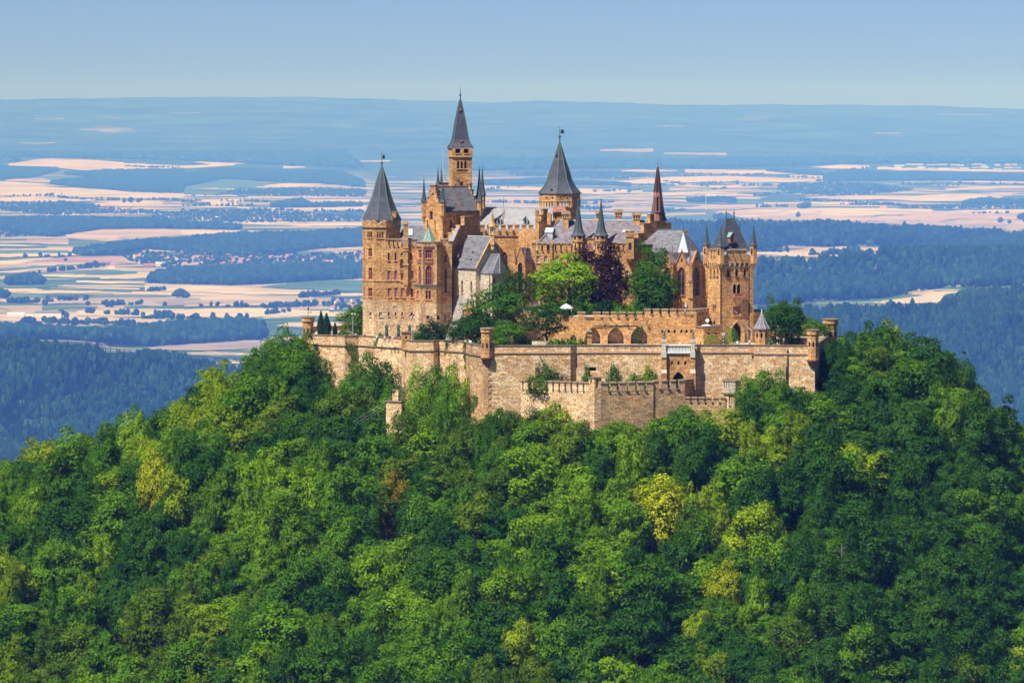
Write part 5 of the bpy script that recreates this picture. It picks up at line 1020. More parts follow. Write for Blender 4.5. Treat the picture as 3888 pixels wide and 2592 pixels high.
# --- left tower
Y0 = 53.0; fr, c, R = circ_plan(1450, 74, Y0, [-73, -58, -29, 17, 70]); pl = fr + [Vector((c.x + R * .8, c.y + R * .6)), Vector((c.x, c.y + R)), Vector((c.x - R * .8, c.y + R * .6))]
t = thing('castle_tower', 'left polygonal tower with flared slate spire and crest roundels', 'tower', (c.x, c.y, TZ))
ze = Z(836, Y0 - 4); hol = {1: [W(1399, 1413, 941, 975, 'r', nx=2, ny=2), W(1399, 1413, 1017, 1061, 0, ny=3), W(1399, 1413, 1093, 1126), W(1402, 1410, 1185, 1201, 0, 'white', 1, 1), W(1394.5, 1399.5, 879, 903, 'r', nx=1, ny=1), W(1401, 1406, 879, 903, 'r', nx=1, ny=1), W(1407.5, 1412.5, 879, 903, 'r', nx=1, ny=1)],
       0: [W(1380.5, 1385, 941, 978, 0, nx=1), W(1380.5, 1385, 1015, 1062, 0, nx=1), W(1380.5, 1385, 1092, 1126, 0, nx=1), W(1380.5, 1384.5, 880, 903, 0, 'trim', nx=1, pane='trim')],
       2: [W(1431, 1437, 879, 904, 'r', nx=1, ny=1), W(1440, 1446, 879, 904, 'r', nx=1, ny=1), W(1450, 1456, 879, 904, 'r', nx=1, ny=1), W(1439, 1450, 1184, 1202, 0, 'white', 2, 1)]}
walls(t, pl, TZ - 1, Z(862, Y0 - 4), hol, 'ochre', zlow=Z(1140, 49)); 
cc = sum(pl, Vector((0, 0))) / len(pl); pl2 = [cc + (p - cc) * 1.035 for p in pl]; walls(t, pl2, Z(862, Y0 - 4), ze, None, 'ochre', cap=None, name='crest_ring'); band(t, pl2, Z(863, Y0 - 4), .22, .12, 'cap'); band(t, pl, Z(1066, 49), .25, .12, 'trim')
for px, i in ((1379, 0), (1402, 1), (1443, 2), (1486, 3), (1516, 3)):       # black and white quartered crests
    f = Face(pl2[i], pl2[i + 1]); s, z = f.at(px, 848); r = .36
    if not .3 < s < f.len - .2: s = min(max(s, .38), f.len - .38)
    o = M(); o.poly([f.pos(s + r * math.cos(a), z + r * math.sin(a), .04) for a in [k * math.pi / 10 for k in range(20)]]); o = build(o, 'crest_roundel', MT['white'], t)
    for a0 in (math.pi / 2, -math.pi / 2): q = M(); q.poly([f.pos(s, z, .055)] + [f.pos(s + r * .92 * math.cos(a0 + k * math.pi / 12), z + r * .92 * math.sin(a0 + k * math.pi / 12), .055) for k in range(7)]); build(q, 'crest_quarter', MT['black'], o)
k = (Y0 + D0) / FPX
prof = [(77 * k, ze), (68 * k, Z(818, Y0)), (57 * k, Z(795, Y0)), (46.5 * k, Z(770, Y0)), (37 * k, Z(744, Y0)), (23.5 * k, Z(693, Y0)), (11 * k, Z(655, Y0)), (4 * k, Z(637, Y0))]
m_ = spire(t, c, prof, 8, R8 + .18, 'slate', 'copper_rib', .09, (Z(618, Y0), Z(574, Y0), .33)); q = M(); zv = Z(597, Y0); q.box((c.x + .45, c.y, zv), (.55, .08, .9)); q.box((c.x + .5, c.y, zv + .55), (.2, .08, .3)); build(q, 'weather_vane', MT['iron'], m_)
q = M(); p0 = P(1496, 816, Y0 - 3.2); q.box(p0 + Vector((0, .6, 0)), (1.0, 1.4, 1.3)); q.box(p0 + Vector((0, .6, .75)), (1.2, 1.6, .15)); build(q, 'chimney', MT['ochre'], t)

# --- wing between the towers
YW = 48.9; a, b = pt(1462, YW - .5), pt(1716, YW); zt = Z(931, YW); pl = [a, b, b + Vector((0, 7)), a + Vector((0, 8))]
t = thing('palace_wing', 'narrow crenellated wing with red framed windows beside the left tower', 'building', (a.x, a.y, TZ))
hw = [W(x - 4, x + 4, 960, 989, ny=2, nx=1) for x in (1476, 1502, 1559)] + [W(x - 6, x + 6, 1027, 1062, pane='curtain') for x in (1477.5, 1503.6, 1564.5)] + [W(x - 6, x + 6, 1093, 1128, pane='curtain') for x in (1478, 1504, 1528.5)] + [W(1559, 1570, 1095, 1129, 'r')] + [W(x - 3, x + 3, 1185, 1199, 0, 'red', 1, 1) for x in (1476, 1502, 1527, 1562)]
hw += [W(1519, 1532, 982, 1020, 'g', 'redstone', 2, 1, 'palestone'), W(1521, 1531, 1046, 1070, pane='curtain', nx=2), W(1522, 1530, 958, 971, 'r', 'palestone', 1, 1, None), W(1687, 1696, 968, 995, 'r', 'red', 2, 1), W(1687, 1697, 1017, 1113, 'g', 'redstone', 1, 4, 'palestone'), W(1688, 1693, 1198, 1213, 0, 'red', 1, 1)]
ff = walls(t, pl, TZ - 1, zt, {0: hw}, 'ochre', zlow=Z(1150, YW)); f = ff[0]; band(t, [f.pos(0, 0).xy, f.pos(f.at(1578, 1066)[0], 0).xy], Z(1066, YW), .22, .14, 'trim', False)
merlons(t, a, b, zt, Z(910, YW) - zt, px_spans(f, [(1464 + 16.2 * k, 1475 + 16.2 * k) for k in range(4)] + [(1551 + 16.2 * k, 1562 + 16.2 * k) for k in range(2)] + [(1672 + 17 * k, 1685 + 17 * k) for k in range(2)], 920), .5)
m = M(); s = f.at(1540, 950)[0]; m.box(f.pos(s, (Z(1082, YW) + Z(846, YW)) / 2, .35), (1.1, 1.0, Z(846, YW) - Z(1082, YW))); m.loft(f.pos(s, 0, .3).xy, [(.15, Z(1112, YW)), (.75, Z(1082, YW))], 4, math.pi / 4); build(m, 'chimney_pier', MT['ochre'], t)
m = M(); zc = Z(848, YW); m.box(f.pos(s, zc, .35), (1.45, 1.35, .45)); m.box(f.pos(s, zc - 5.8, .42), (1.4, 1.2, .3)); m.box(f.pos(s, Z(950, YW), .42), (1.45, 1.25, .25)); m.box(f.pos(s, Z(1005, YW), .42), (1.45, 1.25, .25))
for dx in (-.45, 0, .45): m.box(f.pos(s + dx, zc + .38, .35), (.28, 1.2, .35))
build(m, 'chimney_head', MT['trim'], t)
m = M(); p0 = f.pos(f.at(1525.5, 1029)[0], Z(1029, YW), .14); m.box(p0, (1.0, .5, 1.0)); build(m, 'balcony_panel', MT['redstone'], t)
m = M(); y1 = YW + 1.2; m.add([P(1497, 915, y1), P(1612, 915, y1), P(1612, 857, y1 + 5), P(1540, 857, y1 + 5)], [(0, 1, 2, 3)]); m.add([P(1612, 857, y1 + 5), P(1540, 857, y1 + 5), P(1540, 900, y1 + 11), P(1612, 900, y1 + 11)], [(0, 1, 2, 3)]); o = build(m, 'roof', MT['slate_grey'], t)
m = M(); m.tube(P(1538, 856.5, y1 + 5), P(1613, 856.5, y1 + 5), .16); build(m, 'ridge', MT['lead'], o); m = M(); m.add([P(1551, 895, y1 + 1.5), P(1567, 895, y1 + 1.5), P(1567, 870, y1 + 3.6), P(1551, 870, y1 + 3.6)], [(0, 1, 2, 3)]); o2 = build(m, 'skylight', MT['lead'], o); o2.location.z += .12
m = M(); y2 = YW + 1.0; m.add([P(1700, 915, y2), P(1722, 915, y2), P(1746, 858, y2 + 4), P(1735, 858, y2 + 4)], [(0, 1, 2, 3)]); build(m, 'side_roof', MT['slate_light'], t)

# --- bay tower with the copper roof
YB = 45.0; k = (YB + D0) / FPX; c = pt(1628, YB + 2.6); pl = [pt(1584, YB + 2.6), pt(1604, YB), pt(1655, YB), pt(1674, YB + 2.4), pt(1674, YB + 6), pt(1584, YB + 6)]
t = thing('bay_tower', 'oriel tower with pink gothic windows and green copper pyramid roof', 'tower', (c.x, c.y, TZ)); zt = Z(936, YB)
hol = {0: [W(1588, 1600, 948, 981, 0, nx=2, ny=2), W(1588.5, 1599, 1006, 1082, 'g', 'red', 2, 3)], 1: [W(1615, 1640, 948, 981, 0, nx=3, ny=2, surround='redstone'), W(1616, 1640, 1006, 1081, 'g', 'red', 3, 3, surround='redstone')]}
ff = walls(t, pl, Z(1084, YB), zt, hol, 'ochre')
pl3 = [pt(1576, YB + 2.2), pt(1597, YB - .25), pt(1657, YB - .25), pt(1675, YB + 2.2), pt(1675, YB + 6), pt(1576, YB + 6)]; hol = {0: [W(1581, 1592, 1102, 1136, 'r', pane='curtain')], 1: [W(1616, 1625, 1102, 1136, 'r', nx=1), W(1627, 1636, 1102, 1136, 'r', nx=1), W(1619, 1631, 1197, 1213, 0, nx=2, ny=1)], 2: [W(1659, 1669, 1197, 1213, 0, 'dark', 1, 1)]}
walls(t, pl3, TZ - 1, Z(1084, YB), hol, 'ochre', zlow=Z(1150, YB), name='base_wall')
cc = c; pl4 = [cc + (p - cc) * 1.10 for p in pl3]; m = M(); m.prism(pl4, Z(1086, YB), Z(1081, YB)); build(m, 'balcony_slab', MT['copper_dark'], t); m = M()
for i in (0, 1, 2):
    f = Face(pl4[i], pl4[i + 1]); n = int(f.len / .5)
    for j in range(n): m.box(f.pos(f.len * (j + .5) / n, Z(1090, YB), -.25), (.2, .3, .3), f.rz())
build(m, 'dentils', MT['trim'], t)
for i, (x0, x1) in ((0, (1586, 1601)), (1, (1613, 1642))): f = ff[i]; a, b = f.at(x0, 994)[0], f.at(x1, 994)[0]; m = M(); m.box(f.pos((a + b) / 2, Z(994, YB), .08), (b - a, .2, .75), f.rz()); build(m, 'tracery_panel', MT['redstone'], t)
m = M()
for p in (pl[1], pl[2]): m.box((p.x, p.y, (Z(1084, YB) + zt) / 2), (.5, .5, zt - Z(1084, YB)))
build(m, 'corner_pilaster', MT['trim'], t); band(t, pl, zt, .35, .2, 'redstone'); pl5 = [cc + (p - cc) * 1.04 for p in pl]; 
for i in (0, 1, 2, 3): f = Face(pl5[i], pl5[i + 1]); merlons(t, pl5[i], pl5[i + 1], zt + .1, .85, even(f.len, max(2, round(f.len / .75)), .22), .4, 'trim', sill=False)
spire(t, c, [(30 * k, Z(922, YB)), (0.06, Z(862, YB))], 8, R8, 'copper', 'copper_dark', .04, (Z(857, YB), Z(850, YB), .12), name='copper_roof')

# --- keep block with corner turrets
A, B, C, Dd = rbox(1606, 1681, 1822, 56, 42, 800); t = thing('keep_block', 'tall keep block with stepped gables, corner turrets and mottled slate roof', 'building', (B.x, B.y, TZ)); ze = Z(803, 57)
hol = {0: [W(1631, 1643, 773, 834, 'g', 'redstone', 1, 2, None), W(1621, 1625, 836, 869, 'r', 'red', 1, 1), W(1650, 1654, 836, 869, 'r', 'red', 1, 1)], 1: [W(1709, 1717, 835, 866, 'r', 'dark', 1, 1, 'trim'), W(1687, 1696, 890, 914, 'r', 'redstone', 1, 1, None)]}
ff = walls(t, [A, B, C, Dd], TZ, ze, hol, 'ochre'); f = ff[0]; L = f.len
zs = [Z(751, 57), Z(728, 57), Z(706, 57)]; gable_steps(t, f, ze, [(L * .10, L * .90, Z(768, 57)), (L * .22, L * .78, zs[0]), (L * .31, L * .69, zs[1]), (L * .37, L * .63, zs[2])], .6)
q = M(); q.poly([f.pos(*u, .02) for u in [(L * .5 - .5, Z(742, 57)), (L * .5 + .5, Z(742, 57)), (L * .5, Z(731, 57))]]); build(q, 'gable_light', MT['dark'], t)
fb = Face(C, Dd); Lb = fb.len; gable_steps(t, fb, ze, [(Lb * .1, Lb * .9, Z(768, 66)), (Lb * .22, Lb * .78, Z(745, 66)), (Lb * .32, Lb * .68, Z(722, 66)), (Lb * .4, Lb * .6, Z(700, 66))], .6)
r0 = (A + B) / 2; r1 = (C + Dd) / 2; zr = Z(709, 60); d_ = (r1 - r0).normalized(); e_ = (B - A).normalized(); a1 = r0 + d_ * .6; b1 = r1 - d_ * .6; o_ = e_ * .35
m = M(); B1, C1, A1, D1 = B + o_ + d_ * .6, C + o_ - d_ * .6, A - o_ + d_ * .6, Dd - o_ - d_ * .6
m.add([(*B1, ze - .1), (*C1, ze - .1), (*b1, zr), (*a1, zr), (*A1, ze - .1), (*D1, ze - .1)], [(0, 1, 2, 3), (3, 2, 5, 4)]); ro = build(m, 'roof', MT['slate_grey'], t)
m = M(); m.tube((*a1, zr + .05), (*b1, zr + .05), .15); build(m, 'ridge', MT['redstone'], ro); m = M(); m.tube((*B1, ze - .05), (*C1, ze - .05), .16); build(m, 'gutter', MT['iron'], ro)
u = (a1 + (b1 - a1) * .47); v = (B1 + (C1 - B1) * .47); m = M()
for dx in (-.25, .25): m.tube((*(v + d_ * dx), ze + .3), (*(u + d_ * dx), zr + .1), .07, n=4)
for j in range(12): w0 = v + (u - v) * (j / 12); m.tube((*(w0 - d_ * .25), ze + .3 + (zr - ze - .2) * j / 12), (*(w0 + d_ * .25), ze + .3 + (zr - ze - .2) * j / 12), .05, n=4)
build(m, 'roof_ladder', MT['redstone'], ro)
pepper_turret(t, A + e_ * .35, .62, Z(820, 60), Z(766, 60), Z(690, 60), corbel=1.6); pepper_turret(t, B, .72, Z(819, 56), Z(768, 56), Z(700, 56), corbel=1.7, slots=(Z(802, 56), Z(780, 56), (-1.9, -1.2), .17))
pepper_turret(t, C, .70, Z(815, 64), Z(765, 64), Z(695, 64), corbel=1.5); pepper_turret(t, pt(1820, 78, 740), .85, Z(800, 78), Z(752, 78), Z(650, 78), mat='ochre'); pepper_turret(t, pt(1831.5, 74, 740), .78, Z(790, 74), Z(741, 74), Z(650, 74), mat='ochre')
pepper_turret(t, pt(1663, 80, 700), .55, Z(740, 80), Z(704, 80), Z(652, 80)); pepper_turret(t, pt(1676, 82, 700), .5, Z(740, 82), Z(700, 82), Z(652, 82))
# --- main tower
A, B, C, Dd = rbox(1704, 1719, 1792, 74, 11, 650); t = thing('main_tower', 'tallest square tower with belfry openings and steep slate pyramid spire', 'tower', (B.x, B.y, 10)); YT = 74
hol = {1: [W(x - 4.5, x + 4.5, 611, 640, 'g', 'dark', 1, 1, 'trim', 'dark') for x in (1740, 1753.5, 1767.5)] + [W(1748, 1759, 689, 708, 'g', 'redstone', 1, 2, None), W(1728, 1733, 700, 708, 0, 'dark', 1, 1, None)], 0: [W(1707, 1709.5, 610, 618, 0, 'dark', 1, 1, None)]}
walls(t, [A, B, C, Dd], 8, Z(593, YT), hol, 'ochre'); cc = (A + C) / 2; ph = [cc + (p - cc) * 1.065 for p in (A, B, C, Dd)]; ze = Z(563, YT)
walls(t, ph, Z(593, YT), ze, {1: [W(1729, 1748, 565.5, 582, 0, 'dark', 1, 1, 'trim', 'dark', name='belfry_opening'), W(1761, 1779, 565.5, 582, 0, 'dark', 1, 1, 'trim', 'dark', name='belfry_opening')]}, 'ochre', name='head_wall', depth=.6); band(t, ph, Z(594, YT), .35, .1)
k = (YT + D0 + 2.5) / FPX; cs = cc; th = math.radians(11)
def sq(wpx): return wpx * k * math.sqrt(2) / (math.cos(th) + math.sin(th))
Yc = cc.y; prof = [(sq(50), ze), (sq(45), Z(553, Yc)), (sq(38), Z(543, Yc)), (sq(32.5), Z(530, Yc)), (sq(27), Z(500, Yc)), (sq(22), Z(470, Yc)), (sq(11.5), Z(417, Yc)), (sq(3), Z(381, Yc))]
sp = spire(t, cc, prof, 4, th + math.pi / 4, 'slate', 'copper_dark', .10, (Z(361, Yc), Z(330, Yc), .30))
for px, py, Yo in ((1752, 535, -2.05), (1747, 417, -.72)): q = M(); q.box(P(px, py, Yc + Yo), (.55, .5, .65), th); build(q, 'roof_hatch', MT['redstone'], sp)
# lookout platform with flagpole
p0 = pt(1685, 70, 700); t = thing('lookout_platform', 'small red railed lookout deck behind the keep roof', 'platform', (*p0, Z(712, 70))); m = M(); m.box((*p0, Z(703, 70)), (2.3, 2, 1.0)); build(m, 'cabin', MT['redstone'], t); m = M(); m.box((*p0, Z(694.5, 70)), (2.7, 2.3, .14)); build(m, 'deck', MT['iron'], t); m = M(); m.box((*p0, Z(716, 70) - 1.5), (1.8, 1.8, 4)); build(m, 'base', MT['ochre'], t)
zb = Z(695, 70); zt = Z(546, 70); t = thing('flagpole', 'tall bare red and white flagpole on the lookout deck', 'flagpole', (*p0, zb)); m = M(); m.tube((*p0, zb), (p0.x - .4, p0.y, zt), .10, .06); build(m, 'pole', MT['palestone'], t); m = M(); m.ball((p0.x - .4, p0.y, zt), .22); build(m, 'truck', MT['copper'], t); m = M()
for dx, dy in ((1.1, 0), (-.5, 1), (.6, -.9)): m.tube((p0.x + dx, p0.y + dy, zb), (p0.x - .1, p0.y, zb + 2.2), .03, n=4)
build(m, 'stays', MT['iron'], t)
# --- shaded stepped gable house behind the white chapel
f = Face(pt(1700, 53.5, 950), pt(1836, 62.5, 950)); t = thing('gabled_house', 'shaded sandstone house with tall stepped gable behind the white chapel', 'building', (f.p0.x, f.p0.y, TZ)); m = M(); bk = -f.n * 8
walls(t, [f.p0, f.p1, f.p1 + bk, f.p0 + bk], TZ, Z(935, 56), {0: [W(1708, 1716, 880, 905, 'r', 'redstone', 1, 1, None)]} if 0 else None, 'ochre')
ss = lambda x: f.at(x, 900)[0]; gable_steps(t, f, Z(935, 56), [(ss(1702), ss(1836), Z(913, 57)), (ss(1715), ss(1834), Z(885, 57)), (ss(1729), ss(1824), Z(870, 57)), (ss(1745), ss(1812), Z(857, 58)), (ss(1763), ss(1794), Z(824, 58))], 1.2, capmat='trim')  # paler coping colour stands in for sunlight on the step tops
# --- white chapel
A, B, C, Dd = rbox(1722, 1806, 1922, 45.5, 40, 1080); t = thing('old_chapel', 'pale limestone chapel with grey slate roof, apse and carved lantern', 'chapel', (B.x, B.y, TZ)); ze = Z(1014, 47); d_ = (A - B).normalized(); e_ = (C - B).normalized()
walls(t, [A, B, C, Dd], TZ, ze, {0: [W(1751, 1758, 1062, 1113, 'g', 'pale', 1, 1, 'trim', 'dark'), W(1786, 1793, 1067, 1115, 'g', 'pale', 1, 1, 'trim', 'dark')]}, 'pale', cap=None); r0 = (B + C) / 2; r1 = (A + Dd) / 2; zr = Z(901, 49)
m = M(); o1 = e_ * .4; m.poly([(*B, ze), (*C, ze), (*r0, zr)]); m.poly([(*Dd, ze), (*A, ze), (*r1, zr)]); build(m, 'gable_wall', MT['pale'], t)
m = M(); B1, A1, C1, D1 = B - o1 - d_ * .25, A - o1 + d_ * .3, C + o1 - d_ * .25, Dd + o1 + d_ * .3; q0, q1 = r0 - d_ * .25, r1 + d_ * .3; m.add([(*A1, ze - .35), (*B1, ze - .35), (*q0, zr + .1), (*q1, zr + .1), (*D1, ze - .35), (*C1, ze - .35)], [(0, 1, 2, 3), (3, 2, 5, 4)]); ro = build(m, 'roof', MT['slate_grey'], t)
m = M(); m.tube((*q0, zr + .12), (*q1, zr + .12), .17); build(m, 'ridge', MT['lead'], ro); m = M(); m.tube((*(B1 - d_ * .1), ze - .3), (*(q0 - d_ * .1), zr + .15), .2, n=4); m.tube((*(C1 - d_ * .1), ze - .3), (*(q0 - d_ * .1), zr + .15), .2, n=4); build(m, 'verge', MT['trim'], ro)
for k_ in ((.45, .5), (.35, .25)): q = M(); u = B1 + (A1 - B1) * k_[0]; v = q0 + (q1 - q0) * k_[0]; w = u + (v - u) * k_[1]; q.box((*w, ze + (zr - ze) * k_[1] + .1), (.5, .5, .35), .7); build(q, 'roof_hatch', MT['redstone'], ro)
# lantern pinnacle on the gable
pc = r0 - d_ * .5; m = M(); m.loft(pc, [(.1, Z(956, 47)), (.5, Z(948, 47)), (.5, Z(932, 47)), (.72, Z(930, 47)), (.72, Z(895, 47)), (.95, Z(893, 47)), (.95, Z(889, 47))], 4, math.radians(40)); lo = build(m, 'lantern_base', MT['trim'], t); m = M()
for j in range(4): a = math.radians(40) + j * math.pi / 2; m.tube((pc.x + .7 * math.cos(a), pc.y + .7 * math.sin(a), Z(890, 47)), (pc.x + .7 * math.cos(a), pc.y + .7 * math.sin(a), Z(860, 47)), .14, n=4)
m.loft(pc, [(.28, Z(890, 47)), (.28, Z(860, 47))], 6); build(m, 'lantern_columns', MT['palestone'], lo); m = M(); m.loft(pc, [(1.0, Z(861, 47)), (.85, Z(856, 47)), (.5, Z(845, 47)), (.3, Z(826, 47)), (.1, Z(806, 47)), (.22, Z(804, 47)), (.03, Z(797, 47))], 8)
for j in range(5):
    for i in range(8): a = i * math.pi / 4; r = .75 * (1 - j / 6); m.ball((pc.x + r * math.cos(a), pc.y + r * math.sin(a), Z(852 - 9 * j, 47)), .11, 5, 3)
build(m, 'lantern_spire', MT['trim'], lo)
# apse
ap = [pt(1823, 46.5, 1080), pt(1838, 42.8, 1080), pt(1868, 41.2, 1080), pt(1897, 43, 1080), pt(1925, 47, 1080), pt(1915, 52, 1080), pt(1835, 52, 1080)]; za = Z(1036, 43)
walls(t, ap, TZ, za, {2: [W(1870, 1883, 1052, 1076, 'r', 'pale', 1, 2, 'trim', 'dark', surround='trim')]}, 'pale', cap=None, name='apse_wall'); apx = [pt(1866, 47, 980), pt(1897, 47.5, 980)]; zr2 = Z(964, 47); e2 = [Vector((1870, 0))]
cc = pt(1876, 46); ae = [cc + (p - cc) * 1.06 for p in ap[:5]]; m = M(); q0, q1 = (*apx[0], zr2), (*apx[1], zr2); E = [(*p, za - .15) for p in ae]; bk = [(*pt(1925, 53), za - .15), (*pt(1830, 53), za - .15)]
m.add([*E, q0, q1, *bk], [(0, 1, 5), (1, 2, 6, 5), (2, 3, 6), (3, 4, 6), (4, 7, 6), (7, 8, 5, 6), (8, 0, 5)]); ro2 = build(m, 'apse_roof', MT['slate_grey'], t); m = M()
for a, b in ((E[1], q0), (E[2], q1), (E[3], q1), (q0, q1)): m.tube(a, b, .08, n=5)
build(m, 'apse_hips', MT['slate_light'], ro2); m = M(); m.tube((*pt(1859, 41.6, 1080), za), (*pt(1859, 41.6, 1080), 3), .09); build(m, 'downpipe', MT['iron'], t)
# grey battered buttress and its abutment
f = Face(A, B); s0, s1 = f.at(1723, 1125)[0], f.at(1780, 1125)[0]; zt = Z(1124, 48); m = M(); zb = TZ - 1; out = 5.2
p_ = [f.pos(max(s0, -.2), zt, 0), f.pos(s1, zt, 0), f.pos(s1 - .6, zb, out), f.pos(s0 - .6, zb, out)]; q_ = [f.pos(s0, zb, -.2), f.pos(s1, zb, -.2)]; m.add([*p_, *q_], [(3, 2, 1, 0), (2, 5, 1), (3, 0, 4)]); build(m, 'battered_buttress', MT['greystone'], t)
m = M(); m.prism([f.pos(s1 - .05, 0, 1.5).xy, f.pos(f.len + .3, 0, 1.4).xy, f.pos(f.len + .3, 0, -.2).xy, f.pos(s1 - .05, 0, -.2).xy], zb, Z(1162, 45)); build(m, 'abutment', MT['ochre'], t)

# --- great hall wing with pale roof
YG = 74; a, b = pt(1824, YG, 950), pt(2047, YG, 950); t = thing('great_hall', 'broad crenellated hall with long pale slate roof and two dormers', 'building', (a.x, a.y, 5)); zt = Z(881, YG); pl = [a, b, b + Vector((0, 12)), a + Vector((0, 12))]
ff = walls(t, pl, 4, zt, {0: [W(1902, 1928, 955, 1040, 'g', 'redstone', 2, 2, None, surround='trim')]}, 'ochre'); f = ff[0]; band(t, [a, b], Z(896, YG), .3, .18, 'cap', False); merlons(t, a, b, zt, Z(857, YG) - zt, px_spans(f, [(1822.5 + 26.4 * k, 1840.5 + 26.4 * k) for k in range(8)], 865), .6)
y1 = YG + 1.2; m = M(); m.add([P(1824, 872, y1), P(2100, 872, y1), P(2100, 789, y1 + 5.5), P(1824, 789, y1 + 5.5), P(2100, 872, y1 + 11), P(1824, 872, y1 + 11)], [(0, 1, 2, 3), (3, 2, 4, 5)]); ro = build(m, 'roof', MT['slate_light'], t); m = M(); m.tube(P(1824, 788.5, y1 + 5.5), P(2100, 788.5, y1 + 5.5), .18); build(m, 'ridge', MT['lead'], ro)
def dormer(par, px, py0, py1, Y, w, mat='lead', depth=2.2, rz=0):
    zb, zt = Z(py1, Y), Z(py0, Y); p = P(px, py1, Y); m = M(); h = (zt - zb) * .62; ca, sa = math.cos(rz), math.sin(rz); T = lambda x, y, z: (p.x + x * ca - y * sa, p.y + x * sa + y * ca, p.z + z)
    m.add([T(-w, 0, 0), T(w, 0, 0), T(w, 0, h), T(-w, 0, h), T(0, 0, zt - zb), T(w, depth, h), T(-w, depth, h), T(0, depth, zt - zb), T(w, depth, 0), T(-w, depth, 0)], [(0, 1, 2, 4, 3), (1, 8, 5, 2), (9, 0, 3, 6)]); o = build(m, 'dormer', MT[mat], par)
    m = M(); e = .18; m.add([T(-w - e, -e, h - .12), T(0, -e, zt - zb + .12), T(0, depth, zt - zb + .12), T(-w - e, depth, h - .12), T(w + e, -e, h - .12), T(w + e, depth, h - .12)], [(0, 1, 2, 3), (1, 4, 5, 2)]); build(m, 'dormer_roof', MT['lead' if mat == 'lead' else 'copper'], o)
    m = M(); m.poly([T(x, -.03, z) for x, z in arch_outline(-w * .5, w * .5, .15, h * 1.15, 'g')]); build(m, 'dormer_window', MT['glass'], o); m = M(); m.tube(T(0, -e, zt - zb), T(0, -e, zt - zb + .8), .04, .02); build(m, 'dormer_finial', MT['lead'], o)
for px in (1894, 1995): dormer(ro, px, 822, 850, YG + 2.3, .55)
m = M()
for x0 in (1909, 1913): m.tube(P(x0 - 4, 850, y1 + 1.3), P(x0 + 4, 795, y1 + 5.0), .05, n=4)
build(m, 'roof_ladder', MT['redstone'], ro); m = M(); m.tube(P(1912, 789, y1 + 5.5), P(1912, 752, y1 + 5.5), .05); build(m, 'antenna', MT['iron'], ro)
def stack(par, px, w, py0, py1, Y, mat='ochre', d=1.0, name='chimney'):
    p = P(px, py1, Y); h = Z(py0, Y) - p.z; m = M(); m.box((p.x, p.y, p.z + h / 2 - .5), (w, d, h + 1)); o = build(m, name, MT[mat], par); m = M(); m.box((p.x, p.y, p.z + h), (w * 1.25, d * 1.25, .25)); m.box((p.x, p.y, p.z + h * .82), (w * 1.15, d * 1.15, .2)); build(m, 'chimney_cap', MT['cap'], o); return o
m = M(); p0 = pt(2040, YG - .5, 850); m.box((*p0, (Z(912, YG) + Z(800, YG)) / 2), (.95, .95, Z(800, YG) - Z(912, YG))); build(m, 'chimney_pier', MT['ochre'], t); m = M(); m.box((*p0, Z(798, YG)), (1.15, 1.15, .35))
for dx in (-.38, 0, .38): m.box((p0.x + dx, p0.y, Z(798, YG) + .35), (.22, 1.0, .4))
build(m, 'chimney_head', MT['trim'], t)
# --- stepped chimney gable and small roofs left of the round tower
f = Face(pt(2046, 70, 860), pt(2108, 76, 860)); t = thing('gabled_house', 'narrow stepped gable house with chimney stacks beside the round tower', 'building', (f.p0.x, f.p0.y, 5)); bk = -f.n * 6; walls(t, [f.p0, f.p1, f.p1 + bk, f.p0 + bk], 5, Z(876, 72), None, 'ochre'); ss = lambda x: f.at(x, 850)[0]
gable_steps(t, f, Z(876, 72), [(ss(2047), ss(2107), Z(843, 72)), (ss(2055), ss(2095), Z(818, 72)), (ss(2063), ss(2080), Z(796, 72))], .7); q = M()
for x in (2066, 2073): q.poly([f.pos(*u, .03) for u in arch_outline(ss(x) - .14, ss(x) + .14, Z(838, 72), Z(824, 72), 'r')])
build(q, 'gable_light', MT['dark'], t)
q = M(); q.box((*pt(2084, 71, 830), Z(830, 71)), (.9, .9, 3)); build(q, 'chimney', MT['ochre'], t)
p0 = pt(2122, 78, 820); t = thing('stair_house', 'small sandstone stair house with brown lean-to roof under the round tower', 'building', (*p0, 10)); pl = [pt(2099, 78, 820), pt(2147, 78, 820), pt(2147, 84, 820), pt(2099, 84, 820)]; walls(t, pl, 10, Z(803, 78), {0: [W(2106, 2112, 815, 830, 0, 'trim', 1, 1, None, 'dark')]}, 'ochre'); m = M(); m.add([P(2093, 806, 77.4), P(2152, 803, 77.4), P(2143, 783, 83), P(2110, 783, 83)], [(0, 1, 2, 3)]); build(m, 'roof', MT['redstone'], t); q = M(); q.tube(P(2108, 790, 78), P(2108, 768, 78), .22); build(q, 'flue', MT['steel'], t)

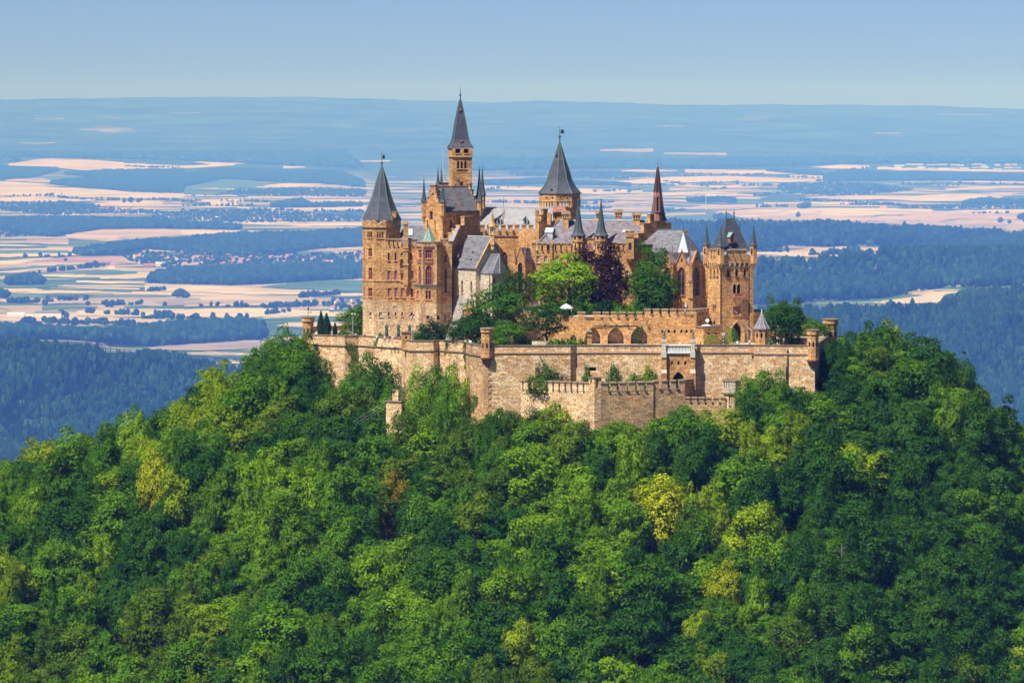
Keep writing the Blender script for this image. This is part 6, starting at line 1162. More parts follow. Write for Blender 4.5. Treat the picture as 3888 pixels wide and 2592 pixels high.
# --- round tower
Y0 = 96; k = (Y0 + D0) / FPX; c = pt(2125, Y0, 760); t = thing('castle_tower', 'broad polygonal tower with arcaded corbels and tall flared spire', 'tower', (*c, 10)); ze = Z(735, Y0 - 4); rot = math.radians(-100); pl = ngon(c, 72 * k, 8, rot); pr = ngon(c, 79 * k, 8, rot)
walls(t, pl, 8, Z(786, Y0 - 4), None, 'ochre'); walls(t, pr, Z(764, Y0 - 4), ze, None, 'ochre', name='roundel_ring'); band(t, pr, Z(763, Y0 - 4), .25, .1)
m = M(); dk = M(); rn = M()
for i in range(8):
    f = Face(pr[i], pr[(i + 1) % 8]); fi = Face(pl[i], pl[(i + 1) % 8])
    if f.n.y > .5: continue
    n = 5
    for j in range(n + 1): m.box(f.pos(f.len * j / n, (Z(764, Y0) + Z(786, Y0)) / 2, -.30), (.34, .6, Z(764, Y0) - Z(786, Y0)), f.rz()); m.box(f.pos(f.len * j / n, Z(788, Y0), -.5), (.3, .35, .5), f.rz())
    for j in range(n): s0 = f.len * j / n + .17; s1 = f.len * (j + 1) / n - .17; zt_ = Z(766, Y0); m.poly([f.pos(s0, zt_ + .3), f.pos(s1, zt_ + .3), f.pos(s1, zt_ - .15), f.pos((s0 + s1) / 2, zt_), f.pos(s0, zt_ - .15)])
    for fr_ in (.28, .72):
        r = .34; q = M(); q.poly([f.pos(f.len * fr_ + r * math.cos(a), Z(750, Y0) + r * math.sin(a), .02) for a in [x * math.pi / 8 for x in range(16)]]); o = build(q, 'roundel', MT['dark'], t); q = M()
        for x in range(16): a0, a1 = x * math.pi / 8, (x + 1) * math.pi / 8; q.tube(f.pos(f.len * fr_ + r * math.cos(a0), Z(750, Y0) + r * math.sin(a0), .03), f.pos(f.len * fr_ + r * math.cos(a1), Z(750, Y0) + r * math.sin(a1), .03), .07, n=4)
        build(q, 'roundel_rim', MT['trim'], o)
build(m, 'corbel_arcade', MT['trim'], t)
prof = [(83 * k, ze), (74 * k, Z(723, Y0)), (64 * k, Z(712, Y0)), (55 * k, Z(697, Y0)), (47.5 * k, Z(683, Y0)), (38.5 * k, Z(651, Y0)), (26 * k, Z(615, Y0)), (17 * k, Z(588, Y0)), (4 * k, Z(546, Y0))]
sp = spire(t, c, prof, 8, rot, 'slate', 'copper_rib', .10, (Z(519, Y0), Z(478, Y0), .36)); zv = Z(501, Y0); q = M(); q.box((c.x + .65, c.y, zv), (.8, .08, .85))
for dx in (-.28, 0, .28): q.box((c.x + .65 + dx, c.y, zv + .52), (.15, .08, .25))
build(q, 'weather_vane', MT['iron'], sp); q = M(); q.box(P(2112, 588, Y0 - 1.0), (.5, .5, .6)); build(q, 'roof_hatch', MT['copper_dark'], sp); q = M(); q.box(P(2091, 714, Y0 - 4.2), (.45, .6, .4)); build(q, 'roof_hatch', MT['copper_dark'], sp)

# --- main palace wing
YP = 63; a, b = pt(2018, YP, 1000), pt(2412, YP, 1000); t = thing('palace_wing', 'long bright palace front with slotted battlements and reddish slate roof', 'building', (a.x, a.y, UZ)); zt = Z(951, YP); pl = [a, b, b + Vector((4, 9)), a + Vector((0, 9))]
hw = [W(x - 6.5, x + 6.5, 972, 998, 0, 'palestone', 2, 1, 'trim', 'curtain') for x in (2043, 2072.5, 2114, 2323, 2351)] + [W(2037, 2050, 1027, 1062, 0, 'palestone', 2, 2, 'trim', 'curtain')] + [W(x - 6.5, x + 6.5, 1027, 1062, 0, 'palestone', 2, 2, 'trim') for x in (2072.5, 2114, 2160, 2323, 2351, 2380)]
ff = walls(t, pl, UZ - 1, zt, {0: hw}, 'ochre'); f = ff[0]
merlons(t, a, b, zt, Z(925, YP) - zt, px_spans(f, [(2020, 2035), (2041, 2056), (2062, 2076), (2101, 2106), (2112, 2127), (2133, 2148), (2154, 2168), (2210, 2222), (2313, 2328), (2332, 2347), (2351, 2366), (2370, 2377)], 935), .5)
m = M(); m.box(f.pos(f.at(2092, 950)[0], (Z(985, YP) + Z(913, YP)) / 2, .2), (.65, .5, Z(913, YP) - Z(985, YP))); build(m, 'chimney_pier', MT['ochre'], t)
q = M(); s0, s1 = f.at(2224, 930)[0], f.at(2254, 930)[0]; q.box(f.pos((s0 + s1) / 2, (Z(955, YP) + Z(907, YP)) / 2, .1), (s1 - s0, .9, Z(907, YP) - Z(955, YP))); o = build(q, 'niche_block', MT['ochre'], t); q = M(); q.box(f.pos((s0 + s1) / 2, Z(906, YP), .1), (s1 - s0 + .3, 1.2, .2)); build(q, 'niche_cap', MT['cap'], o); q = M(); cs_ = (s0 + s1) / 2; q.poly([f.pos(*u, .57) for u in arch_outline(cs_ - .5, cs_ + .5, Z(948, YP), Z(920, YP), 'g')]); build(q, 'niche', MT['redstone'], o)
y1, yr = YP + .9, YP + 7; m = M(); e0, e1, r0, r1 = P(2040, 928, y1), P(2500, 928, y1), P(2124, 837, yr), P(2500, 838, yr); bk0, bk1 = P(2040, 905, yr + 7), P(2500, 905, yr + 7); m.add([e0, e1, r1, r0, bk1, bk0], [(0, 1, 2, 3), (3, 2, 4, 5), (0, 3, 5)]); ro = build(m, 'roof', MT['slate_red'], t); m = M(); m.tube(r0, r1, .2); build(m, 'ridge', MT['lead'], ro); m = M(); m.tube(r0, e0, .13, n=4); build(m, 'hip', MT['iron'], ro)
dormer(ro, 2103, 866, 907, YP + 2.2, .42, depth=2.8, rz=.75); dormer(ro, 2392, 874, 893, YP + 2.6, .35, depth=2.4, rz=.75)
def lantern_chimney(par, px, w, py0, py1, Y, d=1.5):
    p = P(px, py1, Y); top = Z(py0, Y); h = top - p.z; m = M(); m.box((p.x, p.y, p.z + h * .2 - 1), (w * .78, d * .8, h * .5 + 2)); m.box((p.x, p.y, p.z + h * .56), (w, d, h * .32)); o = build(m, 'chimney', MT['trim'], par); m = M(); z = p.z + h * .72; a = w * .6; b = d * .6
    m.add([(p.x - a, p.y - b, z), (p.x + a, p.y - b, z), (p.x + a, p.y, top), (p.x - a, p.y, top), (p.x + a, p.y + b, z), (p.x - a, p.y + b, z)], [(0, 1, 2, 3), (3, 2, 4, 5), (0, 3, 5), (1, 4, 2)]); build(m, 'chimney_roof', MT['cap'], o); m = M()
    for dx in (-.3, 0, .3): m.box((p.x + dx * w, p.y - d / 2, p.z + h * .58), (w * .14, .1, h * .2))
    build(m, 'smoke_vent', MT['dark'], o)
lantern_chimney(ro, 2148, 1.7, 801, 848, YP + 5.5); lantern_chimney(ro, 2272, 1.2, 801, 838, yr + 4); lantern_chimney(ro, 2348.5, 1.9, 794, 840, yr + 1.5); lantern_chimney(ro, 2417, 2.0, 804, 853, yr - .6)
for x in (2246, 2260): q = M(); q.box(P(x, 832, yr + 1), (.7, .7, .5)); build(q, 'roof_vent', MT['trim'], ro)
for cpx in (2196, 2282):     # round turrets with concave spires
    c = pt(cpx, YP - .3, 930); k = (YP + D0) / FPX; R = 26.5 * k; rot = math.radians(-100); pl8 = ngon(c, R, 8, rot); m = M(); m.loft(c, [(R * .88, Z(985, YP)), (R * .88, Z(920, YP)), (R, Z(917, YP)), (R, Z(894, YP))], 8, rot); o = build(m, 'corner_turret', MT['ochre'], t)
    q = M()
    for i in range(8):
        g = Face(pl8[i], pl8[(i + 1) % 8])
        if g.n.y > .3: continue
        q.poly([g.pos(*u, .02) for u in arch_outline(g.len * .3, g.len * .72, Z(908, YP), Z(897, YP), 0)]); q.poly([g.pos(*u, -.17) for u in arch_outline(g.len * .36, g.len * .64, Z(946, YP), Z(924, YP), 'r')])
    build(q, 'turret_opening', MT['dark'], o)
    spire(o, c, [(29 * k, Z(894, YP)), (21 * k, Z(884, YP)), (15.5 * k, Z(868, YP)), (11 * k, Z(845, YP)), (7 * k, Z(812, YP)), (1.2 * k, Z(767, YP))], 8, rot, 'slate', 'copper_dark', .05, (Z(759, YP), Z(748, YP), .2))
p0 = pt(2391.5, YP - 1.1, 930); q = M(); w = 30 * (YP + D0) / FPX; q.box((*p0, (Z(982, YP) + Z(898, YP)) / 2), (w, 1.8, Z(898, YP) - Z(982, YP))); o = build(q, 'square_turret', MT['ochre'], t); fq = Face((p0.x - w / 2, p0.y - .9), (p0.x + w / 2, p0.y - .9)); q = M(); q.box((*p0, Z(891, YP)), (w * 1.14, 2.1, 1.1)); build(q, 'turret_head', MT['ochre'], o); merlons(o, fq.pos(-.14, 0).xy, fq.pos(w + .14, 0).xy, Z(886, YP), .5, even(w + .28, 2, .5), .4, sill=False); h = (w * .3, w * .7, Z(946, YP), Z(920, YP), 'r'); fq2 = fq; q = M(); q.poly([fq.pos(*u, .015) for u in arch_outline(*h)]); build(q, 'turret_window', MT['glass'], o); q = M(); q.loft(p0, [(.1, Z(994, YP)), (w * .62, Z(981, YP))], 4, math.pi / 4); build(q, 'turret_corbel', MT['trim'], o)
# --- shaded stepped gable between palace and church
f = Face(pt(2412, YP - .2, 930), pt(2551, YP + 7.5, 930)); t = thing('gabled_house', 'shaded stepped gable block carrying the red gothic spire', 'building', (f.p0.x, f.p0.y, UZ)); bk = -f.n * 9; walls(t, [f.p0, f.p1, f.p1 + bk, f.p0 + bk], UZ - 1, Z(930, 65), {0: [W(2446, 2453, 919, 948, 'r', 'redstone', 1, 1, None)]}, 'ochre'); ss = lambda x: f.at(x, 880)[0]
gable_steps(t, f, Z(930, 65), [(0.02, f.len - .02, Z(905, 65)), (ss(2423), ss(2550), Z(886, 66)), (ss(2445), ss(2549), Z(849, 66)), (ss(2468), ss(2526), Z(814, 66))], 1.2, capmat='trim')  # coping lightened here too, sunlit tops put into its colour
# gothic spire
YS = 66.5; c = pt(2497, YS - 1.4, 780); k = (YS + D0) / FPX; t = thing('gothic_spire', 'red sandstone openwork spire with cross and dark slate spirelet behind', 'spire', (*c, Z(850, YS))); m = M(); m.loft(c, [(.2, Z(862, YS)), (13 * k, Z(842, YS)), (15 * k, Z(838, YS)), (14 * k, Z(808, YS)), (18 * k, Z(805, YS)), (18 * k, Z(801, YS))], 8, R8); build(m, 'corbelled_base', MT['redstone'], t)
m = M()
for i in range(8): a = R8 + i * math.pi / 4; x, y = c.x + 15 * k * math.cos(a), c.y + 15 * k * math.sin(a); m.tube((x, y, Z(802, YS)), (x, y, Z(744, YS)), .17, n=5); m.loft((x, y), [(.2, Z(745, YS)), (.02, Z(728, YS))], 4)
m.loft(c, [(8 * k, Z(802, YS)), (8 * k, Z(744, YS))], 8, R8, 1); build(m, 'arcade', [MT['redstone'], MT['dark']], t); m = M(); m.loft(c, [(17.5 * k, Z(747, YS)), (17 * k, Z(738, YS)), (14.5 * k, Z(728, YS))], 8, R8); build(m, 'arcade_head', MT['redstone'], t)
m = M()
for i in range(8):
    a = R8 + i * math.pi / 4; pts = [(c.x + r * k * math.cos(a), c.y + r * k * math.sin(a), Z(y, YS)) for r, y in ((15, 730), (9.5, 690), (4.5, 655), (1.5, 635))]
    for u, v in zip(pts[:-1], pts[1:]): m.tube(u, v, .17, .12, 5)
    for j in range(9): w_ = j / 9; r = (15 * (1 - w_) + 1.5 * w_) * k + .12; m.ball((c.x + r * math.cos(a), c.y + r * math.sin(a), Z(728 - 92 * w_, YS)), .15, 5, 3)
for r, y in ((12.5, 712), (9, 688), (6, 666)):
    for i in range(8): a0, a1 = R8 + i * math.pi / 4, R8 + (i + 1) * math.pi / 4; m.tube((c.x + r * k * math.cos(a0), c.y + r * k * math.sin(a0), Z(y, YS)), (c.x + r * k * math.cos(a1), c.y + r * k * math.sin(a1), Z(y, YS)), .09, n=4)
m.tube((*c, Z(740, YS)), (*c, Z(640, YS)), .3, .1, 6); o = build(m, 'openwork_spire', MT['darkred'], t)
m = M(); m.tube((*c, Z(640, YS)), (*c, Z(611, YS)), .12, .07); m.box((*c, Z(623, YS)), (.95, .18, .2)); m.ball((*c, Z(633, YS)), .25); build(m, 'cross', MT['statue'], o); p0 = pt(2498, YS + 2.4, 780); m = M(); m.loft(p0, [(2.55, Z(838, YS)), (1.9, Z(822, YS)), (1.55, Z(790, YS)), (.9, Z(720, YS)), (.1, Z(640, YS))], 8, R8); build(m, 'slate_spirelet', MT['slate'], t)
# --- church choir
YC = 58.5; c = pt(2596, YC + 1.5, 1040); k = (YC - 3 + D0) / FPX; t = thing('castle_church', 'gothic church choir with tall lancet windows, pinnacles and hipped slate roof', 'church', (*c, UZ))
pl = [pt(2498, YC - 1.5, 1040), pt(2557, YC - 5.6, 1040), pt(2619, YC - 6.0, 1040), pt(2671, YC - 1.0, 1040), pt(2690, YC + 5, 1040), pt(2640, YC + 11, 1040), pt(2500, YC + 9, 1040)]; ze = Z(1002, YC - 5)
hol = {0: [W(2524, 2546, 1014, 1124, 'g', 'redstone', 2, 4, 'redstone', surround='redstone')], 1: [W(2573, 2601, 1014, 1122, 'g', 'redstone', 2, 4, 'redstone', surround='redstone')], 2: [W(2632, 2656, 1012, 1121, 'g', 'redstone', 2, 4, 'redstone', surround='redstone')]}
ff = walls(t, pl, UZ - 1, ze, hol, 'ochre', cap=None)
for i in (0, 1, 2):
    f = ff[i]; L = f.len; m = M(); zt_ = Z(953, YC - 5); s0, s1 = L * .16, L * .86; m.add([f.pos(s0, ze), f.pos(s1, ze), f.pos((s0 + s1) / 2, zt_), f.pos(s0, ze, -.4), f.pos(s1, ze, -.4), f.pos((s0 + s1) / 2, zt_, -.4)], [(0, 1, 2), (5, 4, 3), (0, 2, 5, 3), (2, 1, 4, 5)]); o = build(m, 'window_gable', MT['ochre'], t)
    m = M(); m.tube(f.pos(s0 - .1, ze - .1, .05), f.pos((s0 + s1) / 2, zt_ + .1, .05), .16, n=4); m.tube(f.pos(s1 + .1, ze - .1, .05), f.pos((s0 + s1) / 2, zt_ + .1, .05), .16, n=4); m.tube(f.pos((s0 + s1) / 2, zt_, .05), f.pos((s0 + s1) / 2, zt_ + .7, .05), .13, .03, 4); build(m, 'gable_coping', MT['redstone'], o); m = M(); m.poly([f.pos(*u, .02) for u in arch_outline((s0 + s1) / 2 - .16, (s0 + s1) / 2 + .16, ze + .6, ze + 1.5, 'g')]); build(m, 'gable_slit', MT['dark'], o)
    m = M(); inn = f.pos((s0 + s1) / 2, zt_, -3.2); m.add([f.pos(s0, ze, -.2), f.pos((s0 + s1) / 2, zt_ - .05, -.2), inn, f.pos(s0, ze + .4, -3.2), f.pos(s1, ze, -.2), f.pos(s1, ze + .4, -3.2)], [(0, 1, 2, 3), (1, 4, 5, 2)]); build(m, 'gable_roof', MT['lead' if i == 1 else 'slate_grey'], o)
for i, (px0, top) in ((0, (2508, 926)), (1, (2551, 926)), (2, (2619, 926)), (3, (2671, 928))):
    p_ = pl[i]; d = (p_ - c).normalized(); rz = math.atan2(d.y, d.x); m = M(); q = p_ + d * .55; z1 = Z(1065, YC); m.box((*(p_ + d * .8), (UZ - 1 + z1) / 2), (1.9, .8, z1 - UZ + 1), rz, 0); m.box((*q, (z1 + ze) / 2), (1.3, .7, ze - z1), rz, 0); m.box((*(p_ + d * .85), z1), (2.0, .95, .25), rz, 1); m.box((*(p_ + d * .9), Z(1128, YC)), (2.1, 1.0, .25), rz, 1); m.loft(q + d * .1, [(.75, ze - .1), (.03, ze + 1.2)], 4, rz + math.pi / 4, 1); build(m, 'buttress', [MT['ochre'], MT['redstone']], t); pinnacle(t, q, ze, Z(top, YC - 5), .26)
pinnacle(t, pl[4], ze, Z(920, YC), .2); zr = Z(873, YC + 2); zi = Z(958, YC - 2); rg0, rg1 = pt(2500, YC + 3, 900), pt(2594, YC + 2, 900); ev = [pt(2470, YC - 2, 960), pt(2571, YC - 3.4, 960), pt(2614, YC - 3.4, 960), pt(2646, YC + .5, 960), pt(2660, YC + 6, 960), pt(2600, YC + 10, 960), pt(2470, YC + 9, 960)]
m = M(); E = [(*p, zi) for p in ev]; m.add([*E, (*rg0, zr), (*rg1, zr)], [(0, 1, 8, 7), (2, 3, 8), (3, 4, 8), (4, 5, 8), (5, 6, 7, 8)]); ro = build(m, 'roof', MT['slate_grey'], t); m = M(); m.add([E[1], E[2], (*rg1, zr)], [(0, 1, 2)]); build(m, 'glint_facet', MT['lead'], ro); m = M()  # one facet of the slate roof in pale colour, a painted sun glint
for e in E[1:4]: m.tube(e, (*rg1, zr), .09, n=4)
m.tube((*rg0, zr), (*rg1, zr), .16); build(m, 'hip', MT['copper_dark'], ro); m = M(); m.prism([p for p in ev], ze - .3, zi); build(m, 'clerestory', MT['slate'], t); m = M(); m.tube((*rg1, zr), (*rg1, Z(838, YC + 2)), .05, .02); build(m, 'lightning_rod', MT['iron'], ro); stack(t, 2606, .9, 876, 900, YC + 8)
q = M(); f = ff[2]; s = f.at(2644, 1150)[0]; q.box(f.pos(s, Z(1150, YC - 3), .08), (.12, .14, 1.9), f.rz()); q.box(f.pos(s, Z(1145, YC - 3), .08), (.9, .13, .12), f.rz()); build(q, 'wall_cross', MT['statue'], t)
p0 = pt(2604, YC - 9, 1160); q = M(); q.loft(p0, [(.3, UZ), (.42, UZ + .5), (.3, UZ + 1.5), (.22, UZ + 2.0), (.05, UZ + 2.3)], 10); tag(build(q, 'folded_parasol', MT['white'], None), 'folded white parasol standing on the upper terrace before the church', 'parasol')
# --- porch
YQ = 60; c = pt(1975, YQ); t = thing('gothic_porch', 'tall gabled gothic porch with red pinnacles and dark slate roof', 'porch', (*c, UZ)); a, b, c2, d2 = pt(1956, YQ, 1040), pt(1994, YQ - .4, 1040), pt(2021, YQ + 2.6, 1040), pt(1990, YQ + 5, 1040); ze = Z(992, YQ)
ff = walls(t, [a, b, c2, d2], UZ - 1, ze, {0: [W(1966, 1985, 995, 1110, 'g', 'ochre', 1, 1, None, 'dark', surround='trim', name='doorway')], 1: [W(1999, 2013, 1016, 1087, 'g', 'ochre', 1, 1, None, 'rubble_dark', name='side_arch')]}, 'ochre', cap=None); f = ff[0]; m = M(); L = f.len; m.add([f.pos(.1, ze), f.pos(L - .1, ze), f.pos(L / 2, Z(936, YQ)), f.pos(.1, ze, -.4), f.pos(L - .1, ze, -.4), f.pos(L / 2, Z(936, YQ), -.4)], [(0, 1, 2), (0, 2, 5, 3), (2, 1, 4, 5)]); build(m, 'gable', MT['ochre'], t)
m = M(); m.tube(f.pos(.0, ze - .1, .05), f.pos(L / 2, Z(935, YQ), .05), .14, n=4); m.tube(f.pos(L, ze - .1, .05), f.pos(L / 2, Z(935, YQ), .05), .14, n=4); build(m, 'gable_coping', MT['trim'], t); m = M(); m.add([(*(a + Vector((.3, .3))), ze), f.pos(L / 2, Z(940, YQ), -.3), P(2012, 942, YQ + 4.4), (*(d2 + Vector((0, .5))), ze), (*(b + Vector((.25, -.1))), ze - .2), (*(c2 + Vector((.4, 0))), ze - .3), P(1992, 942, YQ + 4)], [(0, 1, 6, 3), (1, 4, 5, 2), (1, 2, 6)]); build(m, 'roof', MT['slate'], t)
pinnacle(t, f.pos(.05, 0, .2), Z(995, YQ), Z(921, YQ), .24); pinnacle(t, f.pos(L - .05, 0, .2), Z(995, YQ), Z(921, YQ), .24); pinnacle(t, pt(2004, YQ + 4, 930), Z(960, YQ), Z(921, YQ), .22)
# --- gate tower
A, B, C, Dd = rbox(2686, 2737, 2857, 30, 25, 1150); t = thing('gate_tower', 'square gate tower with four slate corner spires, balcony and pointed gateway', 'tower', (B.x, B.y, TZ)); zt = Z(1011, 31)
hol = {0: [W(x - 3, x + 3, 1021, 1050, 'r', 'redstone', 1, 1, 'slate') for x in (2698.5, 2712, 2725)] + [W(2705.5, 2712, 1154, 1190, 'g', 'redstone', 1, 1, None), W(2713, 2719.5, 1154, 1190, 'g', 'redstone', 1, 1, None)], 1: [W(x - 5.5, x + 5.5, 1021, 1050, 'r', 'redstone', 1, 1, 'slate', 'dark') for x in (2766, 2797.5, 2829)] + [W(2782.5, 2796, 1077, 1116, 'g', 'dark', 1, 1, None, 'dark', surround='trim'), W(2798, 2812, 1077, 1116, 'g', 'dark', 1, 1, None, 'dark', surround='trim'), W(2784, 2812, 1163, 1196, 0, 'redstone', 1, 1, 'trim', 'redstone', name='relief_panel'), W(2778, 2815, 1225, 1296, 'g', 'dark', 1, 1, None, 'dark', name='gateway')]}
ff = walls(t, [A, B, C, Dd], TZ, zt, hol, 'ochre', depth=.55); cc = (A + C) / 2; po = [cc + (p - cc) * 1.09 for p in (A, B, C, Dd)]; zn = Z(973, 31)
walls(t, po, zt + .75, zn, None, 'ochre', name='parapet'); m = M()
for i in range(4):
    f = Face(po[i], po[(i + 1) % 4]); n = 7
    for j in range(n + 1): m.box(f.pos(f.len * j / n, zt + .5, -.22), (.42, .5, .9), f.rz()); m.box(f.pos(f.len * j / n, zt - .05, -.3), (.36, .32, .5), f.rz())
build(m, 'corbel', MT['trim'], t); f0, f1 = Face(po[0], po[1]), Face(po[1], po[2])
merlons(t, po[0], po[1], zn, Z(950, 31) - zn, px_spans(f0, [(2692, 2700), (2704, 2711), (2714, 2722)], 960), .5); merlons(t, po[1], po[2], zn, Z(951, 31) - zn, px_spans(f1, [(2762, 2782), (2787, 2808), (2813, 2835)], 960), .5)
for i, (zz, ap) in enumerate(((861, 932), (863, 934), (862, 932), (858, 930))):
    p_ = po[i]; pepper_turret(t, cc + (p_ - cc) * .955, .92, Z(1000, 31), Z(ap, 31), Z(zz + 2, 31), 6, math.radians(25), corbel=1.2, slots=(Z(968, 31), Z(944, 31), (math.radians(25 - 90 - 30 + 0), math.radians(-95 + 60), math.radians(25 - 120 - 30)), .2) if i < 3 else None, eave=1.18)
m = M(); m.tube((*(B + (B - cc).normalized() * .05), TZ), (*(B + (B - cc).normalized() * .05), zt), .12); build(m, 'downpipe', MT['iron'], t); m = M(); fC = ff[1]; m.box(fC.pos(fC.len - .35, (TZ + zt) / 2, .1), (.9, .5, zt - TZ), fC.rz()); build(m, 'corner_pilaster', MT['ochre'], t); m = M(); m.tube(fC.pos(fC.len - .95, TZ, .1), fC.pos(fC.len - .95, zt, .1), .12); build(m, 'downpipe', MT['iron'], t)
pi = [cc + (p - cc) * .90 for p in (A, B, C, Dd)]; zb, zr = Z(948, 34), Z(829, 34); e_ = (C - B).normalized(); hw_ = 17 * (34 + D0) / FPX / math.cos(math.radians(25)) * .9; R0, R1 = cc - e_ * hw_, cc + e_ * hw_; m = M(); rings = []
for w_, z_ in ((0, zb), (.17, Z(930, 34)), (.32, Z(908, 34)), (.5, Z(886, 34)), (1, zr)):
    d_ = (Dd - A) * 0; tgt = [R0, R0, R1, R1]; ew = w_ ** .8 if w_ < 1 else 1; rings.append([p + (q_ - p) * ew for p, q_ in zip(pi, (R0 + (pi[0] - pi[1]).normalized() * .15, R0 - (pi[0] - pi[1]).normalized() * .15, R1 - (pi[0] - pi[1]).normalized() * .15, R1 + (pi[0] - pi[1]).normalized() * .15))] + [z_])
for r_, s_ in zip(rings[:-1], rings[1:]):
    for i in range(4): j = (i + 1) % 4; m.poly([(*r_[i], r_[4]), (*r_[j], r_[4]), (*s_[j], s_[4]), (*s_[i], s_[4])])
m.poly([(*p, zr) for p in rings[-1][:4]]); ro = build(m, 'roof', MT['slate'], t); m = M()
for i in range(4):
    for r_, s_ in zip(rings[:-1], rings[1:]): m.tube((*r_[i], r_[4]), (*s_[i], s_[4]), .08, n=4)
build(m, 'hip_rib', MT['copper_dark'], ro)
for p_ in (R0, R1): m = M(); m.tube((*p_, zr - .3), (*p_, zr + 1.1), .2, .1); m.ball((*p_, zr + 1.3), .24); m.tube((*p_, zr + 1.3), (*p_, zr + 2.6), .06, .02); build(m, 'finial', MT['copper_dark'], ro)
dormer(ro, 2781, 884, 923, 31.6, .62, 'redstone', 2.2, math.radians(25))
f = ff[1]; a_, b_ = f.at(2780, 1125)[0], f.at(2825, 1125)[0]; z0, z1 = Z(1132, 31), Z(1115, 31); m = M(); m.box(f.pos((a_ + b_) / 2, z0 + .1, .6), (b_ - a_, 1.2, .2), f.rz()); bo = build(m, 'balcony', MT['redstone'], t); m = M(); L = b_ - a_; m.box(f.pos((a_ + b_) / 2, z1, 1.13), (L, .16, .16), f.rz())
for j in range(7): m.box(f.pos(a_ + L * (j + .5) / 7, (z0 + z1) / 2 + .1, 1.13), (.14, .12, z1 - z0 - .2), f.rz())
for s_ in (a_ + .08, b_ - .08): m.box(f.pos(s_, (z0 + z1) / 2 + .1, .6), (.14, 1.15, z1 - z0), f.rz())
build(m, 'balcony_rail', MT['redstone'], bo); m = M(); m.add([f.pos(a_ + .3, z0, 0), f.pos(b_ - .3, z0, 0), f.pos(b_ - .3, z0, 1), f.pos(a_ + .3, z0, 1), f.pos((a_ + b_) / 2 - .4, z0 - 1.6, 0), f.pos((a_ + b_) / 2 + .4, z0 - 1.6, 0)], [(0, 1, 2, 3), (3, 2, 5, 4), (0, 3, 4), (2, 1, 5)]); build(m, 'balcony_corbel', MT['trim'], bo)
h = f.hole(2772, 2826, 1216, 1300, 'g'); hi = f.hole(2778, 2815, 1225, 1300, 'g'); ol, il = arch_outline(*h, n=8), arch_outline(*hi, n=8); m = M()
for k_ in range(1, len(ol) - 1): m.poly([f.pos(*ol[k_], .25), f.pos(*ol[k_ + 1], .25), f.pos(*il[k_ + 1], .08), f.pos(*il[k_], .08)]); m.poly([f.pos(*ol[k_], 0), f.pos(*ol[k_ + 1], 0), f.pos(*ol[k_ + 1], .25), f.pos(*ol[k_], .25)])
build(m, 'arch_moulding', MT['trim'], t); m = M(); s_, z_ = f.at(2792, 1184); m.ball(f.pos(s_, z_, -.35), .35, 8, 5, sz=1.4); m.ball(f.pos(s_ - .4, z_ - .4, -.35), .3, 8, 5); m.ball(f.pos(s_ + .5, z_ - .3, -.35), .32, 8, 5, sz=1.2); build(m, 'relief_figures', MT['statue'], t)
m = M(); m.tube(f.pos(f.at(2830, 1240)[0], Z(1237, 31), .3), f.pos(f.at(2848, 1256)[0], Z(1257, 31), .9), .1); m.tube(f.pos(f.at(2848, 1256)[0], Z(1257, 31), .9), f.pos(f.at(2848, 1256)[0], Z(1285, 31), .9), .1); tag(build(m, 'handrail', MT['steel'], t), None)
# ------------------------------------------------------------------ trees
def leaf_mesh(name, pos, nrm, size, rg, flat=0.45):
    """many small leaf-clump faces; shading normals follow the bough they sit on"""
    n = len(pos); g = nrm + rg.normal(0, flat, (n, 3)); g /= np.linalg.norm(g, axis=1)[:, None]
    r = rg.normal(0, 1, (n, 3)); t = np.cross(g, r); t /= np.linalg.norm(t, axis=1)[:, None]; b = np.cross(g, t)
    s = size * rg.uniform(.6, 1.35, n); a = rg.uniform(.55, 1.0, n)
    co = np.empty((n, 4, 3)); su = (t * s[:, None]); sv = (b * (s * a)[:, None])
    co[:, 0] = pos - su * .5 - sv * .18; co[:, 1] = pos - sv * .5 + su * .12; co[:, 2] = pos + su * .5 + sv * .1; co[:, 3] = pos + sv * .5 - su * .15
    me = bpy.data.meshes.new(name); me.vertices.add(n * 4); me.vertices.foreach_set('co', co.ravel()); me.loops.add(n * 4); me.loops.foreach_set('vertex_index', np.arange(n * 4, dtype=np.int32))
    me.polygons.add(n); me.polygons.foreach_set('loop_start', np.arange(0, n * 4, 4, dtype=np.int32)); me.update(calc_edges=True)
    sh = nrm + rg.normal(0, .40, (n, 3)); sh /= np.linalg.norm(sh, axis=1)[:, None]
    me.normals_split_custom_set(np.repeat(sh, 4, axis=0).tolist())
    return me
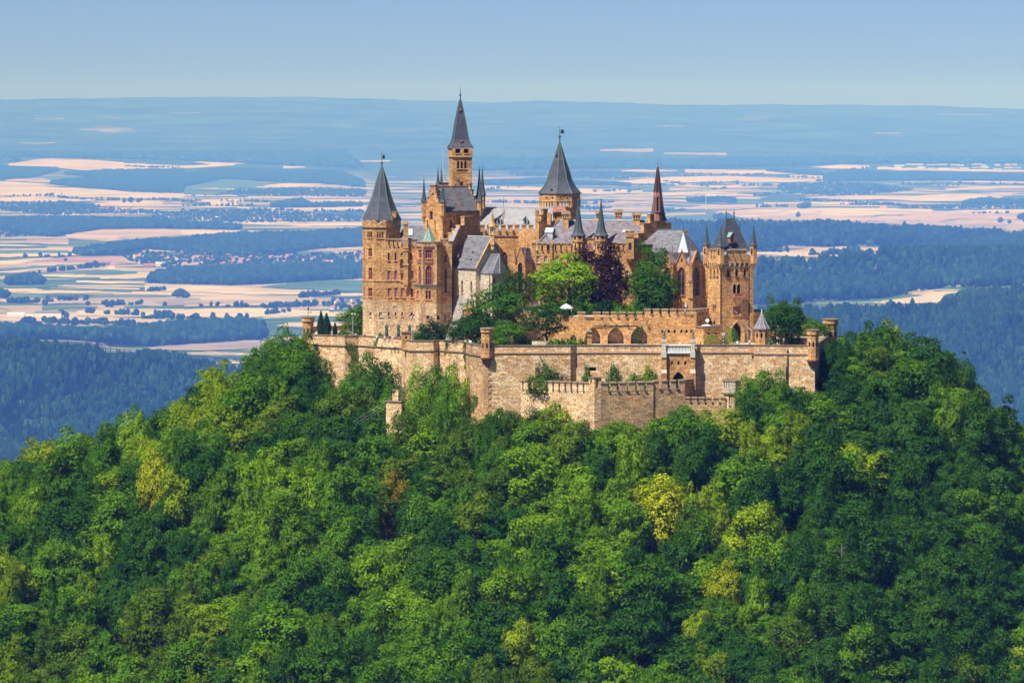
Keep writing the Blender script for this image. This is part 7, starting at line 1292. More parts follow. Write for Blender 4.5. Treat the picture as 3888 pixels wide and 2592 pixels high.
def crown_mesh(seed, rx=4.6, rz=5.2, zc=9.0, nl=34, nleaf=3000, size=.55, kind='round'):
    """boughs of very different size, flattened and ragged, with loose sprigs between them"""
    rg = np.random.default_rng(seed); nl = int(nl * 1.7); d0 = rg.normal(0, 1, (nl, 3)); d0 /= np.linalg.norm(d0, axis=1)[:, None]; d0[:, 2] = d0[:, 2] * .92 + .08
    Rr = np.clip(rg.lognormal(math.log(.19), .42, nl), .08, .40); rad = np.where(np.arange(nl) < nl // 7, rg.uniform(0, .4, nl), rg.uniform(.45, 1.0, nl) - Rr * .6)
    a = rg.uniform(0, 6.28); lop = 1 + .22 * np.cos(np.arctan2(d0[:, 1], d0[:, 0]) - a) + .12 * np.cos(3 * np.arctan2(d0[:, 1], d0[:, 0]) + a); C = d0 * (rad * np.clip(lop, .7, 1.25))[:, None]
    if kind == 'tall': C[:, :2] *= .85
    if kind == 'spread': C[:, 2] = C[:, 2] * .8 + .06
    w = Rr ** 2 / (Rr ** 2).sum(); li = rg.choice(nl, nleaf * 3, p=w)
    d = rg.normal(0, 1, (len(li), 3)); d /= np.linalg.norm(d, axis=1)[:, None]; d[:, 2] = np.where(d[:, 2] < -.35, -d[:, 2], d[:, 2])
    rr = rg.uniform(.62, 1.08, len(li)); spr = rg.random(len(li)) < .10; rr[spr] *= rg.uniform(1.05, 1.5, spr.sum())
    p = C[li] + d * np.array([1.12, 1.12, .80]) * (Rr[li] * rr)[:, None]
    dd = np.linalg.norm((p[:, None, :] - C[None]) / np.array([1.12, 1.12, .8]), axis=2) / Rr[None]; dd[np.arange(len(li)), li] = 9; keep = dd.min(1) > .66
    p, d = p[keep][:nleaf], d[keep][:nleaf]; out = p / (np.linalg.norm(p, axis=1)[:, None] + 1e-6); nr = d * .75 + out * .40; nr[:, 2] += .12; nr /= np.linalg.norm(nr, axis=1)[:, None]
    hi, lo = np.percentile(p, 99.3, axis=0), np.percentile(p, .7, axis=0); p = (p - (hi + lo) / 2) / ((hi - lo) / 2)
    pos = p * np.array([rx, rx, rz]) + np.array([0, 0, zc]); return leaf_mesh('crown', pos, nr, size, rg)
def trunk_mesh(seed, h=10.0, r=.28, mat='bark'):
    rg = random.Random(seed); m = M(); pts = [Vector((0, 0, -.6))]
    for k in range(5): pts.append(Vector((rg.uniform(-.25, .25), rg.uniform(-.25, .25), h * (k + 1) / 5)))
    rr = [r * (1.35 - .2 * k) for k in range(6)]
    for k in range(5): m.tube(pts[k], pts[k + 1], rr[k], rr[k + 1], 7)
    for k in range(7):
        z = h * rg.uniform(.35, .9); a = rg.uniform(0, 6.28); L = rg.uniform(1.8, 3.4); p0 = Vector((0, 0, z)); p1 = p0 + Vector((math.cos(a) * L * .6, math.sin(a) * L * .6, L * .5)); p2 = p1 + Vector((math.cos(a + .4) * L * .6, math.sin(a + .4) * L * .6, L * .7)); m.tube(p0, p1, r * .5, r * .3, 5); m.tube(p1, p2, r * .3, r * .1, 5)
    return mesh_from(m, 'trunk', MT[mat])
def conifer_mesh(seed, h=9., r=1.5, nleaf=2200, size=.34):
    rg = np.random.default_rng(seed); z = rg.uniform(.03, 1, nleaf) ** .9; a = rg.uniform(0, 6.283, nleaf); prof = np.minimum(1, (1.03 - z) * 1.9) * (0.72 + .28 * np.sin(z * 38 + a * 2) ** 2) * np.minimum(1, .45 + z * 4)
    rad = r * prof * rg.uniform(.8, 1.05, nleaf); pos = np.stack([rad * np.cos(a), rad * np.sin(a), z * h], 1); nr = np.stack([np.cos(a), np.sin(a), np.full(nleaf, .35)], 1); nr /= np.linalg.norm(nr, axis=1)[:, None]
    return leaf_mesh('crown', pos, nr, size, rg)
SHAPES = [crown_mesh(11, nl=40, nleaf=6500, size=.40), crown_mesh(12, 4.3, 5.8, 9.3, 46, 6500, .40, kind='tall'), crown_mesh(13, 5.0, 4.6, 8.8, 44, 6500, .40, kind='spread'), crown_mesh(14, 4.5, 5.3, 9.0, 34, 6500, .42), crown_mesh(15, 4.4, 5.5, 9.2, 52, 7000, .37), crown_mesh(16, 4.8, 5.0, 8.8, 30, 6500, .42)]
FINE = [crown_mesh(31, 4.7, 5.2, 9.0, 60, 7000, .36), crown_mesh(32, 4.7, 6.7, 7.4, 64, 8000, .36), crown_mesh(33, 4.8, 6.9, 7.3, 64, 8000, .36, 'tall'), crown_mesh(34, 4.9, 6.3, 7.2, 60, 8000, .36)]
TRUNKS = [trunk_mesh(k) for k in range(3)]
for me in SHAPES + FINE: me.materials.append(LEAF['mid'])
def setmat(o, mat):
    o.material_slots[0].link = 'OBJECT'; o.material_slots[0].material = mat
PROTO = {}
def tree(name, label, loc, h, w, kind, shape=None, rz=None, group=None, trunk=True, cat='tree', fine=False):
    """h total height, w crown width"""
    L_ = FINE if fine else SHAPES; shape = random.randrange(len(L_)) if shape is None else shape % len(L_); key = (fine, shape, kind, trunk)
    sx = w / 9.4; sz = h / 14.4; rz = random.uniform(0, 6.28) if rz is None else rz
    r = thing(name, label, cat, loc, group); r.rotation_euler = (0, 0, rz); r.scale = (sx, sx, sz)
    c = bpy.data.objects.new('crown', L_[shape]); COL.objects.link(c); c.parent = r; setmat(c, LEAF[kind])
    if trunk: t_ = bpy.data.objects.new('trunk', TRUNKS[shape % 3]); COL.objects.link(t_); t_.parent = r
    return r
def tree_px(name, label, px, top, base, Y, wpx, kind, zb=None, **kw):
    k = (Y + D0) / FPX; p = P(px, base, Y); z = p.z if zb is None else zb; h = Z(top, Y) - z
    return tree(name, label, (p.x, Y, z), h, wpx * k * 1.06, kind, **kw)
# --- garden trees of the castle
tree_px('garden_tree', 'dark green lime tree crown below the white chapel apse', 1905, 1072, 1330, 24, 230, 'dark', TZ, fine=True, shape=1)
tree_px('garden_tree', 'slim dark tree rising in front of the gothic porch', 1957, 1022, 1200, 40, 120, 'dark', UZ, fine=True, shape=2)
tree_px('garden_tree', 'dark green tree filling the gap between chapel buttress and lime', 1812, 1172, 1310, 22, 150, 'dark', TZ, fine=True, shape=1)
tree_px('garden_tree', 'low spreading dark tree overhanging the grey buttress foot', 1758, 1200, 1310, 20, 130, 'dark', TZ, fine=True, shape=3)
tree_px('garden_tree', 'bushy mid green tree beside the left corner turret', 1932, 1215, 1318, 8, 150, 'mid', TZ, fine=True, shape=1)
tree_px('garden_tree', 'small round tree with bare trunk behind the front parapet', 2076, 1150, 1325, 7, 150, 'dark', TZ, fine=True, shape=0)
tree_px('garden_tree', 'large bright green tree before the palace front', 2160, 963, 1225, 42, 225, 'bright', UZ, fine=True, shape=1)
tree_px('garden_tree', 'bright green lower tree beside the large bright one', 2225, 1040, 1220, 46, 120, 'bright', UZ, fine=True, shape=1)
tree_px('garden_tree', 'light green slender tree at the palace corner', 2095, 1000, 1200, 46, 110, 'bright', UZ, fine=True, shape=2)
tree_px('copper_beech', 'dark purple copper beech before the palace turrets', 2280, 918, 1225, 47, 185, 'purple', UZ, fine=True, shape=2)
tree_px('copper_beech', 'smaller dark purple beech beside the tall purple one', 2325, 1020, 1215, 45, 120, 'purple', UZ, fine=True, shape=1)
tree_px('garden_tree', 'broad dark green tree at the church corner', 2455, 1010, 1225, 43, 205, 'dark', UZ, fine=True, shape=1)
tree_px('garden_tree', 'narrow dark green tree with pointed top beside the church', 2475, 922, 1200, 49, 120, 'dark', UZ, fine=True, shape=2)
tree_px('garden_tree', 'dark green tree leaning over the church wall', 2512, 1040, 1200, 42, 110, 'dark', UZ, fine=True, shape=1)
tree_px('garden_tree', 'dark lime with thick trunk on the right terrace', 2985, 1158, 1325, 6, 150, 'dark', TZ, fine=True, shape=0)
tree_px('garden_tree', 'two topped dark tree beside the thick lime trunk', 2945, 1122, 1325, 9, 80, 'dark', TZ, fine=True, shape=2)
tree_px('garden_tree', 'upright dark crown joined to the right terrace lime', 3005, 1130, 1325, 8, 85, 'dark', TZ, fine=True, shape=2)
tree_px('garden_tree', 'green tree behind the right corner turret', 3070, 1198, 1300, 38, 120, 'mid', TZ, fine=True, shape=1)
tree_px('garden_tree', 'green tree behind the far flank turret wall', 3105, 1222, 1300, 44, 90, 'mid', TZ, fine=True, shape=3)
tree_px('garden_tree', 'green tree standing beside the left tower base', 1338, 1165, 1290, 62, 120, 'mid', TZ, fine=True, shape=1)
tree_px('garden_tree', 'slim green tree touching the left tower', 1364, 1150, 1290, 64, 70, 'mid', TZ, fine=True, shape=2)
for lab, px, top, wp, Y in (('taller dark cypress beside the left watch turret', 1219, 1181, 30, 58), ('broader dark cypress of the pair by the left watch turret', 1240, 1190, 38, 55), ('small dark yew beside the two cypresses', 1272, 1226, 18, 54)):
    k = (Y + D0) / FPX; p = P(px, 1280, Y); h = Z(top, Y) - TZ; me = conifer_mesh(px, h, wp * k / 2); me.materials.append(LEAF['conifer']); t = thing('cypress_tree', lab, 'tree', (p.x, Y, TZ)); c_ = link('crown', me, t, (p.x, Y, TZ)); m = M(); m.tube((p.x, Y, TZ - .3), (p.x, Y, TZ + h * .8), .22, .05); build(m, 'trunk', MT['bark'], t)
def shrub(name, label, px, top, base, Y, wpx, kind, zb=None, dome=False, group=None):
    k = (Y + D0) / FPX; p = P(px, base, Y); zb = p.z if zb is None else zb; h = Z(top, Y) - zb; rg = np.random.default_rng(int(px)); w = wpx * k / 2
    n = int(min(5200, max(500, w * h * 260))); d = rg.normal(0, 1, (n, 3)); d[:, 2] = np.abs(d[:, 2]); d /= np.linalg.norm(d, axis=1)[:, None]
    bump = 1 if dome else 1 + .22 * np.sin(d[:, 0] * 5 + px) * np.sin(d[:, 1] * 6 + 1) + .15 * np.sin(d[:, 2] * 9 + d[:, 0] * 4)
    rad = (rg.uniform(.94, 1.0, n) if dome else rg.uniform(.7, 1.06, n)) * bump; pos = d * rad[:, None] * np.array([w, w * .8, h])
    if dome: pos[:, 2] = np.where(pos[:, 2] < h * .45, pos[:, 2], pos[:, 2])
    me = leaf_mesh('shrub', pos, d, .16 if dome else .34, rg); me.materials.append(LEAF[kind]); o = link(name, me, None, (p.x, Y, zb)); return tag(o, label, 'shrub', group)
shrub('clipped_shrub', 'clipped green dome shrub in front of the stone annex', 2706, 1270, 1318, 8, 72, 'mid', TZ, True); shrub('clipped_shrub', 'taller clipped green dome shrub beside the gateway', 2779, 1243, 1318, 12, 62, 'mid', TZ, True); shrub('clipped_shrub', 'small clipped bush beside the thick lime trunk', 2968, 1287, 1316, 8, 24, 'mid', TZ, True)
shrub('shrub', 'dark rounded shrub at the foot of the bay tower', 1645, 1224, 1300, 27, 95, 'conifer', TZ); shrub('shrub', 'dark low shrub beside the statues', 1600, 1238, 1300, 26, 70, 'dark', TZ); shrub('shrub', 'low green juniper behind the left parapet', 1302, 1252, 1278, 48, 46, 'mid', TZ); shrub('shrub', 'small bush beside the visitors under the left tower', 1443, 1268, 1286, 40, 30, 'mid', TZ)
shrub('shrub', 'olive bushes growing behind the twelve slotted battlements', 2070, 1392, 1446, -3.3, 150, 'olive', LZ - 3); shrub('shrub', 'dark bush on the ledge beside the niche pier', 2228, 1398, 1446, -2.6, 40, 'mid', LZ - 3); shrub('shrub', 'green bush rising behind the middle outer battlements', 2330, 1398, 1450, -4, 66, 'mid', LZ - 3); shrub('shrub', 'light bush behind the outer battlements before the gate', 2462, 1402, 1450, -3.5, 74, 'bright', LZ - 3); shrub('shrub', 'low bright weeds behind the outer battlements', 2405, 1425, 1450, -3.5, 60, 'bright', LZ - 3)
for k_, x in enumerate(range(2092, 2226, 22)): shrub('hedge_bush', 'low green hedge bush behind the front parapet wall', x, 1290, 1316, 2.5, 32, 'mid', TZ, group='hedge along the front parapet')
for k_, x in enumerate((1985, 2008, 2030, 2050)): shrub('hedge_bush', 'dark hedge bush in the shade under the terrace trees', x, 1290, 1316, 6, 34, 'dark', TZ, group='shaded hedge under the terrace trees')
shrub('shrub', 'leafy bush beside the terrace visitors left of the corner turret', 1818, 1293, 1312, 8, 50, 'dark', TZ); shrub('shrub', 'low green bush on the upper terrace edge', 2400, 1168, 1195, 30, 90, 'mid', UZ); shrub('shrub', 'green bush on the raised terrace beside the crenels', 2350, 1170, 1195, 30, 60, 'mid', UZ)
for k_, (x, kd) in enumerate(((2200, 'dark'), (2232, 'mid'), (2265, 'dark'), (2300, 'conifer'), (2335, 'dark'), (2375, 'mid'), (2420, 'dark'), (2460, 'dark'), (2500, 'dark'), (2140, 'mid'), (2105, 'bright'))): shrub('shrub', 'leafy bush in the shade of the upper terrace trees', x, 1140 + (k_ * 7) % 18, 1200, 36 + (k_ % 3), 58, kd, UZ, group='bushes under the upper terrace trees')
def ivy(label, f, px0, px1, py0, py1, kind='ivy', dens=26):
    a, b = f.at(px0, (py0 + py1) / 2)[0], f.at(px1, (py0 + py1) / 2)[0]; z1, z0 = f.at((px0 + px1) / 2, py0)[1], f.at((px0 + px1) / 2, py1)[1]; rg = np.random.default_rng(int(px0 + py0)); n = int((b - a) * (z1 - z0) * dens); s = rng.uniform(a, b, n); z = rng.uniform(z0, z1, n)
    u = (z - z0) / (z1 - z0); c = (a + b) / 2 + .3 * (b - a) * np.sin(u * 6 + px0); keep = np.abs(s - c) < (b - a) * (.25 + .28 * u); s, z = s[keep], z[keep]; n = len(s); off = rg.uniform(.04, .35, n)
    pos = np.stack([f.p0.x + f.t.x * s + f.n.x * off, f.p0.y + f.t.y * s + f.n.y * off, z], 1); nr = np.tile(np.array([f.n.x, f.n.y, .35]), (n, 1)); nr /= np.linalg.norm(nr, axis=1)[:, None]; org = pos.mean(0)
    me = leaf_mesh('ivy', pos - org, nr, .34, rg); me.materials.append(LEAF[kind]); tag(link('ivy_plant', me, None, org), label, 'ivy')
ivy('ivy strand hanging over the coping near the cables', Face(BL[6], BL[7]), 1688, 1701, 1288, 1345); ivy('long ivy curtain on the bastion re-entrant beside the salient', Face(BL[6], BL[7]), 1760, 1779, 1296, 1400); ivy('bright ivy strip lower on the bastion re-entrant', Face(BL[6], BL[7]), 1764, 1782, 1380, 1460, 'bright'); ivy('ivy mass covering the shaded bastion recess on the left', Face(BL[1], BL[2]), 1312, 1358, 1300, 1400); ivy('small ivy tuft on the left bastion string course', Face(BL[2], BL[3]), 1418, 1432, 1292, 1320); ivy('dark ivy growing inside the right arch recess', Face(pt(2160, RY + .6, 1240), pt(2644, RY - .4, 1240)), 2408, 2442, 1240, 1312, 'dark'); ivy('ivy climbing the palace wall behind the porch', Face(pt(2018, YP, 1000), pt(2412, YP, 1000)), 2020, 2044, 1062, 1150, 'dark'); ivy('green creeper on the foot of the bastion corner', Face(BL[8], BL[9]), 1788, 1815, 1500, 1560, 'bright'); ivy('small ivy tuft over the arch recesses', Face(pt(2160, RY + .6, 1240), pt(2644, RY - .4, 1240)), 2452, 2462, 1218, 1234)
# --- the wood on the castle hill
TLX = [900, 1172, 1215, 1250, 1290, 1330, 1370, 1430, 1480, 1515, 1540, 1560, 1600, 1660, 1740, 1765, 1790, 1840, 1900, 2000, 2090, 2160, 2250, 2330, 2400, 2480, 2540, 2600, 2700, 2745, 2790, 2830, 2880, 2950, 3000, 3060, 3108, 3125, 3160, 3300]
TLY = [1200, 1300, 1390, 1450, 1450, 1400, 1345, 1330, 1385, 1480, 1530, 1420, 1375, 1362, 1395, 1450, 1540, 1565, 1535, 1540, 1522, 1560, 1605, 1585, 1562, 1595, 1560, 1530, 1545, 1590, 1460, 1415, 1395, 1410, 1450, 1475, 1440, 1325, 1285, 1200]
foot = [Vector((p.x, p.y)) for p in BL + BR + BB]; low = [A_ for A_ in (pt(1966, -2.2, 1441), lv(2250, 1453, LZ), lv(2481, 1449, LZ), lv(2600, 1446.5, LZ), pt(2760, -9, 1520), pt(2800, -9, 1520), pt(2806, 0, 1440))]
def edge_dist(x, y, poly):
    best = 1e9
    for a, b in zip(poly, poly[1:] + poly[:1]):
        d = b - a; q = Vector((x, y)) - a; s = max(0, min(1, q.dot(d) / max(1e-9, d.length_squared))); best = min(best, (q - d * s).length)
    return best
PATCH = [(2510, 1830, 120, 'yellow'), (2640, 1930, 150, 'yellow'), (2800, 2000, 150, 'yellow'), (2850, 1700, 170, 'yellow'), (2950, 1650, 110, 'yellow'), (3200, 1780, 120, 'yellow'), (160, 1730, 60, 'yellow'), (580, 1740, 60, 'gold'), (230, 1890, 70, 'yellow'), (860, 1480, 90, 'yellow'), (700, 1560, 60, 'yellow'), (950, 1620, 110, 'yellow'), (830, 2360, 80, 'yellow'), (220, 2520, 160, 'olive'), (120, 2560, 130, 'yellow'), (600, 2420, 140, 'olive'), (700, 2300, 120, 'olive'), (1960, 2450, 80, 'yellow'), (2000, 2560, 160, 'olive'), (1700, 1680, 60, 'olive'), (1840, 1650, 120, 'olive'), (1500, 1850, 62, 'rust'), (2100, 1560, 70, 'yellow'), (2200, 1640, 80, 'olive'), (3860, 2560, 80, 'yellow'), (2050, 1850, 150, 'bright'), (1500, 2230, 150, 'bright'), (1800, 2250, 120, 'bright'), (2250, 2080, 130, 'bright'), (1050, 1900, 160, 'bright'), (900, 1950, 150, 'bright'), (1400, 1680, 130, 'dark'), (1560, 2080, 150, 'dark'), (2050, 2400, 200, 'dark'), (3300, 1750, 300, 'dark'), (3600, 1900, 340, 'dark'), (3400, 2300, 300, 'dark'), (2500, 2450, 260, 'dark'), (1150, 1560, 150, 'dark'), (600, 2150, 200, 'dark'), (3750, 2450, 250, 'dark'), (3000, 2350, 220, 'dark')]
SPECIAL = [(1500, 1790, 8, 'rust', 'rusty orange broadleaf standing out of the green wood below the left bastion'), (2760, 2130, 9.0, 'gold', 'vivid golden yellow tree alone in the dark green lower wood'), (2505, 1810, 12, 'gold', 'large yellow green beech below the gate bastion'), (590, 1700, 8, 'gold', 'bright yellow tree high on the left slope'), (200, 1700, 9, 'gold', 'yellow beech on the left skyline of the slope')]
cand = []; rg2 = random.Random(3); sp_ = 6.7; row = 0; y = -185.0
while y < 100:
    x = -190.0 + (row % 2) * sp_ / 2
    while x < 190:
        cand.append((x + rg2.uniform(-2.0, 2.0), y + rg2.uniform(-2.0, 2.0))); x += sp_
    y += sp_ * .9; row += 1
from math import inf
FT = []
fpx = [(p.x, p.y) for p in foot]; lpx = [(p.x, p.y) for p in low]
for x, y in cand:
    xa, ya = np.array([x]), np.array([y])
    if in_poly(xa, ya, fpx)[0] or in_poly(xa, ya, lpx)[0]: continue
    ed = min(edge_dist(x, y, foot), edge_dist(x, y, low))
    if ed < 2.2: continue
    z = float(hill(x, y)); 
    if y > 70 and -60 < x < 78: continue
    h = rg2.choice([rg2.uniform(9.5, 13), rg2.uniform(12, 16), rg2.uniform(14, 20)]) * (0.9 if ed < 10 else 1.0); w = rg2.choice([rg2.uniform(5.5, 8.5), rg2.uniform(8, 11), rg2.uniform(9.5, 14)]); px, py = project(x, y, z + h)
    if -60 < x < 80 and ed < 26:
        lim = max(np.interp(px + dx, TLX, TLY) for dx in (-22, 0, 22))
        if py < lim:
            zt_ = Z(lim + rg2.uniform(0, 22), y); h = zt_ - z
            if h < 3.2: continue
            w = min(w, max(3.4, h * .8))
        w = min(w, ed * 2.3 + 1.2)
    px, py = project(x, y, z + h * .75); kind = None
    for a, b, r, kd in PATCH:
        if (px - a) ** 2 + (py - b) ** 2 < (r * (.75 if kd in ('yellow', 'gold') else 1.0)) ** 2 and rg2.random() < .72: kind = kd; break
    if kind is None: kind = rg2.choices(['mid', 'bright', 'dark', 'olive', 'yellow'], [46, 17, 24, 10, 3] if px < 2600 else [38, 8, 42, 10, 2])[0]
    if kind == 'rust': kind = 'olive' if rg2.random() < .6 else 'rust'
    if kind == 'gold' and rg2.random() < .5: kind = 'yellow'
    FT.append([x, y, z, h, w, kind, px, py])
# the fixed, singular trees
def on_slope(px, py, h):
    best = None
    for Y in np.arange(-180, 60, 1.0):
        p = P(px, py, Y); e = abs(p.z - h - float(hill(p.x, Y)))
        if best is None or e < best[0]: best = (e, Y, p.x)
    return best[2], best[1]
for px, py, w, kd, lab in SPECIAL:
    x, y = on_slope(px, py, 16.0); FT = [t_ for t_ in FT if (t_[0] - x) ** 2 + (t_[1] - y) ** 2 > 16 and not (abs(t_[0] - x) < 4 and -11 < t_[1] - y < 0)]
    tree('broadleaf_tree', lab, (x, y, float(hill(x, y))), 16.2, w, kd, fine=True, shape=1)
inview = [t_ for t_ in FT if -60 < t_[6] < 3950 and t_[7] < 2760]; rest = [t_ for t_ in FT if not (-60 < t_[6] < 3950 and t_[7] < 2760)]
inview.sort(key=lambda t_: -(t_[4] * t_[3] / (t_[1] + D0) ** 2)); single, rest = inview[:290], rest + inview[290:]
CW = dict(mid='green', bright='light green', dark='dark green', olive='olive green', yellow='yellow green', gold='golden yellow', rust='rusty brown')
def where(x, y):
    w_ = ('beyond the weather vane turret' if x < -55 else 'below the bronze statues' if x < -12 else 'below the lower battlements' if x < 28 else 'below the gate tower' if x < 74 else 'beyond the far flank turret')
    return ('high on the slope ' if y > -22 else 'midway down the slope ' if y > -55 else 'far down the slope ') + w_
for x, y, z, h, w, kd, px, py in single:
    lab = ('tall ' if h > 15.5 else 'small ' if h < 11.5 else '') + CW[kd] + ' broadleaf tree ' + where(x, y)
    tree('broadleaf_tree', lab, (x, y, z - .3), h, w, kd, group=lab.replace(' tree ', ' trees '))
KEYS = ['mid', 'bright', 'dark', 'olive', 'yellow', 'gold', 'rust']; forms = []
for si in range(6):
    for ki, kd in enumerate(KEYS):
        o = bpy.data.objects.new('wood_form_%03d' % (si * 7 + ki), SHAPES[si]); setmat(o, LEAF[kd]); forms.append(o)
WC = proto_collection('wood_forms', forms); n = len(rest)
tag(scatter('hillside_wood', [(t_[0], t_[1], t_[2] - .3) for t_ in rest], [random.randrange(6) * 7 + KEYS.index(t_[5]) for t_ in rest], [random.uniform(0, 6.28) for _ in rest], [(t_[4] / 9.4, t_[4] / 9.4, t_[3] / 14.4) for t_ in rest], WC), 'dense mixed green wood covering the castle hill slopes', 'wood', kind='stuff')
# undergrowth so that no bare floor shows between the crowns
und = [(x + rg2.uniform(-3, 3), y + rg2.uniform(-3, 3)) for x, y in cand for _ in (0, 1)]; und = [(x, y) for x, y in und if not in_poly(np.array([x]), np.array([y]), fpx)[0] and not in_poly(np.array([x]), np.array([y]), lpx)[0] and min(edge_dist(x, y, foot), edge_dist(x, y, low)) > 1.2 and not (y > 70 and -60 < x < 78)]
tag(scatter('undergrowth', [(x, y, float(hill(x, y)) - 1.2) for x, y in und], [random.randrange(6) * 7 + random.choice([0, 0, 1, 2, 2, 3]) for _ in und], [random.uniform(0, 6.28) for _ in und], [(s_, s_, s_ * .8) for s_ in [random.uniform(.32, .55) for _ in und]], WC), 'low bushes and saplings under the hillside trees', 'undergrowth', kind='stuff')
# tall trees pressed against the bastion foot
WT = [(1395, 1338, 30, 150, 'mid'), (1448, 1352, 27, 130, 'dark'), (1350, 1400, 33, 120, 'dark'), (1490, 1420, 22, 100, 'mid'), (1590, 1385, 12, 110, 'bright'), (1645, 1366, 12, 130, 'mid'), (1705, 1378, 9, 120, 'mid'), (1748, 1412, 6, 90, 'bright'), (1620, 1440, 6, 120, 'bright'), (1700, 1470, 2, 130, 'mid'), (1185, 1330, 40, 90, 'dark'), (1225, 1350, 38, 90, 'dark'), (1160, 1400, 36, 110, 'dark'), (1115, 1240, 46, 140, 'mid'), (1055, 1258, 47, 120, 'mid'), (1010, 1330, 44, 120, 'dark'),
      (2872, 1405, -9, 120, 'bright'), (2895, 1392, -9, 130, 'bright'), (2950, 1402, -9, 120, 'mid'), (2842, 1462, -12, 100, 'mid'), (2870, 1500, -16, 170, 'yellow'), (3000, 1470, -9, 110, 'mid'), (2720, 1600, -17, 120, 'bright'), (3050, 1490, -8, 110, 'dark'), (3140, 1300, 14, 110, 'dark'), (3190, 1276, 24, 130, 'dark'), (3250, 1290, 26, 120, 'mid'), (3155, 1400, 2, 130, 'dark'), (2640, 1540, -14, 140, 'bright'), (2560, 1560, -15, 120, 'mid'), (2110, 1524, -9, 150, 'yellow'), (2000, 1545, -9, 150, 'olive'), (1900, 1545, -9, 130, 'mid')]
for k_, (px, top, Y, wp, kd) in enumerate(WT):
    p = P(px, top, Y); z = float(hill(p.x, Y)) - .5
    tree('broadleaf_tree', 'tall %s broadleaf tree growing close against the bastion walls' % dict(mid='green', dark='dark green', bright='light green', yellow='yellow green', olive='olive green')[kd], (p.x, Y, z), p.z - z, wp * (Y + D0) / FPX * 1.0, kd, shape=1 + k_ % 3, fine=True, group='trees close against the bastion')
# bare dead trees in the wood
for px, py, h in ((3188, 2060, 15), (2392, 2325, 13), (2330, 2450, 9), (1880, 2090, 8)):
    x, y = on_slope(px, py, h); z = float(hill(x, y)); y -= 4; rgd = random.Random(px); t = thing('dead_tree', 'bare bleached dead tree trunk with broken twigs in the green wood', 'tree', (x, y, z), 'bare dead trees'); m = M(); m.tube((x, y, z), (x + .2, y, z + h), .22, .06); build(m, 'trunk', MT['deadwood'], t); m = M()
    for k_ in range(12): zz_ = z + h * rgd.uniform(.5, .98); a = rgd.uniform(0, 6.28); L_ = rgd.uniform(.8, 2.2); m.tube((x + .1, y, zz_), (x + math.cos(a) * L_, y + math.sin(a) * L_, zz_ + L_ * .45), .06, .02, 4)
    build(m, 'branches', MT['deadwood'], t)

# ------------------------------------------------------------------ people, statues, small things on the terraces
def skin_figure(name, J, Ed, mats, slot):
    me = bpy.data.meshes.new(name); me.from_pydata([j[0] for j in J], Ed, []); o = bpy.data.objects.new(name, me); COL.objects.link(o)
    md = o.modifiers.new('skin', 'SKIN'); sv = me.skin_vertices[0].data
    for k, j in enumerate(J): sv[k].radius = (j[1], j[1] * (j[2] if len(j) > 2 else 1)); sv[k].use_root = (k == 0)
    o.modifiers.new('sub', 'SUBSURF').levels = 1
    dg = bpy.context.evaluated_depsgraph_get(); ev = o.evaluated_get(dg); out = bpy.data.meshes.new_from_object(ev); out.name = name; bpy.data.objects.remove(o, do_unlink=True)
    out.materials.clear()
    for mt in mats: out.materials.append(mt)
    for pl_ in out.polygons: pl_.material_index = slot(pl_.center); pl_.use_smooth = True
    return out
def body(arm=0, step=.0, sit=False):
    J = [((0, 0, .98), .15, .8), ((0, 0, 1.18), .145, .75), ((0, 0, 1.38), .17, .7), ((0, 0, 1.50), .065), ((0, -.01, 1.60), .10), ((0, -.01, 1.70), .095)]
    if sit: hp = [((.1, -.02, .95), .1), ((.12, -.42, .95), .075), ((.12, -.44, .55), .05), ((.12, -.58, .5), .045)]
    else: hp = [((.1, 0, .9), .105), ((.11, -step, .50), .072), ((.11, -step * .4, .10), .05), ((.12, -.13 - step * .4, .05), .045)]
    def leg(s, st): return [((s * a[0][0], a[0][1] if st > 0 or sit else -a[0][1] - (.26 if i == 3 else 0), a[0][2]), a[1]) for i, a in enumerate(hp)]
    J += leg(1, 1) + leg(-1, -1)
    if arm == 0: ar = [((.19, 0, 1.43), .075), ((.25, .03, 1.14), .052), ((.25, -.08, .90), .042), ((.25, -.11, .80), .036)]
    else: ar = [((.19, 0, 1.43), .075), ((.27, -.12, 1.2), .052), ((.12, -.32, 1.42), .042), ((.07, -.34, 1.50), .036)]
    J += [(a[0], a[1]) for a in ar] + [((-a[0][0], a[0][1], a[0][2]), a[1]) for a in ar]
    Ed = [(0, 1), (1, 2), (2, 3), (3, 4), (4, 5), (0, 6), (6, 7), (7, 8), (8, 9), (0, 10), (10, 11), (11, 12), (12, 13), (2, 14), (14, 15), (15, 16), (16, 17), (2, 18), (18, 19), (19, 20), (20, 21)]
    return J, Ed
SKINM = plain('skin', (0.55, 0.33, 0.24), 0.6, .05); HAIRM = plain('brown_hair', (0.06, 0.04, 0.03), 0.7, .2)
def cloth(n, c): return plain(n, c, .85, .08)
CL = dict(white=cloth('white_cloth', (.78, .77, .75)), navy=cloth('navy_cloth', (.03, .04, .09)), red=cloth('crimson_cloth', (.45, .03, .07)), black=cloth('black_cloth', (.02, .02, .022)), pink=cloth('pink_cloth', (.70, .36, .40)), blue=cloth('blue_cloth', (.06, .12, .38)), tan=cloth('tan_cloth', (.42, .32, .21)), denim=cloth('denim', (.09, .13, .22)), grey=cloth('grey_cloth', (.25, .25, .26)), teal=cloth('teal_cloth', (.05, .28, .30)), yellow=cloth('yellow_cloth', (.6, .45, .1)))
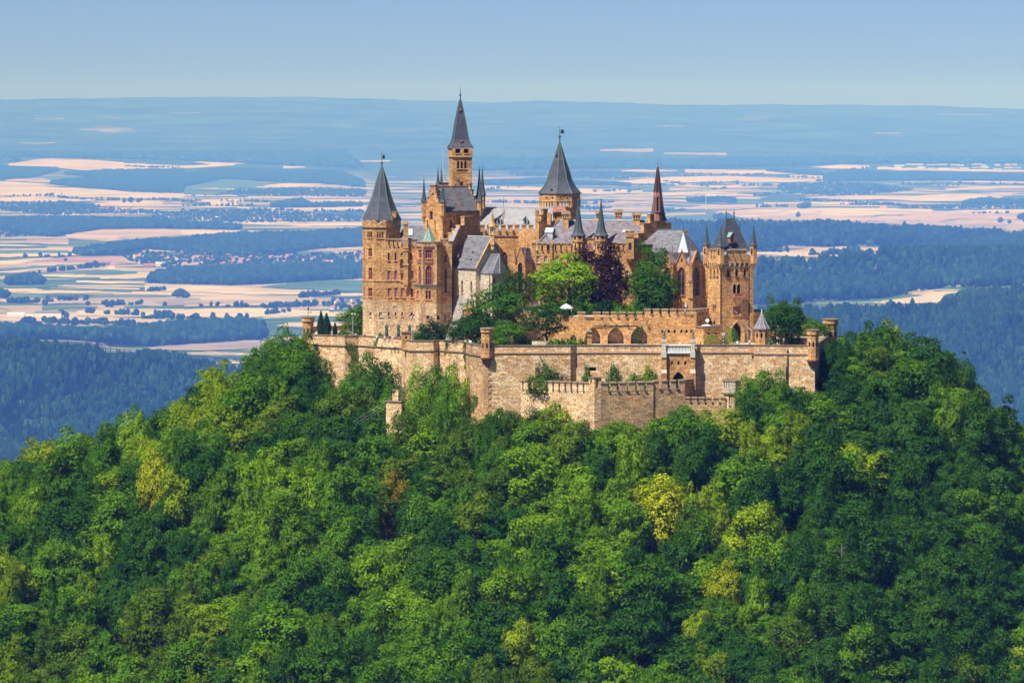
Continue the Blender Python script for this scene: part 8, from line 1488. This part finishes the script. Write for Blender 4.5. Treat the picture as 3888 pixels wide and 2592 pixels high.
def pslot(c):
    if c.z > 1.53: return 1 if (c.y > .0 or c.z > 1.68) else 0
    if c.z > .97: return 0 if (abs(c.x) > .215 and c.z < 1.12) or c.y < -.2 else 2
    if abs(c.x) > .2 and c.z > .7: return 0
    return 3
BODY = [skin_figure('person', *body(0, .12), [SKINM, HAIRM, CL['white'], CL['denim']], pslot), skin_figure('person', *body(1, .03), [SKINM, HAIRM, CL['white'], CL['denim']], pslot), skin_figure('person', *body(0, .02, True), [SKINM, HAIRM, CL['white'], CL['denim']], pslot)]
def person(label, px, py, Y, top, legs, pose=0, rz=0, z=None, s=1.0, group='visitors on the terraces'):
    p = P(px, py, Y); zz = TZ if z is None else z; o = link('person', BODY[pose], None, (p.x, Y, zz - (.5 if pose == 2 else 0)), rz); o.scale = (s,) * 3
    for k_, mt in ((2, CL[top]), (3, CL[legs])): o.material_slots[k_].link = 'OBJECT'; o.material_slots[k_].material = mt
    return tag(o, label, 'person', group)
PE = [('person in white shirt and jeans walking towards the gateway', 2846, 14, 'white', 'denim', 0, .4), ('person in white hat and pale dress beside the clipped dome', 2800, 10, 'white', 'tan', 0, -.5), ('person in crimson top and pink skirt before the dome shrub', 2697, 4, 'red', 'pink', 0, 1), ('person in black clothes beside the annex shrub', 2660, 5, 'black', 'black', 0, 1.5), ('person in white top behind the white balustrade', 2582, 3, 'white', 'grey', 0, 0), ('person in blue shirt in the visitor group by the pavilion', 2938, 14, 'blue', 'grey', 0, .3), ('person in white shirt and white trousers in the visitor group by the pavilion', 2932, 17, 'white', 'white', 0, -.8), ('person in white top and dark shorts beside the pavilion wall', 2923, 12, 'white', 'navy', 0, 2), ('person in navy top at the back of the visitor group by the pavilion', 2929, 24, 'navy', 'grey', 0, 1),
      ('person in black sitting on the parapet right of the pavilion', 2944, 1.5, 'black', 'tan', 2, 0), ('person in pale pink sitting on the parapet before the pavilion', 2876, .9, 'pink', 'grey', 2, .3), ('person in white sitting on the parapet at the pavilion corner', 2895, .9, 'white', 'tan', 2, -.3), ('person in dark clothes sitting under the terrace lime', 3038, 2.5, 'navy', 'denim', 2, 0), ('person in black standing in the lime tree shade', 3052, 3.5, 'black', 'red', 0, .8), ('person in dark red standing in the lime tree shade', 3057, 4.0, 'red', 'black', 0, -.4),
      ('person in black sitting before the right arch recess', 2474, 3, 'black', 'denim', 2, .4), ('dark haired person sitting beside the right arch recess', 2460, 3, 'navy', 'black', 2, -.3), ('person in tan sitting under the ivy arch', 2450, 3.5, 'tan', 'tan', 2, .9), ('person in pale clothes sitting low before the ivy arch', 2416, 5, 'pink', 'white', 2, 0),
      ('person in white shirt taking a photo below the left tower', 1430, 37, 'white', 'denim', 1, 2.8), ('person in black leaning on the wall of the left tower', 1387, 44, 'black', 'black', 1, -2), ('person in blue skirt at the left parapet', 1351, 46, 'white', 'blue', 1, .5), ('person in white and blue near the statue pedestals', 1461, 34, 'white', 'blue', 0, .3), ('person in red top beside the first pedestal', 1478, 33.5, 'red', 'black', 0, 1.2), ('person in black and pink bending beside the pedestals', 1484, 33, 'black', 'pink', 0, -.8), ('person in white behind the left parapet near the statues', 1490, 32, 'white', 'tan', 0, .2),
      ('person in yellow skirt at the fence left of the turret', 1768, 15, 'white', 'yellow', 0, .2), ('person in white blouse at the fence left of the turret', 1783, 14.5, 'white', 'grey', 0, -.7), ('person in white shirt and jeans beside the turret fence', 1788, 12.5, 'white', 'denim', 0, 2.2), ('person in pink and white next to the corner turret', 1815, 8, 'pink', 'white', 0, .9), ('second person in pale pink next to the corner turret', 1820, 9.5, 'pink', 'tan', 0, -.9)]
for lab, px, Y, tp, lg, pose, rz in PE: person(lab, px, 1300, Y, tp, lg, pose, rz)
for k_, (px, tp) in enumerate(((2014, 'white'), (2019, 'navy'), (2026, 'teal'), (2033, 'red'), (2041, 'blue'), (2047, 'white'))): person('visitor in %s top in the group on the upper terrace by the porch' % (tp if k_ < 5 else 'pale'), px, 1150, 56 - k_ * .3, tp, 'grey', 0, k_ * 1.1, UZ + .9, group='visitors on the upper terrace')
# statues
def robe(name, label, px, Y, z, h, mat, ped, rz, staff=False, grp=None):
    p = P(px, 1290, Y); s = h / 1.78; t = thing(name, label, 'statue', (p.x, Y, z), grp)
    o = link('figure', STAT[mat][0], t, (p.x, Y, z), rz); o.scale = (s,) * 3; o = link('cloak', STAT[mat][1], t, (p.x, Y, z), rz); o.scale = (s,) * 3
    if ped: m = M(); m.box((p.x, Y, z - ped / 2 - .02), (1.5, 1.4, ped)); m.box((p.x, Y, z - .12), (1.75, 1.65, .2)); m.box((p.x, Y, z - ped + .2), (1.8, 1.7, .5)); build(m, 'pedestal', MT['redstone'], t)
    if staff: m = M(); m.tube((p.x - .55, Y - .2, z), (p.x - .62, Y - .2, z + h * 1.25), .05); build(m, 'spear', MT[mat], t)
STAT = {}
for mt in ('bronze', 'statue'):
    fg = skin_figure('figure', *body(1, .08), [MT[mt]], lambda c: 0); m = M(); m.loft((0, .03), [(.27, 0.0), (.25, .3), (.20, .8), (.20, 1.1), (.27, 1.35), (.14, 1.52)], 9, .3); ck = mesh_from(m, 'cloak', MT[mt], smooth=True)
    for v in ck.vertices: v.co.y = v.co.y * .75 + .10; v.co.x *= 1 + .14 * math.sin(v.co.z * 9); 
    STAT[mt] = (fg, ck)
for lab, px, Y in (('green bronze statue with pale cloak, nearest the left tower', 1468, 42), ('green bronze statue with open cloak, middle one of the three', 1513, 41), ('dark bronze statue beside the floodlight mast', 1556, 40.5)): robe('bronze_statue', lab, px, Y, TZ + 1.25, 3.0, 'bronze', 1.3, .15 * (px % 3 - 1), grp='bronze statues below the palace wing')
robe('stone_statue', 'weathered stone knight statue on the left gate pedestal', 2523, -1.3, Z(1288, -1.5), 2.25, 'statue', 0, .3, True); robe('stone_statue', 'weathered stone knight statue on the right gate pedestal', 2631, -1.3, Z(1288, -1.5), 2.25, 'statue', 0, -.3, True)
# floodlight masts, sign, fence, cables, tent, bench box, drainpipes
for lab, px, Y, top in (('grey floodlight mast behind the left parapet', 1340, 45, 1189), ('grey floodlight mast beside the dark bronze statue', 1564, 33, 1201)):
    p = P(px, 1280, Y); zt_ = Z(top, Y); t = thing('floodlight_mast', lab, 'lamp post', (p.x, Y, TZ), 'floodlight masts'); m = M(); m.tube((p.x, Y, TZ), (p.x, Y, zt_), .10, .07, 8); build(m, 'pole', MT['steel'], t); m = M(); m.box((p.x, Y, zt_), (1.0, .12, .1)); build(m, 'cross_bar', MT['steel'], t)
    for dx, dz, mt in ((-.4, .25, 'iron'), (.4, .25, 'iron'), (.1, .55, 'iron'), (-.2, -.15, 'white'), (.5, -.15, 'white')): m = M(); m.box((p.x + dx, Y - .15, zt_ + dz), (.34, .3, .34)); build(m, 'floodlight', MT[mt], t)
p = P(2746, 1300, 3); zt_ = Z(1273, 3); t = thing('round_sign', 'round white sign with black crown on a black and white banded post', 'sign', (p.x, 3, TZ)); m = M(); hh = zt_ - TZ; nb = 9
for k_ in range(nb): m.tube((p.x, 3, TZ + hh * k_ / nb), (p.x, 3, TZ + hh * (k_ + 1) / nb), .085, n=8, mi=k_ % 2)
build(m, 'post', [MT['black'], MT['white']], t); m = M(); m.tube((p.x, 2.9, zt_ + .25), (p.x, 2.98, zt_ + .25), .38, n=20); d_ = build(m, 'disc', MT['white'], t); m = M(); z_ = zt_ + .25; m.poly([(p.x + a, 2.88, z_ + b) for a, b in ((-.2, -.12), (.2, -.12), (.26, .12), (.12, .02), (0, .18), (-.12, .02), (-.26, .12))]); build(m, 'crown_emblem', MT['black'], d_)
a, b = pt(1738, 16, 1300), pt(1768, 15.5, 1300); t = thing('railing', 'grey metal railing at the foot of the grey buttress', 'railing', (a.x, a.y, TZ)); m = M()
for k_ in range(3): m.tube((a.x, a.y, TZ + .4 + k_ * .5), (b.x, b.y, TZ + .4 + k_ * .5), .035, n=5)
build(m, 'rail', MT['steel'], t)
for k_ in range(4): q = a + (b - a) * k_ / 3; m = M(); m.tube((q.x, q.y, TZ), (q.x, q.y, TZ + 1.45), .045, n=5); build(m, 'post', MT['steel'], t)
for k_, (a, b) in enumerate((((1702, 1322), (1340, 1600)), ((1712, 1326), (1352, 1605)), ((1720, 1334), (1362, 1610)))):
    p0, p1 = P(*a, 19), P(*b, -30); m = M(); prev = None
    for j in range(15): u = j / 14; q = p0 + (p1 - p0) * u - Vector((0, 0, 1.2 * math.sin(math.pi * u))); 
    pts_ = [p0 + (p1 - p0) * (j / 14) - Vector((0, 0, 1.2 * math.sin(math.pi * j / 14))) for j in range(15)]
    for u, v in zip(pts_[:-1], pts_[1:]): m.tube(u, v, .03, n=4)
    tag(build(m, 'hoist_cable', MT['greystone']), 'thin grey hoist cable slung from the bastion down over the wood', 'cable', 'hoist cables')
p = P(2150, 1172, 33); m = M(); m.loft((p.x, 33), [(1.7, p.z), (1.65, p.z + .25), (.9, p.z + .75), (.1, p.z + 1.2)], 8); t = thing('parasol', 'white garden parasol under the bright green tree', 'parasol', (p.x, 33, UZ)); build(m, 'canopy', MT['white'], t); m = M(); m.tube((p.x, 33, UZ), (p.x, 33, p.z + 1.2), .06); build(m, 'pole', MT['steel'], t)
p = P(2167, 1287, 8); m = M(); m.box((p.x, 8, TZ + 1.2), (1.5, 1.0, .9)); t = thing('kiosk_box', 'small teal box behind the hedge on the front terrace', 'box', (p.x, 8, TZ)); build(m, 'body', CL['teal'], t); m = M(); m.box((p.x, 8, TZ + .35), (1.3, .9, .9)); build(m, 'base', MT['iron'], t); m = M(); m.box((p.x, 8, TZ + 1.7), (1.7, 1.2, .1)); build(m, 'lid', MT['copper_dark'], t)
for k_, (px, s) in enumerate(((2176, 1.0), (1943, .6))): p = P(px, 1300, 10 if k_ == 0 else 5); Y = p.y; m = M(); m.loft((p.x, Y), [(.5 * s, TZ), (.42 * s, TZ + 1.6), (.8 * s, TZ + 1.9), (.75 * s, TZ + 2.5), (.4 * s, TZ + 2.7), (.5 * s, TZ + 3.0)], 7); tag(build(m, 'stone_fountain', MT['statue' if k_ == 0 else 'pale']), 'weathered carved stone capital on the front terrace' if k_ == 0 else 'small pale stone post beside the corner turret', 'stone ornament')
for lab, px, y0, y1, Y in (('dark drainpipe running down the right bastion front', 2991, 1325, 1470, -1.75), ('second shorter drainpipe on the right bastion front', 2986, 1390, 1440, -1.75)):
    p0, p1 = P(px, y0, Y), P(px, y1, Y); p0.y = p1.y = Y; m = M(); m.tube(p0, p1, .11); [m.box(p0 + (p1 - p0) * u, (.3, .3, .12)) for u in (.05, .35, .65, .95)]; tag(build(m, 'drainpipe', MT['iron']), lab, 'pipe')
# ------------------------------------------------------------------ the air
m = M(); m.prism([(-42000, -2600), (42000, -2600), (42000, 122000), (-42000, 122000)], -1500, 560)
me = bpy.data.meshes.new('haze'); me.from_pydata(m.v, [], m.f); hzm = bpy.data.materials.new('hazy_air'); hzm.use_nodes = True
N, L = hzm.node_tree.nodes, hzm.node_tree.links
for n in list(N): N.remove(n)
o_ = N.new('ShaderNodeOutputMaterial'); v_ = N.new('ShaderNodeVolumePrincipled'); L.new(v_.outputs[0], o_.inputs['Volume'])
v_.inputs['Density'].default_value = HAZE_DENSITY; v_.inputs['Color'].default_value = (*HAZE_COLOR, 1); v_.inputs['Absorption Color'].default_value = (1, 1, 1, 1)
v_.inputs['Anisotropy'].default_value = -0.4
me.materials.append(hzm); tag(link('haze', me), kind='stuff')
